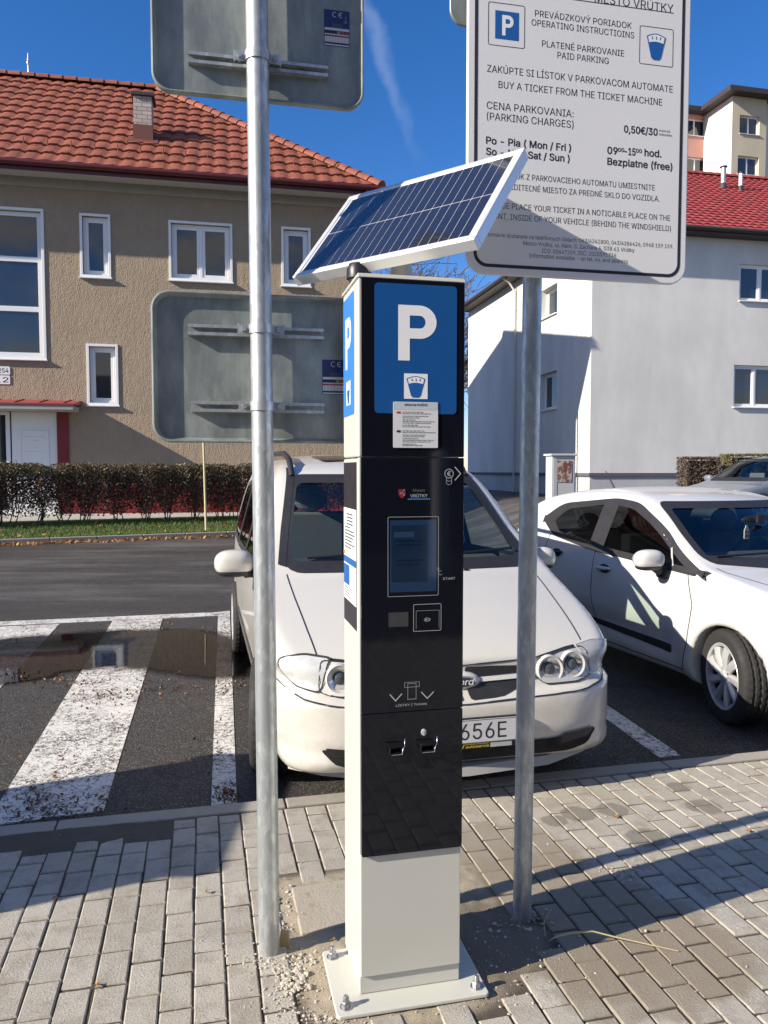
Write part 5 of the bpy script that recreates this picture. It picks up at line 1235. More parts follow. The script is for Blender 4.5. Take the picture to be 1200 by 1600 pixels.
# long dark hedge
hb = thing('hedge', 'long dark purplish clipped hedge in front of the brown house', 'hedge', fk(0, 0, 0))
hb.location = (0, 0, 0)
items = []; stems = MB()
HV0, HV1 = 1.0, 1.85; HT = 1.72
clumps = [(-3.6+ .62*k + random.uniform(-.1, .1)) for k in range(21)]
for c in clumps:
    for s_ in range(5):
        u = c+random.gauss(0, .09); v = random.uniform(HV0+.25, HV1-.25); x, y, z = fk(u, v, vz(1.5))
        p = [(x, y, z-.02)]; 
        for q in range(5): p.append((p[-1][0]+random.gauss(0, .07), p[-1][1]+random.gauss(0, .06), z+.27*(q+1)))
        stems.tube(p, [.014, .012, .010, .008, .006, .004], 5)
for k in range(95000):
    u = random.uniform(-4.0, 9.2); v = random.uniform(HV0, HV1); t_ = random.random()**.8; z = vz(1.5) + .14 + t_*(HT-vz(1.5)-.14) + random.gauss(0, .012)
    near = min(abs(u-c) for c in clumps); dens = min(1.0, (t_*1.9)**1.6 + 1.1*math.exp(-(near/.20)**2)*(.3+t_) + .22)
    if u < -1.7: dens = max(dens, .35)
    # shape the faces: uneven front
    if v < HV0 + .10 + .07*math.sin(u*5.1) + .05*math.sin(u*13.0): continue
    if z > HT + .035*math.sin(u*4.3) + .03*math.sin(u*11)+.02*math.sin(u*23): continue
    if random.random() > dens: continue
    x, y, _ = fk(u, v, 0); tone = min(.79, max(0, random.gauss(.40, .22)))
    gr = .5*math.sin(u*1.7+1)+.5*math.sin(u*.9+2.2)
    if z > HT-.32 and random.random() < .16+.40*max(0, gr): tone = random.uniform(.88, 1)
    items.append(((x, y, z), random.uniform(.022, .042), tone))
cards('leaves', items, M['hedge'], hb); stems.build('stems', M['bark'], hb)
# orange end of the hedge (a beech at the left margin)
items = []
for k in range(2600):
    u = random.uniform(-2.4, .35); v = random.uniform(HV0-.05, HV0+.25); z = vz(1.5)+.45+random.random()*1.08
    if random.random() < .35+.65*(u < -.6): x, y, _ = fk(u, v, 0); items.append(((x, y, z), random.uniform(.018, .034), min(.6, max(0, random.gauss(.2, .2)))))
tag(cards('shrub_leaves', items, leafmat('rusty_leaf', (.12, .045, .02), (.22, .09, .035), (.16, .14, .04))), 'rust coloured shrub growing into the left end of the hedge', 'shrub')
# thin stake
sA = gp(322, 822, vz(1.0)); sB = atY(316.5, 640, sA[1]+.04)
m = MB(); m.tube([(sA[0], sA[1], sA[2]-.1), tuple(sB)], [.028, .026], 10); o = m.build('stake', M['wood'], smooth=60); tag(o, 'thin pale wooden stake standing in front of the hedge', 'stake')
# box hedges in front of the white house
def boxhedge(name, px0, px1, pt, pb, Y, mat, label, n, depth):
    a = atY(px0, pb, Y); b = atY(px1, pt, Y); r_ = thing(name, label, 'hedge', (0, 0, 0)); its = []
    zb = terrain(a[0], a[1]) 
    for k in range(n):
        f = random.choice('ftlr'); x, y, z = random.uniform(a[0], b[0]), random.uniform(Y, Y+depth), random.uniform(zb+.1, b[2])
        if f == 'f': y = Y+abs(random.gauss(0, .05))
        if f == 't': z = b[2]-abs(random.gauss(0, .03))
        if f == 'l': x = a[0]+abs(random.gauss(0, .04))
        if f == 'r': x = b[0]-abs(random.gauss(0, .04))
        its.append(((x, y, z), random.uniform(.02, .04), min(1, max(0, random.gauss(.45, .25)))))
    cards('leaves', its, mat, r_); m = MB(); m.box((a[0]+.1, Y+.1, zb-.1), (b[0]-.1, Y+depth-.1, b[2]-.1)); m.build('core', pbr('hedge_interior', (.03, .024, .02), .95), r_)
    for k in range(0): pass
    return r_
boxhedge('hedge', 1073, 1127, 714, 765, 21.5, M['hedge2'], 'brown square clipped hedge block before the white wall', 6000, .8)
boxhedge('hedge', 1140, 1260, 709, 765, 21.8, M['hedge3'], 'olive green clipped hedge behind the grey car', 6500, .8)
# fallen leaves
items = []
for k in range(420):
    u = random.uniform(-1, 6.2); v = -abs(random.gauss(0, .13)) - .01; x, y, _ = fk(u, v, 0); items.append(((x, y, ZR+random.uniform(.015, .05)), random.uniform(.03, .065), random.random()))
for k in range(60):
    u = random.uniform(-1, 6.2); v = random.uniform(.2, 1.2); x, y, _ = fk(u, v, 0); items.append(((x, y, vz(v)+.06), random.uniform(.03, .06), random.random()))
o = cards('fallen_leaves', items, M['autumn']); tag(o, 'yellow and brown fallen leaves along the far kerb', 'leaves', kind='stuff')
M['litter'] = leafmat('brown_litter', (.075, .038, .02), (.15, .07, .03), (.22, .12, .05), .0)
def litter(pts, n, s0, s1):
    out = []
    for k in range(n):
        px, py, sx, sy = random.choice(pts); p = gp(px+random.gauss(0, sx), py+random.gauss(0, sy), ZR+.008); out.append(((p[0], p[1], p[2]+random.uniform(.001, .006)), random.uniform(s0, s1), random.random()))
    return out
its = litter([(200, 1060, 60, 6), (150, 1092, 35, 6), (180, 1085, 30, 4), (120, 1065, 35, 4), (270, 1075, 26, 3), (355, 1070, 12, 6), (230, 980, 30, 4), (355, 1245, 10, 5), (350, 1235, 10, 5), (60, 1260, 50, 10), (90, 1250, 40, 10), (340, 985, 14, 4), (130, 1075, 60, 12), (100, 1200, 60, 40), (240, 1150, 90, 60), (30, 1055, 20, 6), (80, 1272, 50, 5)], 900, .006, .016)
o = cards('leaf_litter', its, M['litter']); tag(o, 'brown leaf litter left by water on the parking bay', 'leaves', kind='stuff')
for (px, py, s_) in ((324, 1394, .012), (963, 1276, .018), (1170, 1298, .016), (520, 1468, .011), (86, 1404, .012), (150, 1540, .014)):
    p = gp(px, py, .006); V = []; a0_ = random.uniform(0, 6)
    for k in range(11):
        r = s_*(1 if k % 2 else .55)*(1.3 if k == 5 else 1); V.append((p[0]+r*math.cos(a0_+k*.571), p[1]+r*math.sin(a0_+k*.571), p[2]+.004*math.sin(k*1.9)+.003))
    m = MB(); m.add(V+[(p[0], p[1], p[2]+.001)], [(k, (k+1) % 11, 11) for k in range(11)]); o = m.build('fallen_leaf', pbr('dry_leaf', (.33, .17, .06), .7, var=.3, scale=60))
    tag(o, 'dry brown leaf lying on the pavement blocks', 'leaf', 'dry leaves on the pavement')
# dry stalk beside the right post
p = [gp(858, 1470, .005), gp(868, 1464, .03), gp(890, 1458, .045), gp(925, 1455, .04), gp(965, 1465, .025), gp(1010, 1475, .012), gp(1060, 1486, .005)]
m = MB(); m.tube([tuple(q) for q in p], [.002, .003, .0032, .003, .0026, .002, .0012], 6); m.tube([tuple(gp(852, 1462, .004)), tuple(gp(850, 1440, .02)), tuple(gp(862, 1420, .03))], [.0015, .0013, .0008], 5)
o = m.build('dry_stalk', pbr('straw', (.46, .38, .22), .7), smooth=60); tag(o, 'bent dry grass stalk lying beside the right post', 'stalk')
# wooden wedge beside the left pole
p = gp(444, 1478, 0); m = MB(); m.prism([(-.018, -.01), (.018, -.01), (.016, .045), (-.010, .055)], lambda a, b, h: (p[0]+a, p[1]+h, b), -.008, .008); o = m.build('wooden_wedge', pbr('wedge_wood', (.33, .24, .13), .8, var=.3, scale=40), bevel=.002); tag(o, 'small wooden wedge stuck in the gravel by the left pole', 'wedge')
# utility cabinet with a torn poster
uc = atY(880, 765, 19.5); uz = terrain(uc[0], uc[1]) - .02
ut = thing('utility_cabinet', 'grey utility cabinet with a brown torn poster beside the white house', 'cabinet', (uc[0], uc[1], uz), R(11))
zt4 = float(atY(880, 709, 19.5)[2]) - uz; wdt = .62
m = MB(); m.box((-wdt/2, 0, 0), (wdt/2, .40, zt4-.05)); m.build('body', pbr('cabinet_grey', (.48, .49, .48), .7, var=.12, scale=3), ut, bevel=.01)
m = MB(); m.box((-wdt/2-.05, -.05, zt4-.05), (wdt/2+.05, .45, zt4)); m.build('lid', pbr('cabinet_lid', (.55, .55, .52), .7), ut, bevel=.01)
m = MB(); m.box((-.16, -.012, zt4-.72), (.22, -.002, zt4-.18)); 
def _poster():
    t = NT('torn_poster'); f = t.noise(7, 5, .7); return t.done(t.bsdf(t.mix(t.ramp(f, .45, .6), (.16, .06, .04), (.50, .42, .36)), .8))
m.build('poster', _poster(), ut)
m = MB(); m.box((-wdt/2+.04, -.008, .12), (-.17, -.001, zt4-.12)); m.build('cabinet_door', pbr('cabinet_door', (.42, .43, .42), .6), ut, bevel=.003)
# bare tree far behind
def tree(name, base, height, label, leaf_n, seed, spread=.42):
    rnd = random.Random(seed); t_ = thing(name, label, 'tree', base); br = MB(); tips = []
    def grow(p, d, L, r, lev):
        pts = [p]; rs = [r]; n = 4
        for k in range(n):
            d = (d + Vector((rnd.gauss(0, .10), rnd.gauss(0, .10), rnd.gauss(.03, .05)))).normalized(); pts.append(pts[-1]+d*L/n); rs.append(max(.020, r*(1-.45*(k+1)/n)))
        br.tube(pts, rs, 7 if lev < 2 else 3, cap=False)
        if lev >= 3: tips.extend(pts[2:])
        if lev >= 5: return
        for k in range(5 if lev in (2, 3, 4) else 3):
            a = rnd.uniform(0, 6.28); q = d.orthogonal().normalized(); q.rotate(Matrix.Rotation(a, 3, d)); nd = (d*rnd.uniform(.55, 1)+q*rnd.uniform(.35, .8)).normalized()
            grow(pts[rnd.randint(2, n)], nd, L*rnd.uniform(.55, .78), rs[-1]*rnd.uniform(.55, .75), lev+1)
    grow(Vector((0, 0, 0)), Vector((0, 0, 1)), height*.34, height*.016, 0)
    br.build('trunk', M['bark'], t_, smooth=60, fix=False)
    its = []
    for k in range(leaf_n):
        q = rnd.choice(tips); its.append(((q.x+rnd.gauss(0, .15), q.y+rnd.gauss(0, .15), q.z+rnd.gauss(0, .15)), rnd.uniform(.05, .11), rnd.random()))
    cards('crown', its, M['autumn'], t_); return t_
tb = atY(668, 735, 54.0); tree('tree', (tb[0], 54.0, -.3), 22.5, 'bare tree with a few orange leaves seen under the solar panel', 2600, 5)
tb = atY(622, 735, 58.0); tree('tree', (tb[0], 58.0, -.3), 23, 'bare tree between the two houses behind the ticket machine', 2200, 9)
q = hit(688, 800, mc + my*PY, my); dq = ray(688, 800); dq = dq/np.linalg.norm(dq); rq = dq - 2*np.dot(dq, my)*my; tq = 9.0/np.linalg.norm(rq[:2]); wp = q + rq*tq  # unseen post added where its reflection makes a pale streak on the panel
m = MB(); m.tube([(wp[0], wp[1], 0), (wp[0], wp[1], 1.75)], .13, 24); m.ell((wp[0], wp[1], 1.75), .13, .13, .10)
o = m.build('streak_post', M['pvc'], smooth=60); tag(o, 'unseen white post added behind the viewer to mirror as a pale streak in the machine', 'post')
# outside the frame: box added to cast a pavement shadow; house behind the viewer
sb_ = thing('shadow_box', 'grey street cabinet standing on the pavement outside the left edge', 'cabinet', (-3.80, 2.22, 0), 0)
m = MB(); m.box((-.22, -.66, 0), (.22, .66, 1.58)); m.build('body', pbr('shadow_box_grey', (.4, .41, .4), .6), sb_, bevel=.02)
m = MB(); m.box((-.25, -.69, 1.582), (.25, .69, 1.65)); m.build('lid', pbr('shadow_box_lid', (.45, .45, .44), .6), sb_, bevel=.01)
bh = thing('rear_house', 'dark brick house across the pavement behind the viewer', 'house', (2.5, -13, 0), YAWK)
m = MB(); m.box((-16, -8, -.1), (17, 0, 6.0)); m.build('wall', pbr('dark_brick', (.10, .075, .06), .9, var=.3, scale=2), bh)
m = MB(); m.prism([(-8.5, 6.0), (.5, 6.0), (-4, 9.0)], lambda p, q, h: (h, p, q), -16.5, 17.5); m.build('roof', M['darkroof'], bh)
for k in range(8):
    m = MB(); x0 = -14+k*4; m.box((x0, .002, 1.0), (x0+1.3, .06, 2.6)); m.build('window', M['pane'], bh)
# ------------------------------------------------------------------ cars: a smooth body surface from side, plan and front outlines
def spline_poly(pts, n=8):
    """closed centripetal Catmull-Rom through pts; a point given as (x,z,1) is a corner"""
    P_ = [np.array(p[:2], float) for p in pts]; cr = [len(p) > 2 for p in pts]; N = len(P_); out = []
    for i in range(N):
        p1, p2 = P_[i], P_[(i+1) % N]; p0 = P_[i-1] if not cr[i] else 2*p1-p2; p3 = P_[(i+2) % N] if not cr[(i+1) % N] else 2*p2-p1
        k = np.linalg.norm(p2-p1); m1 = (p2-p0)*k/max(1e-6, np.linalg.norm(p2-p1)+np.linalg.norm(p1-p0)); m2 = (p3-p1)*k/max(1e-6, np.linalg.norm(p2-p1)+np.linalg.norm(p3-p2))
        for j in range(n):
            t = j/n; out.append((2*t**3-3*t*t+1)*p1+(t**3-2*t*t+t)*m1+(-2*t**3+3*t*t)*p2+(t**3-t*t)*m2)
    return np.array(out)
class SDF2:
    def __init__(s, poly, lo, hi, h=.02):
        s.lo = np.array(lo, float); s.h = h; nx, ny = (int((hi[k]-lo[k])/h)+2 for k in (0, 1))
        X, Y = np.meshgrid(s.lo[0]+np.arange(nx)*h, s.lo[1]+np.arange(ny)*h, indexing='ij')
        d = np.full(X.shape, 1e9); ins = np.zeros(X.shape, bool); n = len(poly)
        for i in range(n):
            a = poly[i-1]; b = poly[i]; e = b-a; L = e @ e
            if L < 1e-12: continue
            t = np.clip(((X-a[0])*e[0]+(Y-a[1])*e[1])/L, 0, 1); d = np.minimum(d, (X-a[0]-t*e[0])**2+(Y-a[1]-t*e[1])**2)
            c = ((b[1] > Y) != (a[1] > Y)) & (X < (a[0]-b[0])*(Y-b[1])/(a[1]-b[1]+1e-15)+b[0]); ins ^= c
        s.g = np.where(ins, -1, 1)*np.sqrt(d); s.n = (nx, ny)
    def __call__(s, x, y):
        fx = np.clip((x-s.lo[0])/s.h, 0, s.n[0]-1.001); fy = np.clip((y-s.lo[1])/s.h, 0, s.n[1]-1.001); i = fx.astype(int); j = fy.astype(int); fx = fx-i; fy = fy-j; g = s.g
        return (g[i, j]*(1-fx)+g[i+1, j]*fx)*(1-fy)+(g[i, j+1]*(1-fx)+g[i+1, j+1]*fx)*fy
def smax(a, b, k):
    h = np.clip(.5+.5*(a-b)/k, 0, 1); return b*(1-h)+a*h+k*h*(1-h)
def surface_nets(f, lo, hi, h):
    ax = [np.arange(lo[k], hi[k]+h, h) for k in range(3)]; G = np.meshgrid(*ax, indexing='ij'); F3 = f(*G)
    s = F3 < 0; nx, ny, nz = F3.shape
    acc = np.zeros((nx-1, ny-1, nz-1, 3)); cnt = np.zeros((nx-1, ny-1, nz-1))
    cor = [(a, b, c) for a in (0, 1) for b in (0, 1) for c in (0, 1)]
    sl_ = lambda A, c: A[c[0]:nx-1+c[0], c[1]:ny-1+c[1], c[2]:nz-1+c[2]]
    for c in cor:
        for k in range(3):
            if c[k]: continue
            d = list(c); d[k] = 1; A = sl_(F3, c); B = sl_(F3, d); cross = (A < 0) != (B < 0)
            t = np.where(cross, A/(np.where(cross, A-B, 1)), 0)
            p = np.zeros(A.shape+(3,)); 
            for q in range(3): p[..., q] = c[q]
            p[..., k] = t; acc += np.where(cross[..., None], p, 0); cnt += cross
    act = cnt > 0; idx = -np.ones(act.shape, int); idx[act] = np.arange(act.sum()); I = np.argwhere(act)
    V = np.array(lo)+h*(I+acc[act]/cnt[act][:, None]); Fq = []
    for k in range(3):
        a, b = [(1, 2), (2, 0), (0, 1)][k]; A = np.take(s, range(s.shape[k]-1), k); B = np.take(s, range(1, s.shape[k]), k); E_ = np.argwhere(A != B)
        E_ = E_[(E_[:, a] > 0) & (E_[:, b] > 0) & (E_[:, a] < s.shape[a]-1) & (E_[:, b] < s.shape[b]-1)]
        if len(E_) == 0: continue
        ea = np.zeros(3, int); ea[a] = 1; eb = np.zeros(3, int); eb[b] = 1
        q = np.stack([idx[tuple((E_-ea-eb).T)], idx[tuple((E_-eb).T)], idx[tuple(E_.T)], idx[tuple((E_-ea).T)]], 1)
        inside = A[tuple(E_.T)]; q[~inside] = q[~inside][:, ::-1]; Fq.append(q)
    return V, np.concatenate(Fq)
class Gaps:
    def __init__(s, parent): s.p = parent
    def add(s, vs, fs, m=0): s.b.add(vs, fs, m)
    def new(s): s.b = MB(); return s.b
    def flush(s): s.b.build('panel_gap', M['ink'], s.p, fix=False)
class CarBody:
    def __init__(s, side, plan, front, L, W, H, wheels, arch_r, k=.05, sweep=.22, crown=.05, h=.026, belt=.95, extra=None, arch_w=.25):
        s.A = SDF2(spline_poly(side), (-.4, -.2), (L+.4, H+.4)); s.B = SDF2(spline_poly(plan), (-.4, -.1), (L+.4, W/2+.3)); s.C = SDF2(spline_poly(front), (-.1, -.2), (W/2+.3, H+.4)); s.k = k
        s.wh = wheels; s.ar = arch_r; s.sw = sweep; s.cr = crown; s.L, s.W, s.H, s.belt = L, W, H, belt; s.extra = extra; s.aw = arch_w
        V, Fq = surface_nets(s.f, (-W/2-.08, -.1, .05), (W/2+.08, L+.1, H+.1), h)
        for _ in range(4):
            f0 = s.f(*V.T); e = 1e-3; g = np.stack([(s.f(*(V+np.eye(3)[q]*e).T)-s.f(*(V-np.eye(3)[q]*e).T))/(2*e) for q in range(3)], 1); n2 = np.maximum((g**2).sum(1), .3); st = np.clip(f0/n2, -.02, .02); V = V-g*st[:, None]
        s.V, s.F = V, Fq; s.bvh = BVHTree.FromPolygons(V.tolist(), Fq.tolist())
    def f(s, x, y, z):
        ay = np.abs(x); w_ = np.clip((z-s.belt+.1)/.25, 0, 1)*np.clip((s.L*.62-y)/(s.L*.15), 0, 1)
        a = s.A(y - s.sw*w_*x*x, z + s.cr*x*x*(z > .3)); b = s.B(y, ay); c = s.C(ay, z)
        r = smax(smax(a, b, s.k*1.6), c, s.k)
        for (wy, wz) in s.wh:
            cy = s.ar-np.sqrt((y-wy)**2+(z-wz)**2+1e-9); cx = (s.W/2-s.aw)-ay; r = smax(r, np.minimum(cy, -cx) if False else -np.maximum(-cy, cx), .012)
        if s.extra is not None: r = s.extra(r, x, y, z)
        return r
    def cast(s, kind, a, b):
        if kind == 'front': o, d = Vector((a, -1.5, b)), Vector((0, 1, 0))
        elif kind == 'left': o, d = Vector((-2, a, b)), Vector((1, 0, 0))
        elif kind in ('fl', 'fr'):
            sx = -1 if kind == 'fl' else 1; d = Vector((-sx*.7071, .7071, 0)); o = Vector((sx*.7071, .7071, 0))*(a) + Vector((0, 0, b)) - d*2.5
        elif kind == 'right': o, d = Vector((2, a, b)), Vector((-1, 0, 0))
        else: o, d = Vector((a, b, 4)), Vector((0, 0, -1))
        q = s.bvh.ray_cast(o, d)
        if q[0] is None or (kind != 'top' and q[1].dot(d) > -.05):
            q = s.bvh.find_nearest(o + d*1.6 if kind in ('front',) else o+d*1.2)
        n = q[1]
        if n.dot(d) > 0: n = -n
        return q[0], n
    def decal(s, kind, poly, off, step=.045, mm=None, mi=0):
        bm = bmesh.new(); vs = [bm.verts.new((p[0], p[1], 0)) for p in poly]; bm.faces.new(vs)
        xs_ = [p[0] for p in poly]; ys_ = [p[1] for p in poly]
        for ax_, lo, hi in ((0, min(xs_), max(xs_)), (1, min(ys_), max(ys_))):
            n = int((hi-lo)/step)
            for k in range(1, n+1):
                co = [0, 0, 0]; co[ax_] = lo+(hi-lo)*k/(n+1); no = [0, 0, 0]; no[ax_] = 1
                bmesh.ops.bisect_plane(bm, geom=list(bm.verts)+list(bm.edges)+list(bm.faces), plane_co=co, plane_no=no)
        bm.verts.index_update(); out = []
        for v in bm.verts:
            p, n = s.cast(kind, v.co.x, v.co.y); out.append(p+n*off)
        fs = [tuple(v.index for v in f.verts) for f in bm.faces]; bm.free()
        mm = mm or MB(); mm.add(out, fs, mi); return mm
    def strip(s, kind, pts, wd, off=.0018, mm=None, closed=False, mi=0):
        pp = []
        pts = list(pts)+([pts[0]] if closed else [])
        for i in range(len(pts)-1):
            a = Vector(pts[i]); b = Vector(pts[i+1]); n = max(1, int((b-a).length/.03))
            pp += [tuple(a+(b-a)*k/n) for k in range(n)]
        pp.append(pts[-1])
        if closed: pp = pp[:-1]
        mm = mm or MB()
        for q in stroke(pp, wd, closed): mm.add([s.cast(kind, *p)[0]+s.cast(kind, *p)[1]*off for p in q], [(0, 1, 2, 3)], mi)
        return mm
    def build(s, parent, mat, openings, name='body'):
        """openings: (kind, poly) regions where the shell is cut away behind the glass"""
        cen = s.V[s.F].mean(1); keep = np.ones(len(s.F), bool)
        e1 = s.V[s.F[:, 2]]-s.V[s.F[:, 0]]; e2 = s.V[s.F[:, 3]]-s.V[s.F[:, 1]]; nn = np.cross(e1, e2); nn /= np.linalg.norm(nn, axis=1)[:, None]+1e-9
        for kind, poly in openings:
            if kind == 'left': u, v, ok = cen[:, 1], cen[:, 2], (cen[:, 0] < 0) & (np.abs(nn[:, 0]) > .35)
            elif kind == 'right': u, v, ok = cen[:, 1], cen[:, 2], (cen[:, 0] > 0) & (np.abs(nn[:, 0]) > .35)
            elif kind == 'front': u, v, ok = cen[:, 0], cen[:, 2], (cen[:, 1] < s.L/2) & (nn[:, 1] < -.15)
            else: u, v, ok = cen[:, 0], cen[:, 2], (cen[:, 1] > s.L*.6) & (nn[:, 1] > .15)
            ins = np.zeros(len(u), bool)
            for i in range(len(poly)):
                (x1, y1), (x2, y2) = poly[i], poly[i-1]
                ins ^= ((y1 > v) != (y2 > v)) & (u < (x2-x1)*(v-y1)/(y2-y1+1e-12)+x1)
            keep &= ~(ins & ok)
        mm = MB(); mm.v = [tuple(p) for p in s.V]; mm.f = [tuple(q) for q in s.F[keep].tolist()]; mm.m = [0]*len(mm.f)
        o = mm.build(name, mat, parent, smooth=180, fix=False)
        return o
def inset_poly(poly, d):
    n = len(poly); ar = sum(poly[i-1][0]*poly[i][1]-poly[i][0]*poly[i-1][1] for i in range(n)); sg = 1 if ar > 0 else -1; out = []
    for i in range(n):
        a = Vector(poly[i-1]); b = Vector(poly[i]); c = Vector(poly[(i+1) % n]); t = (c-a).normalized(); out.append(tuple(b+Vector((-t.y, t.x))*d*sg))
    return out
def wheel(parent, c, r, wd, rim_r, side, steer=0.0, style=0, seed=0):
    """wheel about the lateral axis; side=-1 outer face towards -x"""
    Mx = Matrix.Translation(c) @ Matrix.Rotation(steer, 4, 'Z')
    fn = lambda x, y, h: tuple(Mx @ Vector((h*side, x, y)))        # lathe axis = lateral, +h outward
    hw = wd/2
    root = MB()
    prof = [(rim_r-.01, -hw*.8), (rim_r+.01, -hw), (r*.90, -hw*1.04), (r*.965, -hw*.92), (r-.004, -hw*.76)]
    gro = []
    for k, g in enumerate((-.42, 0, .42)):
        gro += [(r, hw*(g-.06)-.006), (r-.008, hw*(g-.06)), (r-.008, hw*(g+.06)), (r, hw*(g+.06)+.006)]
    prof += gro + [(r-.004, hw*.76), (r*.965, hw*.92), (r*.90, hw*1.04), (rim_r+.035, hw*1.02), (rim_r+.012, hw), (rim_r-.01, hw*.8)]
    n = 120; L = len(prof); vs = []
    for k in range(n):
        a = 2*math.pi*k/n
        for i, (rr, h) in enumerate(prof):
            q = rr
            if rr > r*.955: 
                sh = int(round(h/hw*3)); q = rr-(.007 if (k+sh) % 3 == 0 else 0)
            vs.append(fn(q*math.cos(a), q*math.sin(a), h))
    root.add(vs, [(k*L+i, ((k+1) % n)*L+i, ((k+1) % n)*L+i+1, k*L+i+1) for k in range(n) for i in range(L-1)])
    w_ = thing('wheel', None, None) if False else None
    ty = root.build('wheel', M['rubber'], parent, smooth=35)
    rm = MB()
    rm.lathe([(0, hw*.30), (rim_r*.9, hw*.25), (rim_r-.012, hw*.55)], fn, 48, 1)
    rm.lathe([(rim_r-.016, hw*.60), (rim_r-.012, hw*.93), (rim_r+.006, hw*1.0), (rim_r+.012, hw*.94), (rim_r-.004, hw*.55)], fn, 64, 0)
    ns = 9 if style == 0 else 5
    for k in range(ns):
        a = 2*math.pi*k/ns + .2; w0, w1 = (.034, .068) if style == 0 else (.05, .08); r0, r1 = rim_r*.16, rim_r-.010
        pts = []
        def S_(rad, off, h): 
            tw = .16*(rad/r1)
            return fn(rad*math.cos(a+tw)-off*math.sin(a+tw), rad*math.sin(a+tw)+off*math.cos(a+tw), h)
        vs = []
        for t in (0, .33, .66, 1):
            rad = r0+(r1-r0)*t; ww = (w0+(w1-w0)*t)/2; hh = hw*(.80+.16*math.sin(t*2.4)); vs += [S_(rad, -ww, hh-.010), S_(rad, -ww*.55, hh+.004), S_(rad, ww*.15, hh+.001), S_(rad, ww, hh-.012), S_(rad, ww, hh-.03), S_(rad, -ww, hh-.03)]
        rm.add(vs, [(j*6+i, j*6+(i+1) % 6, (j+1)*6+(i+1) % 6, (j+1)*6+i) for j in range(3) for i in range(6)]+[(0, 1, 2, 3, 4, 5), (23, 22, 21, 20, 19, 18)])
    rm.lathe([(0, hw*.97), (rim_r*.16, hw*.95), (rim_r*.20, hw*.80)], fn, 24, 0)
    for k in range(5):
        a = 2*math.pi*k/5; rm.lathe([(0, hw*.93), (.008, hw*.93), (.008, hw*.85)], lambda x, y, h: fn(rim_r*.26*math.cos(a)+x, rim_r*.26*math.sin(a)+y, h), 8, 0)
    rm.build('rim', [M['hubcap'], M['blacktrim']], ty, smooth=40)
    return ty
M['grillemesh'] = pbr('grille_mesh', (.07, .07, .075), .4, .4)
M['deepblack'] = pbr('intake_black', (.006, .006, .007), .9)
M['clearglass'] = glassmat('clear_car_glass', (.80, .88, .82), 1, 1.5)
M['hubcap'] = pbr('silver_hubcap', (.50, .51, .52), .38, .35, var=.1, scale=20)
M['seat'] = pbr('seat_fabric', (.13, .132, .14), .9, bump=.3, bscale=120)
M['dash'] = pbr('dashboard_plastic', (.07, .07, .075), .7)
M['galaxywhite'] = paint('aged_white_paint', (.60, .58, .53), .30, .55)
M['cliowhite'] = paint('white_paint', (.63, .626, .61), .24, .2)
M['greypaint'] = paint('grey_metallic_paint', (.16, .18, .21), .28, .1)
M['bezel'] = pbr('lamp_bezel', (.52, .52, .51), .35, .2)
M['reflector'] = pbr('lamp_reflector', (.82, .83, .84), .12, 1.0, var=.03)
def interior(parent, W, y_dash, y_seat, y_rear, zf, zd, zs, wheel_x):
    m = MB()
    for (x, y) in ((-W*.23, y_seat), (W*.23, y_seat)):
        m.box((x-.24, y-.05, zf), (x+.24, y+.45, zf+.18)); m.box((x-.23, y+.40, zf+.15), (x+.23, y+.54, zs-.17), 0, None); m.ell((x, y+.50, zs-.07), .13, .06, .10, nu=14, nv=8)
    m.box((-W*.38, y_rear+.3, zf+.1), (W*.38, y_rear+.45, zs-.22))
    for x in (-W*.25, W*.25): m.ell((x, y_rear+.38, zs-.13), .12, .05, .09, nu=14, nv=8)
    m.build('seats', M['seat'], parent, bevel=.04, seg=3)
    m = MB(); m.prism([(y_dash, zd-.02), (y_dash+.55, zd+.015), (y_dash+.66, zd-.06), (y_dash+.62, zd-.45), (y_dash+.1, zd-.45)], lambda p, q, h: (h, p, q), -W*.40, W*.40); m.build('dashboard', M['dash'], parent, bevel=.02)
    m = MB(); c = Vector((wheel_x, y_dash+.78, zd-.05)); ax_ = Vector((0, .85, .5)).normalized(); u = Vector((1, 0, 0)); v = ax_.cross(u)
    m.tube([c+(u*math.cos(t)+v*math.sin(t))*.18 for t in [2*math.pi*k/28 for k in range(29)]], .014, 8); m.tube([c-u*.17, c, c+u*.17], .018, 6); m.tube([c, c-v*.17], .016, 6); m.tube([c, c-ax_*.25], .03, 8); m.build('steering_wheel', M['black'], parent, smooth=60)
    m = MB(); m.box((-W*.44, y_dash, zf-.12), (W*.44, y_rear+.9, zf-.06)); m.build('cabin_floor', M['dash'], parent)
def mirror_set(parent, mat, c, size, tilt=0, arm=None):
    rx, ry, rz = size; mm = MB(); mm.ell(c, rx, ry, rz, nu=28, nv=16, pw=.78); o = mm.build('wing_mirror', mat, parent, smooth=180)
    mm = MB(); mm.ell((c[0], c[1], c[2]-rz*.62), rx*.90, ry*.90, rz*.45, nu=24, nv=10, pw=.8); 
    if arm: mm.tube(arm, [.030, .036], 12); mm.ell(arm[-1], .05, .065, .045)
    mm.build('mirror_base', M['blacktrim'], o, smooth=60)
    mm = MB(); mm.add([(c[0]+math.cos(t)*rx*.80, c[1]+ry*.985, c[2]+math.sin(t)*rz*.8) for t in [2*math.pi*k/24 for k in range(24)]], [tuple(range(24))]); mm.build('mirror_glass', M['chrome'], o, fix=False)
    return o

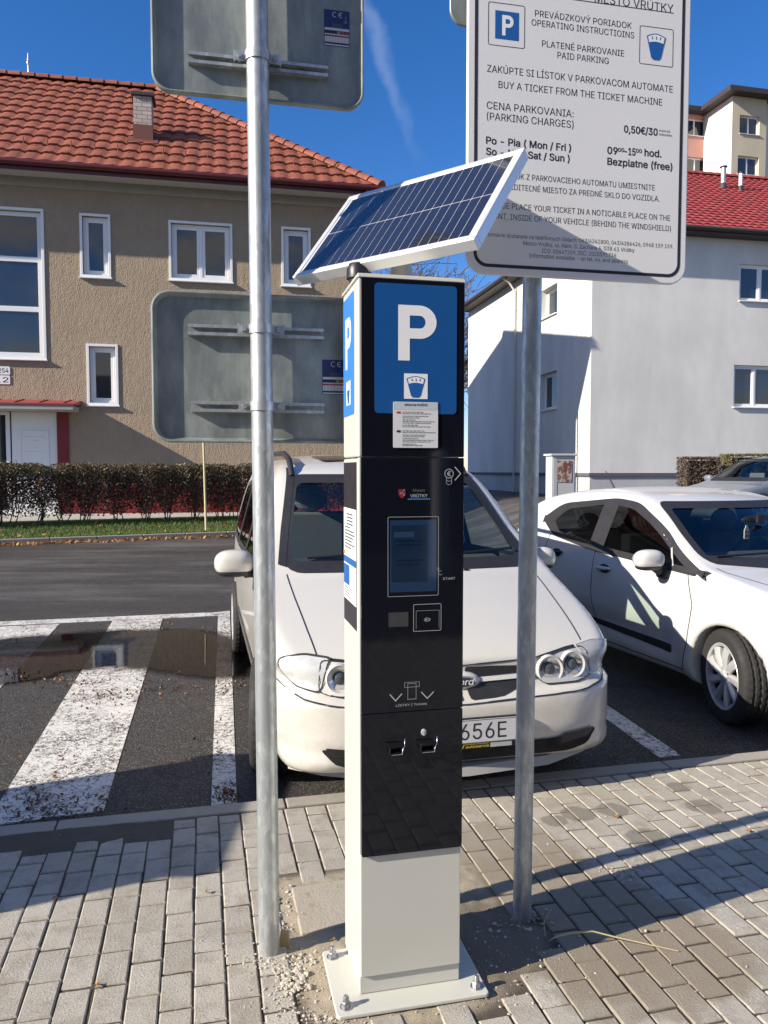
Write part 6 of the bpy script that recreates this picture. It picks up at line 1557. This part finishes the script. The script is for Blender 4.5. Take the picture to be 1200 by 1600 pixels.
# ---- white people carrier parked nose-in behind the ticket machine
GY = R(13.4); g0 = np.array([.395, 3.45]); van = thing('minivan', 'white people carrier with twin round headlights parked behind the ticket machine', 'car', (g0[0], g0[1], ZR), GY)
side = [(.0, .42), (.015, .51), (.05, .585), (.085, .635), (.14, .725), (.26, .805), (.50, .905), (.78, 1.005), (.95, 1.07), (1.25, 1.29), (1.62, 1.55), (1.85, 1.655), (2.2, 1.72), (2.9, 1.755), (3.8, 1.735), (4.28, 1.64), (4.48, 1.28), (4.62, .95), (4.64, .55), (4.58, .34), (4.3, .26), (3.0, .22), (1.2, .21), (.35, .24), (.10, .26), (.02, .34)]
plan = [(0, -.08, 1), (0, .0), (.006, .28), (.034, .53), (.11, .715), (.25, .83), (.50, .882), (.9, .905), (2.2, .91), (3.6, .905), (4.3, .87), (4.55, .78), (4.63, .5), (4.64, 0), (4.64, -.08, 1)]
front = [(0, .1, 1), (.74, .16), (.84, .24), (.885, .40), (.905, .60), (.905, .80), (.885, .96), (.862, 1.06), (.82, 1.22), (.765, 1.42), (.715, 1.56), (.665, 1.65), (.58, 1.71), (.35, 1.78), (0, 1.82), (-.08, 1.82, 1), (-.08, .1, 1)]
WHG = [(.86, .31), (3.70, .31)]
def gx_extra(r, x, y, z):
    # bumper step: the face above the bumper sits a little further back; hollow under the lip
    ay = np.abs(x); edge = .045*np.clip((z-.565-.04*x*x)/.02, 0, 1)*np.clip((.73-z)/.06, 0, 1)*np.clip((.7-y)/.3, 0, 1)
    lip = .022*np.clip((z-.335)/.015, 0, 1)*np.clip((.40-z)/.03, 0, 1)*np.clip((.35-y)/.1, 0, 1)
    return r + edge*.8 + lip*.3
GB = CarBody(side, plan, front, 4.64, 1.82, 1.73, WHG, .365, k=.042, sweep=.20, crown=.05, h=.026, belt=1.12, extra=gx_extra)
ws = rpoly([(-.735, 1.085), (.735, 1.085), (.60, 1.575), (-.60, 1.575)], [.10, .10, .07, .07], 6)
def both(poly): return [('left', poly), ('right', poly)]
sw1 = rpoly([(1.50, 1.06), (2.42, 1.03), (2.42, 1.53), (2.02, 1.55)], .05); sw2_ = rpoly([(2.50, 1.03), (3.42, 1.02), (3.42, 1.54), (2.50, 1.53)], .05); sw3 = rpoly([(3.50, 1.02), (4.30, 1.06), (4.16, 1.50), (3.50, 1.54)], [.05, .10, .10, .05])
sw0 = rpoly([(1.16, 1.10), (1.42, 1.075), (1.86, 1.515)], .03)
ops = [('front', inset_poly(ws, .002))]+both(inset_poly(sw0, .0))
for p in (sw1, sw2_, sw3): ops += both(inset_poly(p, .002))
rw_ = rpoly([(-.62, 1.08), (.62, 1.08), (.55, 1.52), (-.55, 1.52)], .08); ops.append(('rear', inset_poly(rw_, .0)))
body = GB.build(van, M['galaxywhite'], ops)
m = GB.decal('front', ws, -.004); wsg = m.build('windscreen', M['carglass'], van, smooth=180, fix=False)
m = MB(); GB.strip('front', ws, .055, .004, m, True); m.build('windscreen_seal', M['blacktrim'], wsg, smooth=180, fix=False)
for kd_ in ('left', 'right'):
    for p in (sw1, sw2_, sw3):
        m = GB.decal(kd_, p, -.003); gl = m.build('side_window', M['clearglass'] if p is sw1 else M['darkglass'], van, smooth=180, fix=False)
        m = MB(); GB.strip(kd_, p, .05, .003, m, True); m.build('window_seal', M['blacktrim'], gl, smooth=180, fix=False)
    m = GB.decal(kd_, sw0, -.003); gl = m.build('quarter_window', M['clearglass'], van, smooth=180, fix=False); m = MB(); GB.strip(kd_, sw0, .045, .003, m, True); m.build('window_seal', M['blacktrim'], gl, smooth=180, fix=False)
interior(van, 1.82, 1.0, 1.75, 2.85, .55, 1.06, 1.50, .38)
# pale paper and hoses: wiper arms
m = MB()
for (xa, za_, xb, zb__) in ((-.60, 1.10, .05, 1.135), (.12, 1.10, .66, 1.125)):
    pts = []
    for k in range(9):
        t = k/8; p, n = GB.cast('front', xa+(xb-xa)*t, za_+(zb__-za_)*t+.015); pts.append(p+n*.022)
    m.tube(pts, .009, 6)
m.build('wipers', M['black'], van, smooth=60)
m = MB()
hoodline = [(-.668, .20), (-.690, .42), (-.715, .74), (-.728, .98)]
m = MB(); GB.strip('top', hoodline, .005, .003, m); m.build('panel_gap', M['ink'], body, fix=False)
m = MB(); GB.strip('top', [(-x, y) for x, y in hoodline], .005, .003, m); m.build('panel_gap', M['ink'], body, fix=False)
m = MB(); GB.strip('front', [(-.665, .762), (-.56, .752), (-.36, .720), (0, .708), (.36, .720), (.56, .752), (.665, .762)], .006, .003, m); m.build('panel_gap', M['ink'], body, fix=False)
m = MB(); GB.strip('front', [(-.88, .64), (-.74, .592), (-.6, .572), (0, .552), (.6, .572), (.74, .592), (.88, .64)], .006, .003, m); m.build('panel_gap', M['ink'], body, fix=False)
for kd_ in ('left', 'right'):
    m = MB(); GB.strip(kd_, [(1.30, 1.02), (1.22, .70), (1.26, .34)], .006, .003, m); m.build('panel_gap', M['ink'], body, fix=False)
    m = MB(); GB.strip(kd_, [(2.46, 1.52), (2.46, .30)], .006, .003, m); m.build('panel_gap', M['ink'], body, fix=False)
    m = MB(); GB.strip(kd_, [(3.46, 1.52), (3.44, .70)], .006, .003, m); m.build('panel_gap', M['ink'], body, fix=False)
    m = MB(); GB.strip(kd_, [(1.26, .34), (3.3, .30)], .006, .003, m); m.build('panel_gap', M['ink'], body, fix=False)
# grille: two dark slots with a bar and the oval badge, in a painted frame
gr = MB()
for sg in (-1, 1):
    up = rpoly([(sg*.02, .650), (sg*.20, .655), (sg*.33, .660), (sg*.36, .675), (sg*.31, .692), (sg*.15, .700), (sg*.02, .700)], .012); 
    GB.decal('front', up, .006, .02, gr, 0)
    lo_ = rpoly([(sg*.02, .566), (sg*.18, .572), (sg*.29, .595), (sg*.335, .632), (sg*.02, .624)], .010); GB.decal('front', lo_, .006, .02, gr, 0)
grille = gr.build('grille', M['blacktrim'], van, smooth=60, fix=False)
for sg in (-1, 1):
    gm = MB()
    for k in range(23):
        x = sg*(.05+k*.0125); GB.strip('front', [(x, .660), (x+.012, .692)], .0022, .008, gm)
    gm.build('mesh', M['grillemesh'], grille, fix=False)
pc_, nc_ = GB.cast('front', 0, .640)
m = MB(); m.lathe([(0, -.030), (.80, -.028), (1.0, -.018), (1.04, 0), (1.04, .02)], lambda x, y, h: (pc_.x+x*.088, pc_.y+h, pc_.z+y*.040), 40); bd = m.build('badge', M['galaxywhite'], van, smooth=50)
m = MB(); m.lathe([(0, -.0335), (.88, -.032), (.97, -.028), (.97, -.02)], lambda x, y, h: (pc_.x+x*.068, pc_.y+h, pc_.z+y*.029), 40, 1); m.lathe([(0, -.0345), (.86, -.0335), (.90, -.031)], lambda x, y, h: (pc_.x+x*.064, pc_.y+h, pc_.z+y*.0265), 40, 0)
add_text(m, 'Ford', pc_.x-.048, pc_.x+.048, 0, 0, lambda p, q, h: (p+(q-pc_.z)*.25, pc_.y-.0362-h, q), 0, .03, 2, (pc_.z-.013, pc_.z+.016)); m.build('badge_oval', [pbr('badge_grey', (.05, .06, .075), .3, .3), M['chrome'], M['white']], bd, fix=False, smooth=40)
for sg in (-1, 1):
    m = MB(); GB.strip('front', [(sg*.36, .643), (sg*.09, .637)], .020, .014, m); m.build('grille_bar', M['galaxywhite'], grille, fix=False)
# headlights
for sg in (-1, 1):
    cl = rpoly([(sg*.385, .715), (sg*.35, .665), (sg*.41, .600), (sg*.60, .600), (sg*.675, .622), (sg*.665, .752), (sg*.57, .745)], .03)
    m = GB.decal('front', cl, .006, .02); hl = m.build('headlight', M['bezel'] if sg > 0 else pbr('clear_bezel', (.62, .61, .58), .3), van, smooth=180, fix=False)
    m = MB(); GB.strip('front', cl, .004, .008, m, True); m.build('gap', M['ink'], hl, fix=False)
    for (cx, cz, r) in ((.453, .664, .055), (.578, .680, .053)):
        p, n = GB.cast('front', sg*cx, cz); ax_ = (n + Vector((0, -1.2, 0))).normalized()
        u = ax_.cross(Vector((0, 0, 1))).normalized(); v = u.cross(ax_)
        fn = lambda x, y, h: p + u*x + v*y + ax_*h
        m = MB(); m.lathe([(r*.98, .002), (r*1.0, .020), (r*1.18, .024), (r*1.26, .012), (r*1.28, -.01)], fn, 40); m.build('lamp_ring', M['galaxywhite'], hl, smooth=50)
        m = MB(); m.lathe([(0, -.012+.012), (r*.45, .003), (r*.80, .010), (r*.99, .018)], fn, 36); lp = m.build('lamp', M['reflector'], hl, smooth=60)
        m = MB(); m.lathe([(0, .021), (r*.34, .020), (r*.52, .012), (r*.52, .004)], fn, 28); m.build('projector', pbr('projector_glass', (.10, .11, .12), .08, .2), lp, smooth=50)
        m = MB(); m.lathe([(0, .026), (r*.5, .0245), (r*.98, .0195)], fn, 36); m.build('lens', M['lens'], lp, smooth=60)
    il = rpoly([(.36, .735), (.20, .705), (.30, .845), (.50, .850)], .025); ik = 'left' if sg < 0 else 'right'
    il = rpoly([(.575, .622), (.70, .645), (.790, .700), (.800, .755), (.70, .775), (.570, .757)], .028); ik = 'fl' if sg < 0 else 'fr'
    m = GB.decal(ik, il, .007, .02); ind = m.build('indicator', pbr('clear_indicator', (.60, .61, .60), .25, .1, var=.25, scale=25) if sg < 0 else pbr('grey_indicator', (.40, .40, .41), .25, .1, var=.25, scale=25), van, smooth=180, fix=False)  # left indicator set paler than the right one
    
    m = MB(); GB.strip(ik, il, .006, .009, m, True); m.build('indicator_edge', M['galaxywhite'], ind, fix=False)
# bumper openings and plate
m = GB.decal('front', rpoly([(-.62, .318), (-.52, .292), (.52, .292), (.62, .318), (.68, .385), (.40, .365), (-.40, .365), (-.68, .385)], .03), .007, .022); intake = m.build('air_intake', M['deepblack'], van, smooth=180, fix=False)
for sg in (-1, 1):
    pass
pp_, pn_ = GB.cast('front', 0.02, .43)
py_ = pp_.y - .022
m = MB(); m.box((-.262, py_, .358), (.262, py_+.020, .500)); pf = m.build('number_plate_frame', M['black'], van, bevel=.004)
m = MB(); m.prism(rrect(-.255, .385, .255, .495, .008), lambda p, q, h: (p, py_-h, q), .0, .003); pl = m.build('number_plate', pbr('plate_white', (.60, .61, .62), .35, var=.04), pf, bevel=.001)
m = MB(); add_text(m, '656E', -.052, .172, 0, 0, lambda p, q, h: (p, py_-.0036, q), 0, -.004, 0, (.403, .477))
fx2 = lambda p, q, h: (p, py_-h, q)
m.add([fx2(*p, .0036) for p in ((-.094, 0.4630), (-.066, 0.4630), (-.066, 0.4420), (-.072, 0.4230), (-.080, 0.4170), (-.088, 0.4230), (-.094, 0.4420))], [tuple(range(7))], 1)
m.add([fx2(*p, .004) for p in ((-.089, 0.4260), (-.071, 0.4260), (-.080, 0.4190))], [(0, 1, 2)], 2)
for a, b, c_, d in ((-.0815, 0.4260, -.0785, 0.4580), (-.086, 0.4460, -.074, 0.4490), (-.088, 0.4370, -.072, 0.4400)): m.add([fx2(*p, .0042) for p in ((a, b), (c_, b), (c_, d), (a, d))], [(0, 1, 2, 3)], 3)
outline(rrect(-.252, .388, .252, .492, .007), .0025, m, .0036, fn=fx2); m.build('lettering', [M['ink'], M['red'], M['blue'], M['white']], pl, fix=False)
m = MB(); add_text(m, 'JTV', -.092, -.030, 0.3640, .016, fx2, .0012, .03); add_text(m, 'autoservis', -.024, .088, 0.3640, .012, fx2, .0012, .012)
m.add([fx2(*p, .0010) for p in ((-.03, 0.3795), (.088, 0.3795), (.088, 0.3825), (-.03, 0.3825))], [(0, 1, 2, 3)]); m.build('frame_lettering', M['yellow'], pf, fix=False)
m = MB(); m.add([fx2(*p, .0010) for p in ((.095, 0.3610), (.20, 0.3610), (.20, 0.3825), (.095, 0.3825))], [(0, 1, 2, 3)]); m.build('frame_patch', M['greyprint'], pf, fix=False)
for sg in (-1, 1):
    m = GB.decal('front', rpoly([(sg*.46, .335), (sg*.62, .352), (sg*.66, .395), (sg*.47, .385)], .02), .011, .02); m.build('fog_recess', M['black'], intake, smooth=180, fix=False)
# lower splitter
m = MB(); pts = [(-.80, .30), (-.66, .18), (-.42, .06), (0, .015), (.42, .06), (.66, .18), (.80, .30)]
m = MB(); vs = []
for x, y in pts: vs += [(x, y+.02, .262), (x, y+.005, .222), (x*.97, y+.10, .222), (x*.97, y+.10, .262)]
m.add(vs, [(k*4+i, k*4+(i+1) % 4, (k+1)*4+(i+1) % 4, (k+1)*4+i) for k in range(6) for i in range(4)]); m.build('splitter', pbr('grey_skirt', (.33, .33, .32), .6), van, smooth=30)
for (wy, wz) in WHG:
    for sg in (-1, 1): wheel(van, (sg*.822, wy, wz+.008), .318, .205, .200, sg, R(-8) if wy < 2 else 0, 1)
mirror_set(van, M['galaxywhite'], (-1.000, 1.33, 1.085), (.115, .080, .078), arm=[(-.94, 1.34, 1.02), (-.87, 1.36, 1.03)])
mirror_set(van, M['galaxywhite'], (.965, 1.33, 1.065), (.085, .075, .068), arm=[(.92, 1.34, 1.02), (.87, 1.36, 1.03)])
# roof rails and the dark pillar trims running down beside the windscreen
for sg in (-1, 1):
    m = MB(); pts = []
    for k, y in enumerate((1.80, 1.86, 1.98, 2.3, 2.9, 3.5, 4.0, 4.12, 4.16)):
        p, n = GB.cast('top', sg*.60, y); pts.append(p + Vector((0, 0, (.0, .03, .055, .06, .06, .06, .055, .03, 0)[k])))
    m.tube(pts, .020, 10); m.build('roof_rail', M['blacktrim'], van, smooth=60)
    m = MB(); GB.strip('front', [(sg*.745, 1.09), (sg*.70, 1.26), (sg*.645, 1.47), (sg*.615, 1.58), (sg*.60, 1.64)], .045, .006, m); m.build('pillar_trim', M['blacktrim'], van, smooth=60, fix=False)
m = GB.decal('top', rpoly([(-.36, 2.02), (.36, 2.02), (.40, 2.42), (-.40, 2.42)], .05), .006, .06); m.build('sunroof', M['glossblack'], van, smooth=180, fix=False)
m = MB(); p, n = GB.cast('top', -.02, .93); p2, _ = GB.cast('top', .30, .93); 
for q in (p, p2): m.ell((q.x, q.y, q.z+.004), .02, .012, .010, nu=10, nv=6)
m.build('washer_jets', M['black'], van, smooth=60)
m = MB()
for z_ in (.50,): 
    for kd_ in ('left', 'right'): GB.strip(kd_, [(1.30, z_), (3.28, z_)], .05, .008, m)
m.build('rub_strip', M['galaxywhite'], van, fix=False)

# ---- white hatchback in the next bay
HY = R(18); h0 = np.array([3.25, 4.36]); hat = thing('hatchback', 'clean white five-door hatchback parked in the bay on the right', 'car', (h0[0], h0[1], ZR), HY)
side = [(.0, .44), (.02, .56), (.07, .66), (.16, .76), (.34, .855), (.65, .93), (.95, .985), (1.10, 1.02), (1.40, 1.205), (1.72, 1.375), (1.95, 1.445), (2.3, 1.485), (2.75, 1.480), (3.3, 1.415), (3.62, 1.31), (3.80, 1.12), (3.96, .93), (4.05, .74), (4.06, .45), (4.0, .30), (3.7, .22), (2.6, .18), (1.2, .18), (.4, .19), (.12, .22), (.03, .30)]
plan = [(0, -.08, 1), (0, 0), (.015, .25), (.07, .47), (.18, .65), (.36, .775), (.62, .840), (1.0, .860), (2.0, .865), (3.0, .865), (3.55, .835), (3.9, .72), (4.03, .5), (4.06, 0), (4.06, -.08, 1)]
front = [(0, .1, 1), (.72, .15), (.80, .21), (.842, .34), (.862, .52), (.866, .70), (.850, .86), (.820, .97), (.77, 1.10), (.705, 1.25), (.655, 1.36), (.60, 1.43), (.50, 1.485), (.3, 1.525), (0, 1.55), (-.08, 1.55, 1), (-.08, .1, 1)]
WHC = [(.81, .305), (3.40, .305)]
def hx_extra(r, x, y, z):
    ay = np.abs(x)
    # flared arches and a scooped door bottom
    flare = -.020*np.exp(-((np.hypot(y-.81, z-.305)-.36)/.09)**2) - .020*np.exp(-((np.hypot(y-3.40, z-.305)-.36)/.09)**2)
    scoop = .030*np.exp(-((z-.40)/.10)**2)*np.clip((y-1.25)/.2, 0, 1)*np.clip((2.95-y)/.2, 0, 1)
    return r + (flare + scoop)*np.clip((ay-.6)/.1, 0, 1)*(z < .85)
HB = CarBody(side, plan, front, 4.06, 1.74, 1.45, WHC, .345, k=.05, sweep=.22, crown=.05, h=.026, belt=1.02, extra=hx_extra)
ws = rpoly([(-.70, 1.015), (-.35, .995), (.35, .995), (.70, 1.015), (.575, 1.365), (-.575, 1.365)], [.05, .05, .05, .05, .05, .05], 5)
fd = rpoly([(1.13, .935), (2.26, .985), (2.26, 1.368), (2.02, 1.348), (1.66, 1.212), (1.34, 1.035)], [.02, .03, .03, .08, .15, .15]); rd = rpoly([(2.42, .99), (2.98, 1.055), (3.14, 1.165), (2.98, 1.305), (2.42, 1.368)], [.03, .05, .05, .08, .03])
dlo = rpoly([(1.02, .922), (2.34, .958), (3.05, 1.035), (3.34, 1.175), (3.08, 1.330), (2.3, 1.402), (1.98, 1.378), (1.62, 1.228), (1.30, 1.040)], [.02, .2, .08, .05, .12, .1, .1, .15, .15])
ops = [('front', inset_poly(ws, .002))]
for p in (fd, rd): ops += both(inset_poly(p, .0))
rr_ = rpoly([(-.52, 1.02), (.52, 1.02), (.47, 1.27), (-.47, 1.27)], .08); ops.append(('rear', inset_poly(rr_, .0)))
hbody = HB.build(hat, M['cliowhite'], ops)
m = HB.decal('front', ws, -.003); wsg = m.build('windscreen', M['carglass'], hat, smooth=180, fix=False)
m = MB(); HB.strip('front', ws, .050, .003, m, True); m.build('windscreen_seal', M['blacktrim'], wsg, smooth=180, fix=False)
for kd_ in ('left', 'right'):
    # blacked-out surround with the two openings left free: built as strips between outline and glass
    for p in (fd, rd):
        m = HB.decal(kd_, p, -.003); gl = m.build('side_window', M['darkglass'], hat, smooth=180, fix=False)
        m = MB(); HB.strip(kd_, p, .048, .0030, m, True); m.build('window_seal', M['blacktrim'], gl, smooth=180, fix=False)
    tr = MB(); HB.strip(kd_, inset_poly(dlo, .016), .030, .0042, tr, True)
    HB.decal(kd_, rpoly([(1.05, .930), (1.16, .937), (1.36, 1.040), (1.30, 1.032)], .01), .0046, .04, tr); HB.decal(kd_, [(2.24, .975), (2.44, .98), (2.44, 1.378), (2.24, 1.380)], .0050, .04, tr)
    HB.decal(kd_, rpoly([(2.97, 1.050), (3.07, 1.055), (3.31, 1.175), (3.08, 1.310), (2.96, 1.32), (3.12, 1.165)], .02), .0054, .04, tr)
    tr.build('window_surround', M['blacktrim'], hat, smooth=180, fix=False)
    st = MB(); HB.strip(kd_, [(1.36, .955), (1.43, 1.075)], .016, .0075, st); st.build('window_divider', M['bezel'], hat, fix=False)
    m = HB.decal(kd_, rpoly([(1.36, .335), (2.95, .395), (2.95, .43), (1.36, .395)], .01), .006, .06); m.build('side_moulding', M['blacktrim'], hat, smooth=180, fix=False)
    m = MB()
    m = MB(); HB.strip(kd_, [(1.20, .925), (1.13, .72), (1.16, .45), (1.24, .24)], .008, .0015, m); m.build('panel_gap', M['ink'], hbody, fix=False)
    m = MB(); HB.strip(kd_, [(2.33, .97), (2.34, .62), (2.30, .25)], .008, .0015, m); m.build('panel_gap', M['ink'], hbody, fix=False)
    m = MB(); HB.strip(kd_, [(3.10, 1.05), (3.16, .80), (2.98, .52), (2.95, .26)], .008, .0015, m); m.build('panel_gap', M['ink'], hbody, fix=False)
    m = MB(); HB.strip(kd_, [(1.24, .245), (2.95, .255)], .008, .0015, m); m.build('panel_gap', M['ink'], hbody, fix=False)
    s_ = -1 if kd_ == 'left' else 1
    for yy, zz_ in ((2.17, .845), (2.92, .90)):
        p, n = HB.cast(kd_, yy, zz_); m = MB(); m.tube([p+Vector((s_*.006, -.10, .004)), p+Vector((s_*.034, -.05, .004)), p+Vector((s_*.036, .05, .002)), p+Vector((s_*.006, .11, 0))], [.012, .016, .016, .011], 10); dh = m.build('door_handle', M['cliowhite'] if s_ and yy < 2.5 else M['blacktrim'], hat, smooth=60)
        m = HB.decal(kd_, [(q[0], q[1]) for q in circ(yy-.005, zz_-.004, .075, 24, .036)], .0022, .03); m.build('handle_cup', M['ink'], dh, smooth=180, fix=False)
interior(hat, 1.74, 1.15, 1.75, 2.65, .45, .985, 1.28, .36)
m = MB()
hl_ = [(-.60, .45), (-.68, .70), (-.735, .96), (-.725, 1.05)]
m = MB(); HB.strip('top', hl_, .008, .0015, m); m.build('panel_gap', M['ink'], hbody, fix=False)
m = MB(); HB.strip('top', [(-x, y) for x, y in hl_], .008, .0015, m); m.build('panel_gap', M['ink'], hbody, fix=False)
m = MB(); HB.strip('front', [(-.60, .79), (0, .76), (.60, .79)], .010, .0015, m); m.build('panel_gap', M['ink'], hbody, fix=False)
for sg in (-1, 1):
    m = HB.decal('front', rpoly([(sg*.36, .66), (sg*.60, .70), (sg*.755, .80), (sg*.62, .80), (sg*.40, .735)], .03), .005, .04); hl = m.build('headlight', M['reflector'], hat, smooth=180, fix=False); m = HB.decal('front', rpoly([(sg*.36, .66), (sg*.60, .70), (sg*.755, .80), (sg*.62, .80), (sg*.40, .735)], .03), .012, .04); m.build('lens', M['lens'], hl, smooth=180, fix=False)
    p, n = HB.cast('top', sg*.52, .62); m = MB(); m.box((sg*.52-.05, .57, p.z-.005), (sg*.52+.05, .64, p.z+.012)); m.build('bonnet_vent', M['blacktrim'], hat, bevel=.006)
m = HB.decal('front', rpoly([(-.36, .70), (.36, .70), (.30, .62), (-.30, .62)], .02), .005, .05); m.build('grille', M['black'], hat, smooth=180, fix=False)
m = HB.decal('front', rpoly([(-.60, .22), (.60, .22), (.52, .38), (-.52, .38)], .03), .005, .05); m.build('air_intake', M['black'], hat, smooth=180, fix=False)
for (wy, wz) in WHC:
    for sg in (-1, 1): wheel(hat, (sg*.765, wy, wz), .308, .195, .205, sg, R(-15) if wy < 2 else 0, 0)
mirror_set(hat, M['cliowhite'], (-.985, 1.42, 1.000), (.115, .070, .072), arm=[(-.93, 1.43, .94), (-.845, 1.44, .895)])
mirror_set(hat, M['cliowhite'], (.985, 1.42, 1.000), (.115, .070, .072), arm=[(.93, 1.43, .94), (.845, 1.44, .895)])
p, n = HB.cast('top', 0, 3.25); m = MB(); m.ell((0, 3.25, p.z+.004), .03, .055, .022); m.tube([(0, 3.25, p.z+.015), (-.0, 3.42, p.z+.20)], [.009, .004], 8); m.build('roof_antenna', M['black'], hat, smooth=60)
m = MB(); m.box((-.03, 1.42, 1.24), (.03, 1.44, 1.30)); m.ell((0, 1.50, 1.255), .11, .02, .035); m.build('rear_view_mirror', M['black'], hat, smooth=50)
m = MB()
for xa, xb in ((-.62, -.02), (.02, .60)):
    pts = []
    for k in range(9):
        t = k/8; p, n = HB.cast('front', xa+(xb-xa)*t, 1.022+.02*t); pts.append(p+n*.018)
    m.tube(pts, .008, 6)
m.build('wipers', M['black'], hat, smooth=60)
# air freshener hanging inside the windscreen
T_ = Matrix.Translation((h0[0], h0[1], ZR)) @ Matrix.Rotation(HY, 4, 'Z'); c = T_ @ Vector((-.02, 1.54, 1.165))
af_ = thing('air_freshener', 'small cream bottle-shaped air freshener hanging behind the hatchback windscreen', 'air freshener', tuple(c), HY+R(6))
m = MB(); m.prism(rpoly([(-.026, -.055), (.026, -.055), (.026, .015), (.012, .032), (.012, .05), (-.012, .05), (-.012, .032), (-.026, .015)], .008), lambda p, q, h: (p, h, q), -.003, .003); m.build('bottle', pbr('freshener_card', (.70, .66, .52), .6), af_)
m = MB(); m.add([(-.022, -.0036, -.045), (.022, -.0036, -.045), (.022, -.0036, -.020), (-.022, -.0036, -.020)], [(0, 1, 2, 3)], 0); m.add([(-.020, -.0036, -.012), (.020, -.0036, -.012), (.020, -.0036, .004), (-.020, -.0036, .004)], [(0, 1, 2, 3)], 1); m.build('print', [M['red'], M['midprint']], af_, fix=False)
m = MB(); m.tube([(0, 0, .05), (0, -.01, .10)], .0012, 5); m.build('cord', M['black'], af_)

# ---- grey saloon further along the street
sc_ = atY(1082, 735, 15.0); SY = R(-63); s0_ = np.array([sc_[0], 15.0]); sal = thing('saloon_car', 'grey saloon car parked on the far side near the white house', 'car', (s0_[0], s0_[1], 0), SY)
sal.location.z = float(terrain(s0_[0]+1.5, s0_[1]+.6))
side = [(.0, .45), (.03, .60), (.12, .70), (.4, .80), (.9, .89), (1.2, .95), (1.5, 1.10), (1.9, 1.33), (2.2, 1.42), (2.7, 1.45), (3.2, 1.40), (3.7, 1.16), (3.95, 1.05), (4.5, 1.0), (4.62, .85), (4.64, .5), (4.5, .28), (3.0, .2), (1.2, .2), (.2, .24), (.02, .33)]
plan = [(0, -.08, 1), (0, 0), (.03, .35), (.12, .60), (.35, .80), (.8, .87), (2.3, .89), (3.8, .87), (4.4, .80), (4.6, .5), (4.64, 0), (4.64, -.08, 1)]
front = [(0, .1, 1), (.74, .15), (.84, .28), (.885, .5), (.885, .75), (.85, .92), (.78, 1.08), (.70, 1.26), (.62, 1.38), (.45, 1.46), (0, 1.51), (-.08, 1.51, 1), (-.08, .1, 1)]
WHS = [(.9, .31), (3.55, .31)]
SB = CarBody(side, plan, front, 4.64, 1.79, 1.46, WHS, .35, k=.06, sweep=.2, crown=.05, h=.045, belt=1.0)
ws = rpoly([(-.68, .985), (.68, .985), (.56, 1.37), (-.56, 1.37)], .06); s1_ = rpoly([(1.45, .95), (2.55, .97), (2.55, 1.36), (2.1, 1.36)], .05); s2_ = rpoly([(2.65, .97), (3.65, 1.02), (3.2, 1.33), (2.65, 1.37)], .06)
ops = [('front', inset_poly(ws, .0))]+both(inset_poly(s1_, .0))+both(inset_poly(s2_, .0)); sbody = SB.build(sal, M['greypaint'], ops)
m = SB.decal('front', ws, .004); g_ = m.build('windscreen', M['carglass'], sal, smooth=180, fix=False); m = MB(); SB.strip('front', ws, .07, .007, m, True); m.build('windscreen_seal', M['blacktrim'], g_, fix=False)
for kd_ in ('left', 'right'):
    for p in (s1_, s2_):
        m = SB.decal(kd_, p, .004); g_ = m.build('side_window', M['darkglass'], sal, smooth=180, fix=False); m = MB(); SB.strip(kd_, p, .06, .007, m, True); m.build('window_seal', M['blacktrim'], g_, fix=False)
for (wy, wz) in WHS:
    for sg in (-1, 1): wheel(sal, (sg*.79, wy, wz), .31, .20, .2, sg, 0, 1)
mirror_set(sal, M['greypaint'], (-.98, 1.62, 1.0), (.10, .07, .07), arm=[(-.92, 1.62, .95), (-.85, 1.62, .93)])
mirror_set(sal, M['greypaint'], (.98, 1.62, 1.0), (.10, .07, .07), arm=[(.92, 1.62, .95), (.85, 1.62, .93)])
interior(sal, 1.79, 1.3, 1.95, 2.8, .5, .95, 1.28, .36)
for sg in (-1, 1):
    m = SB.decal('front', rpoly([(sg*.40, .60), (sg*.75, .64), (sg*.72, .75), (sg*.45, .70)], .03), .006, .05); m.build('headlight', M['reflector'], sal, smooth=180, fix=False)
m = SB.decal('front', rpoly([(-.33, .70), (.33, .70), (.28, .58), (-.28, .58)], .02), .006, .05); m.build('grille', M['black'], sal, smooth=180, fix=False)
# empty materials / data tidy-up
for o in list(bpy.data.objects):
    if o.type == 'MESH' and len(o.data.polygons) == 0: bpy.data.objects.remove(o)
